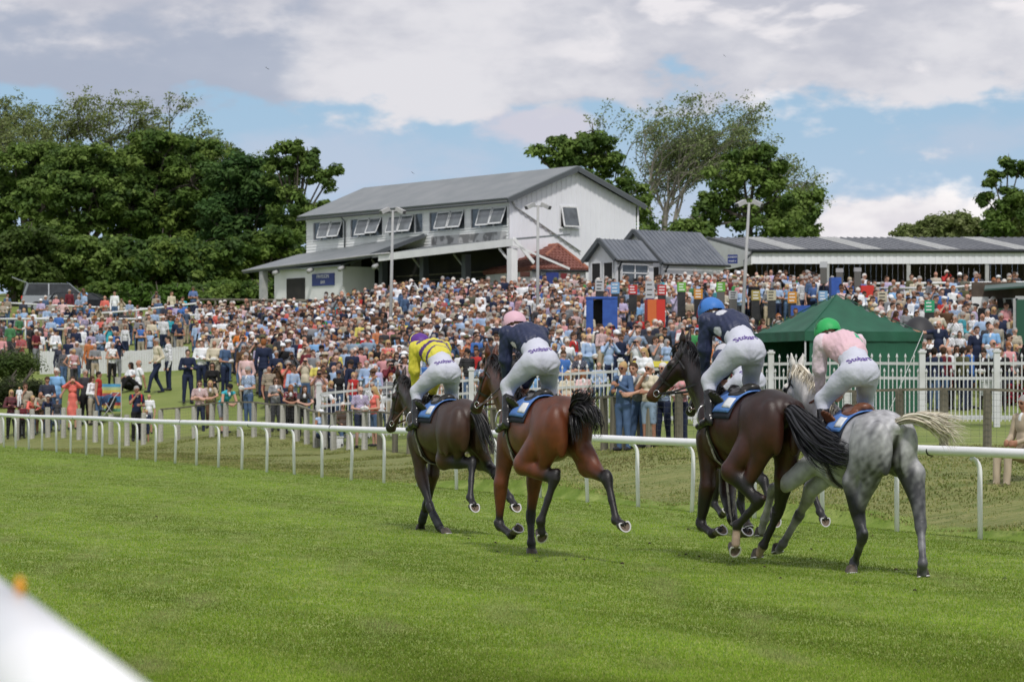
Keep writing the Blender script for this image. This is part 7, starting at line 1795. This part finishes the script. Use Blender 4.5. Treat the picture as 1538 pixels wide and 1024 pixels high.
def bird(px, y, d, s, label):
    m = MB(); 
    for q in (1, -1): m.slab([(0, -.12, 0), (0, .10, 0), (q * .35, .05, .12), (q * .62, -.02, .02), (q * .33, -.05, .11)], .01, (0, 0, 1))
    m.tube([(0, -.28, 0), (0, -.1, 0), (0, .12, .01), (0, .24, .02)], [.01, .05, .05, .015], 6); o = m.build('bird', M_led, None); o.location = at(px, y, d); o.scale = (s,) * 3; o.rotation_euler = (.3, .4, .8); tag(o, label, 'bird')
bird(401, 103, 120, .2, 'tiny dark bird high against the grey cloud at upper left'); bird(620, 260, 140, .2, 'tiny dark bird above the left part of the stand roof'); bird(1088, 84, 120, .15, 'tiny dark bird near the clouds at upper right')

# ---------------------------------------------------------------- trees
M_leaf = mat('leaves', (.06, .1, .02), .6, attr='Col', spec=.2, transl=.42)
M_bark = mat('bark', (.06, .05, .04), .9, (.11, .095, .08), 3, bump=.8, bscale=10)
M_bark2 = mat('pale_bark', (.26, .24, .21), .9, (.15, .14, .12), 3, bump=.8, bscale=10)
def leaf_cloud(clumps, per, size, cols, seed, flat=.55):
    """clumps: (centre, radius); leaf-sized faces scattered through each clump, denser on its outside"""
    r = np.random.default_rng(seed); C_ = np.array([c for c, _ in clumps]); R_c = np.array([q for _, q in clumps]); n = len(clumps) * per
    k = np.repeat(np.arange(len(clumps)), per); d = r.normal(size=(n, 3)); d /= np.linalg.norm(d, axis=1)[:, None]
    rad = R_c[k] * r.random(n) ** .45 * r.uniform(.75, 1.15, n); P = C_[k] + d * rad[:, None] * np.array([1, 1, .62])
    nrm = d * .75 + np.array([0, 0, .65]) + r.normal(size=(n, 3)) * .45; nrm /= np.linalg.norm(nrm, axis=1)[:, None]
    t = np.cross(nrm, r.normal(size=(n, 3))); t /= np.linalg.norm(t, axis=1)[:, None]; b = np.cross(nrm, t); s = size * r.uniform(.55, 1.3, n)[:, None]
    v = np.empty((n, 4, 3)); v[:, 0] = P - t * s; v[:, 1] = P - b * s * flat; v[:, 2] = P + t * s; v[:, 3] = P + b * s * flat + nrm * s * .12
    tone = np.array(cols)[r.integers(0, len(cols), len(clumps))][k] * r.uniform(.72, 1.28, n)[:, None]
    return v.reshape(-1, 3), np.arange(4 * n).reshape(n, 4), np.repeat(tone, 4, 0)
def tree(px, ytop, d, wpx, name, label, cols, trunk_px=None, seed=0, ybot=None, leafs=.19, per=105, nl=11, wind=0.0, bark=M_bark, group=None, lobes=None, dens=1.0, base=None):
    """wpx: crown width in photo pixels at distance d, used only to size it"""
    r = np.random.default_rng(seed); sc = d / F; X = (px - CX) * sc; zt = CZ + (HY - ytop) * sc; g = base if base is not None else gz(X, d); W = wpx * sc / 2
    zb = CZ + (HY - ybot) * sc if ybot else g + (zt - g) * .22; H = (zt - zb) / 2; cz = (zt + zb) / 2
    root = empty(name, (X, d, g), 0, label, 'tree', group)
    LB = []
    if lobes: LB = [(np.array([ax * W, ay * W, cz - g + az * H]), ar * W) for ax, ay, az, ar in lobes]
    else:
        for i in range(nl):
            a = i * 2.4 + r.uniform(0, 1); u = r.uniform(-.75, .80); q = math.sqrt(max(0, 1 - u * u)) * r.uniform(.45, .78)
            LB.append((np.array([math.cos(a) * q * W, math.sin(a) * q * W * .8, cz - g + u * H * .82]), r.uniform(.30, .44) * W))
        LB.append((np.array([0, 0, cz - g + H * .05]), .55 * W)); LB.append((np.array([r.uniform(-.2, .2) * W, 0, zt - g - .36 * W]), .36 * W))
    clumps = []
    for c, R in LB:
        nC = max(6, int(24 * dens * (R / 1.8) ** 1.7))
        for _ in range(nC):
            dd = r.normal(size=3); dd /= np.linalg.norm(dd)
            if dd[2] < -.5 and r.random() < .5: dd[2] *= -1
            p = c + dd * R * np.array([1, 1, min(1.0, H / W + .15)]) * r.uniform(.62, 1.04)
            if p[2] + g > zt - .8: p[2] = zt - g - .7 - r.uniform(0, .8)
            if p[2] < .3: p[2] = .3 + r.random()
            clumps.append((p, r.uniform(.42, .95) * (1 if R > 1.2 else .75)))
    v, f, c = leaf_cloud(clumps, per, leafs, cols, seed + 1)
    link_mesh('crown', np_mesh('crown', v, f, False, c), M_leaf, root)
    m = MB(); tr = max(.22, W * .075); th = max(cz - g - H * .5, (cz - g) * .45); top = V((0, 0, th))
    m.tube([(0, 0, -.4), (.05, 0, th * .5), top], [tr * 1.25, tr, tr * .8], 10)
    for cc, R in LB: mid = top.lerp(V(cc), .5) + V((0, 0, R * .12)); m.tube([top - V((0, 0, .2)), mid, V(cc), V(cc) + V((r.uniform(-.3, .3), 0, R * .6))], [tr * .5, tr * .33, tr * .2, tr * .06], 7)
    for p, _ in clumps[::3]:
        l = min(LB, key=lambda q: np.linalg.norm(q[0] - p)); m.tube([V(l[0]), V(l[0]).lerp(V(p), .6) + V((0, 0, .1)), V(p)], [tr * .14, tr * .09, tr * .03], 5, False)
    m.build('trunk', bark, root, True)
    return root
DK = [(.07, .13, .027), (.10, .17, .034), (.13, .205, .042), (.056, .105, .026), (.165, .24, .05)]
MD = [(.11, .18, .038), (.145, .225, .05), (.185, .27, .065), (.08, .14, .033)]
LT = [(.18, .23, .075), (.22, .27, .10), (.15, .19, .06), (.26, .30, .13)]
GT = 'tall trees crowding behind the left lawn'
def open_tree(px, ytop, d, seed, name, label, spread, cols, lean=0.0, h_px=200, bark=M_bark2, leafs=.13, per=14, depth=6, group=None, twig=.8, base=None, first=4, curve=.10, l0=.30, shr=(.66, .86)):
    """an open, wind-combed tree: a branching skeleton whose twigs carry small tufts of leaves"""
    r = np.random.default_rng(seed); sc = d / F; X = (px - CX) * sc; g = base if base is not None else gz(X, d); zt = CZ + (HY - ytop) * sc; Ht = zt - g
    root = empty(name, (X, d, g), 0, label, 'tree', group); segs = []; tips = []
    def grow(p, dr, L, rad, lv):
        n = 4; pts = [p]; q = p.copy(); dd = dr.copy()
        for i in range(n):
            dd = dd + r.normal(size=3) * .13 + np.array([lean * .05 * lv, 0, curve * (.6 if lv < 2 else .15)]); dd /= np.linalg.norm(dd); q = q + dd * L / n; pts.append(q.copy())
        if pts[-1][2] > Ht: 
            pts = [np.array([a[0], a[1], min(a[2], Ht - .1)]) for a in pts]
        segs.append((pts, rad, rad * .62))
        if lv >= 2: tips.extend([(a, .30 + .1 * lv * .5) for a in pts[2:]])
        if lv >= depth: tips.append((q, .42)); return
        k = first if lv == 0 else (3 if r.random() < .55 else 2)
        for i in range(k):
            a = r.uniform(0, 6.283) if lv else (i + .3) * 6.283 / k; sp = r.uniform(.35, .75) * spread; t = np.array([math.cos(a), math.sin(a) * .7, 0]) * sp
            nd = dd + t; nd /= np.linalg.norm(nd); st = pts[-1] if i < 2 else pts[-2 if lv else -1]
            grow(st.copy(), nd, L * r.uniform(*shr), rad * .62, lv + 1)
    grow(np.array([0., 0, -.2]), np.array([lean * .15, 0, 1.]), Ht * l0, max(.25, Ht * .022), 0)
    m = MB()
    for pts, a, b in segs:
        m.tube(pts, list(np.linspace(a, b, len(pts))), 7 if a > .06 else 4, False)
    m.build('trunk', bark, root, True)
    v, f, c = leaf_cloud([(p, q * twig) for p, q in tips], per, leafs, cols, seed + 1); link_mesh('crown', np_mesh('crown', v, f, False, c), M_leaf, root)
    return root
# left mass
tree(40, 205, 205, 200, 'broadleaf_tree', 'mid green rounded tree at the far left edge', MD, seed=1, ybot=440, group=GT)
tree(125, 205, 198, 190, 'broadleaf_tree', 'broad green tree left of the darkest gap in the wood', MD, seed=2, ybot=430, group=GT)
tree(215, 188, 200, 240, 'broadleaf_tree', 'largest dark tree, broad crown in the middle of the left wood', DK, seed=3, ybot=420, group=GT, nl=14)
tree(305, 198, 206, 170, 'broadleaf_tree', 'dark green tree right of the broadest crown', DK, seed=4, ybot=430, group=GT)
tree(370, 225, 194, 175, 'broadleaf_tree', 'dense bluish-green tree above the white railings, nearest the stand', [(.048, .105, .032), (.066, .135, .038), (.09, .165, .045)], seed=5, ybot=440, group=GT, nl=13)
tree(20, 330, 178, 160, 'broadleaf_tree', 'low bushy yellow-green tree over the parked cars', [(.06, .10, .02), (.09, .14, .03), (.11, .16, .045)], seed=6, ybot=450, group=GT)
tree(110, 345, 182, 190, 'broadleaf_tree', 'low spreading tree behind the grey estate car', MD, seed=7, ybot=458, group=GT)
tree(210, 345, 184, 190, 'broadleaf_tree', 'low dark tree above the men at the wooden railing', DK, seed=8, ybot=458, group=GT)
tree(300, 350, 184, 160, 'broadleaf_tree', 'low dark tree right of the brightest bush', DK, seed=9, ybot=455, group=GT)
tree(400, 330, 186, 130, 'broadleaf_tree', 'low dark tree touching the left end of the stand', DK, seed=10, ybot=470, group=GT)
tree(352, 425, 178, 120, 'rounded_bush', 'dark bush under the trees left of the verandah post', DK, seed=26, ybot=466, leafs=.16, nl=8)
tree(412, 418, 176, 110, 'rounded_bush', 'dark bush just behind the left verandah post', DK, seed=27, ybot=464, leafs=.16, nl=8)
tree(238, 428, 172, 130, 'rounded_bush', 'bright green bush at the foot of the wood', [(.07, .14, .02), (.09, .17, .03)], seed=21, ybot=462, leafs=.16, nl=8)
tree(300, 430, 175, 100, 'rounded_bush', 'dark low bush right of the bright green bush', DK, seed=22, ybot=462, leafs=.16, nl=8)
tree(150, 432, 176, 110, 'rounded_bush', 'dark low bush behind the black car', DK, seed=23, ybot=462, leafs=.16, nl=8)
tree(445, 196, 190, 118, 'broadleaf_tree', 'lighter green tree with an uneven top between the dark wood and the stand', MD, seed=11, ybot=400, leafs=.165,
     lobes=[(-.05, 0, .50, .38), (.35, 0, .42, .32), (-.4, 0, .55, .32), (-.3, 0, .78, .30), (.05, 0, .82, .26), (.30, 0, .68, .24), (-.45, 0, .35, .40), (.15, .1, .30, .36), (.62, 0, .25, .30), (.92, 0, .36, .22), (-.2, 0, -.15, .5), (.45, 0, -.15, .38), (-.3, 0, -.6, .5), (.3, 0, -.6, .5), (.75, 0, -.2, .25)], dens=1.15, group=GT)
open_tree(60, 142, 222, 31, 'willowy_tree', 'tall thin-leaved tree standing above the wood at the upper left', 1.15, LT, lean=.4, leafs=.12, per=7, depth=6, twig=1.1, bark=M_bark, group=GT)
open_tree(150, 152, 222, 32, 'willowy_tree', 'second thin-leaved tree, just right of the tallest one', 1.2, LT, lean=.45, leafs=.12, per=7, depth=6, twig=1.1, bark=M_bark, group=GT)
open_tree(-30, 160, 220, 33, 'willowy_tree', 'thin-leaved tree with bare dark stems at the left edge', 1.0, LT, lean=.45, leafs=.12, per=6, depth=6, twig=1.1, bark=M_bark, group=GT)
# right group
tree(880, 184, 178, 175, 'broadleaf_tree', 'dense green tree rising behind the gable of the stand', MD, seed=12, ybot=350, leafs=.165,
     lobes=[(-.35, 0, .42, .30), (.18, 0, .62, .30), (-.05, 0, .1, .34), (-.78, 0, .35, .20), (-.55, 0, .45, .24), (-.2, 0, .60, .26), (.12, 0, .86, .22), (.0, 0, .40, .32), (.35, 0, .35, .26), (.5, 0, -.05, .30), (.75, 0, -.35, .32), (.45, 0, -.6, .36), (.85, 0, -.8, .34), (.1, 0, -.3, .25), (-.4, 0, .15, .2)], dens=1.1)
open_tree(975, 146, 182, 44, 'leaning_tree', 'tall open tree with grey branches sweeping right, leaves thinned by the wind', 0.9, [(.20, .26, .10), (.26, .31, .14), (.15, .20, .08)], lean=.34, leafs=.10, per=4, depth=7, twig=.9, first=5, l0=.21, shr=(.74, .95))
tree(1125, 205, 170, 165, 'broadleaf_tree', 'dense dark tree right of the leaning open tree', MD, seed=13, ybot=372, leafs=.165,
     lobes=[(.15, 0, .82, .26), (-.15, 0, .58, .28), (.38, 0, .50, .28), (-.5, 0, .22, .30), (.1, 0, .15, .42), (.5, 0, -.1, .36), (-.75, 0, -.25, .28), (-.35, 0, -.4, .42), (.25, 0, -.55, .46), (-.95, 0, -.7, .3), (.7, 0, -.6, .36)], dens=1.1)
tree(1200, 270, 180, 85, 'broadleaf_tree', 'smaller rounded tree at the right of the group', MD, seed=14, ybot=380, leafs=.165)
tree(1040, 318, 168, 60, 'broadleaf_tree', 'low bushy tree behind the slate-roofed hut', MD, seed=15, ybot=380, leafs=.165)
tree(1510, 222, 230, 90, 'broadleaf_tree', 'dark green tree at the right edge above the shed', MD, seed=16, ybot=380, leafs=.22,
     lobes=[(.1, 0, .8, .28), (.4, 0, .5, .4), (-.35, 0, .35, .35), (.2, 0, .0, .5), (-.6, 0, .0, .3), (.6, 0, -.2, .5), (-.3, 0, -.5, .5)])
tree(1430, 312, 238, 120, 'broadleaf_tree', 'yellow-green tree tops showing over the shed roof', LT, seed=17, ybot=400, leafs=.22)
tree(1375, 325, 240, 70, 'broadleaf_tree', 'small olive tree top at the left of the right-hand clump', LT, seed=18, ybot=400, leafs=.165)
tree(1535, 290, 236, 90, 'broadleaf_tree', 'olive tree at the extreme right over the shed', LT, seed=19, ybot=400, leafs=.22)
# hedge bushes by the left end of the fence
tree(24, 548, 113.5, 98, 'clipped_bush', 'low dull green clipped bush behind the family at the left', [(.05, .07, .025), (.075, .095, .04), (.04, .055, .02)], seed=24, ybot=612, leafs=.06, per=150, nl=10, base=gz(-20, 113.5) - .2)
tree(15, 508, 119, 90, 'clipped_bush', 'upper brighter green bush behind the dull one', [(.06, .10, .025), (.08, .12, .03)], seed=25, ybot=566, leafs=.06, per=150, nl=10)

# ---------------------------------------------------------------- torn turf on the track
def clods():
    r = np.random.default_rng(77); vs = []; fs = []; cs = []; b = 0
    spots = []
    for k, S in SPECS.items():
        th = math.radians(S['th']); fx, fy = -math.sin(th), math.cos(th)
        for _ in range(6):
            a = r.uniform(-3.2, 2.0); l = r.normal(0, .5); spots.append((S['O'][0] + fx * a - fy * l, S['O'][1] + fy * a + fx * l, .012, r.uniform(.008, .018)))
        for _ in range(4):
            a = r.uniform(-2.6, -.8); l = r.normal(0, .25); spots.append((S['O'][0] + fx * a - fy * l, S['O'][1] + fy * a + fx * l, abs(r.normal(.15, .25)) + .05, r.uniform(.006, .018)))
    for _ in range(6): y = r.uniform(18, 45); spots.append((r.uniform(-.17, .17) * y, y, .012, r.uniform(.006, .016)))
    for x, y, z, s in spots:
        if (x - RX0) * RN[0] + y * RN[1] > -.2: continue
        n = 6; P = []
        for i in range(3):
            for k in range(n): a = 6.283 * k / n; q = s * r.uniform(.6, 1.2) * (1, .9, .35)[i]; P.append((x + q * math.cos(a) * 1.3, y + q * math.sin(a) * 1.3, z + s * (-.3, .3, .8)[i]))
        vs += P; fs += [(b+i*n+k, b+i*n+(k+1) % n, b+(i+1)*n+(k+1) % n, b+(i+1)*n+k) for i in range(2) for k in range(n)] + [(b+2*n, b+2*n+2, b+2*n+3, b+2*n+5)]
        c = np.array((.035, .024, .014)) if r.random() < .6 else np.array((.06, .09, .02)); cs += [c * r.uniform(.7, 1.3)] * len(P); b += len(P)
    o = link_mesh('turf_clods', np_mesh('turf_clods', vs, fs, False, np.array(cs)), M_person); tag(o, 'dark clods of torn turf kicked up by the horses', kind='stuff')
clods()
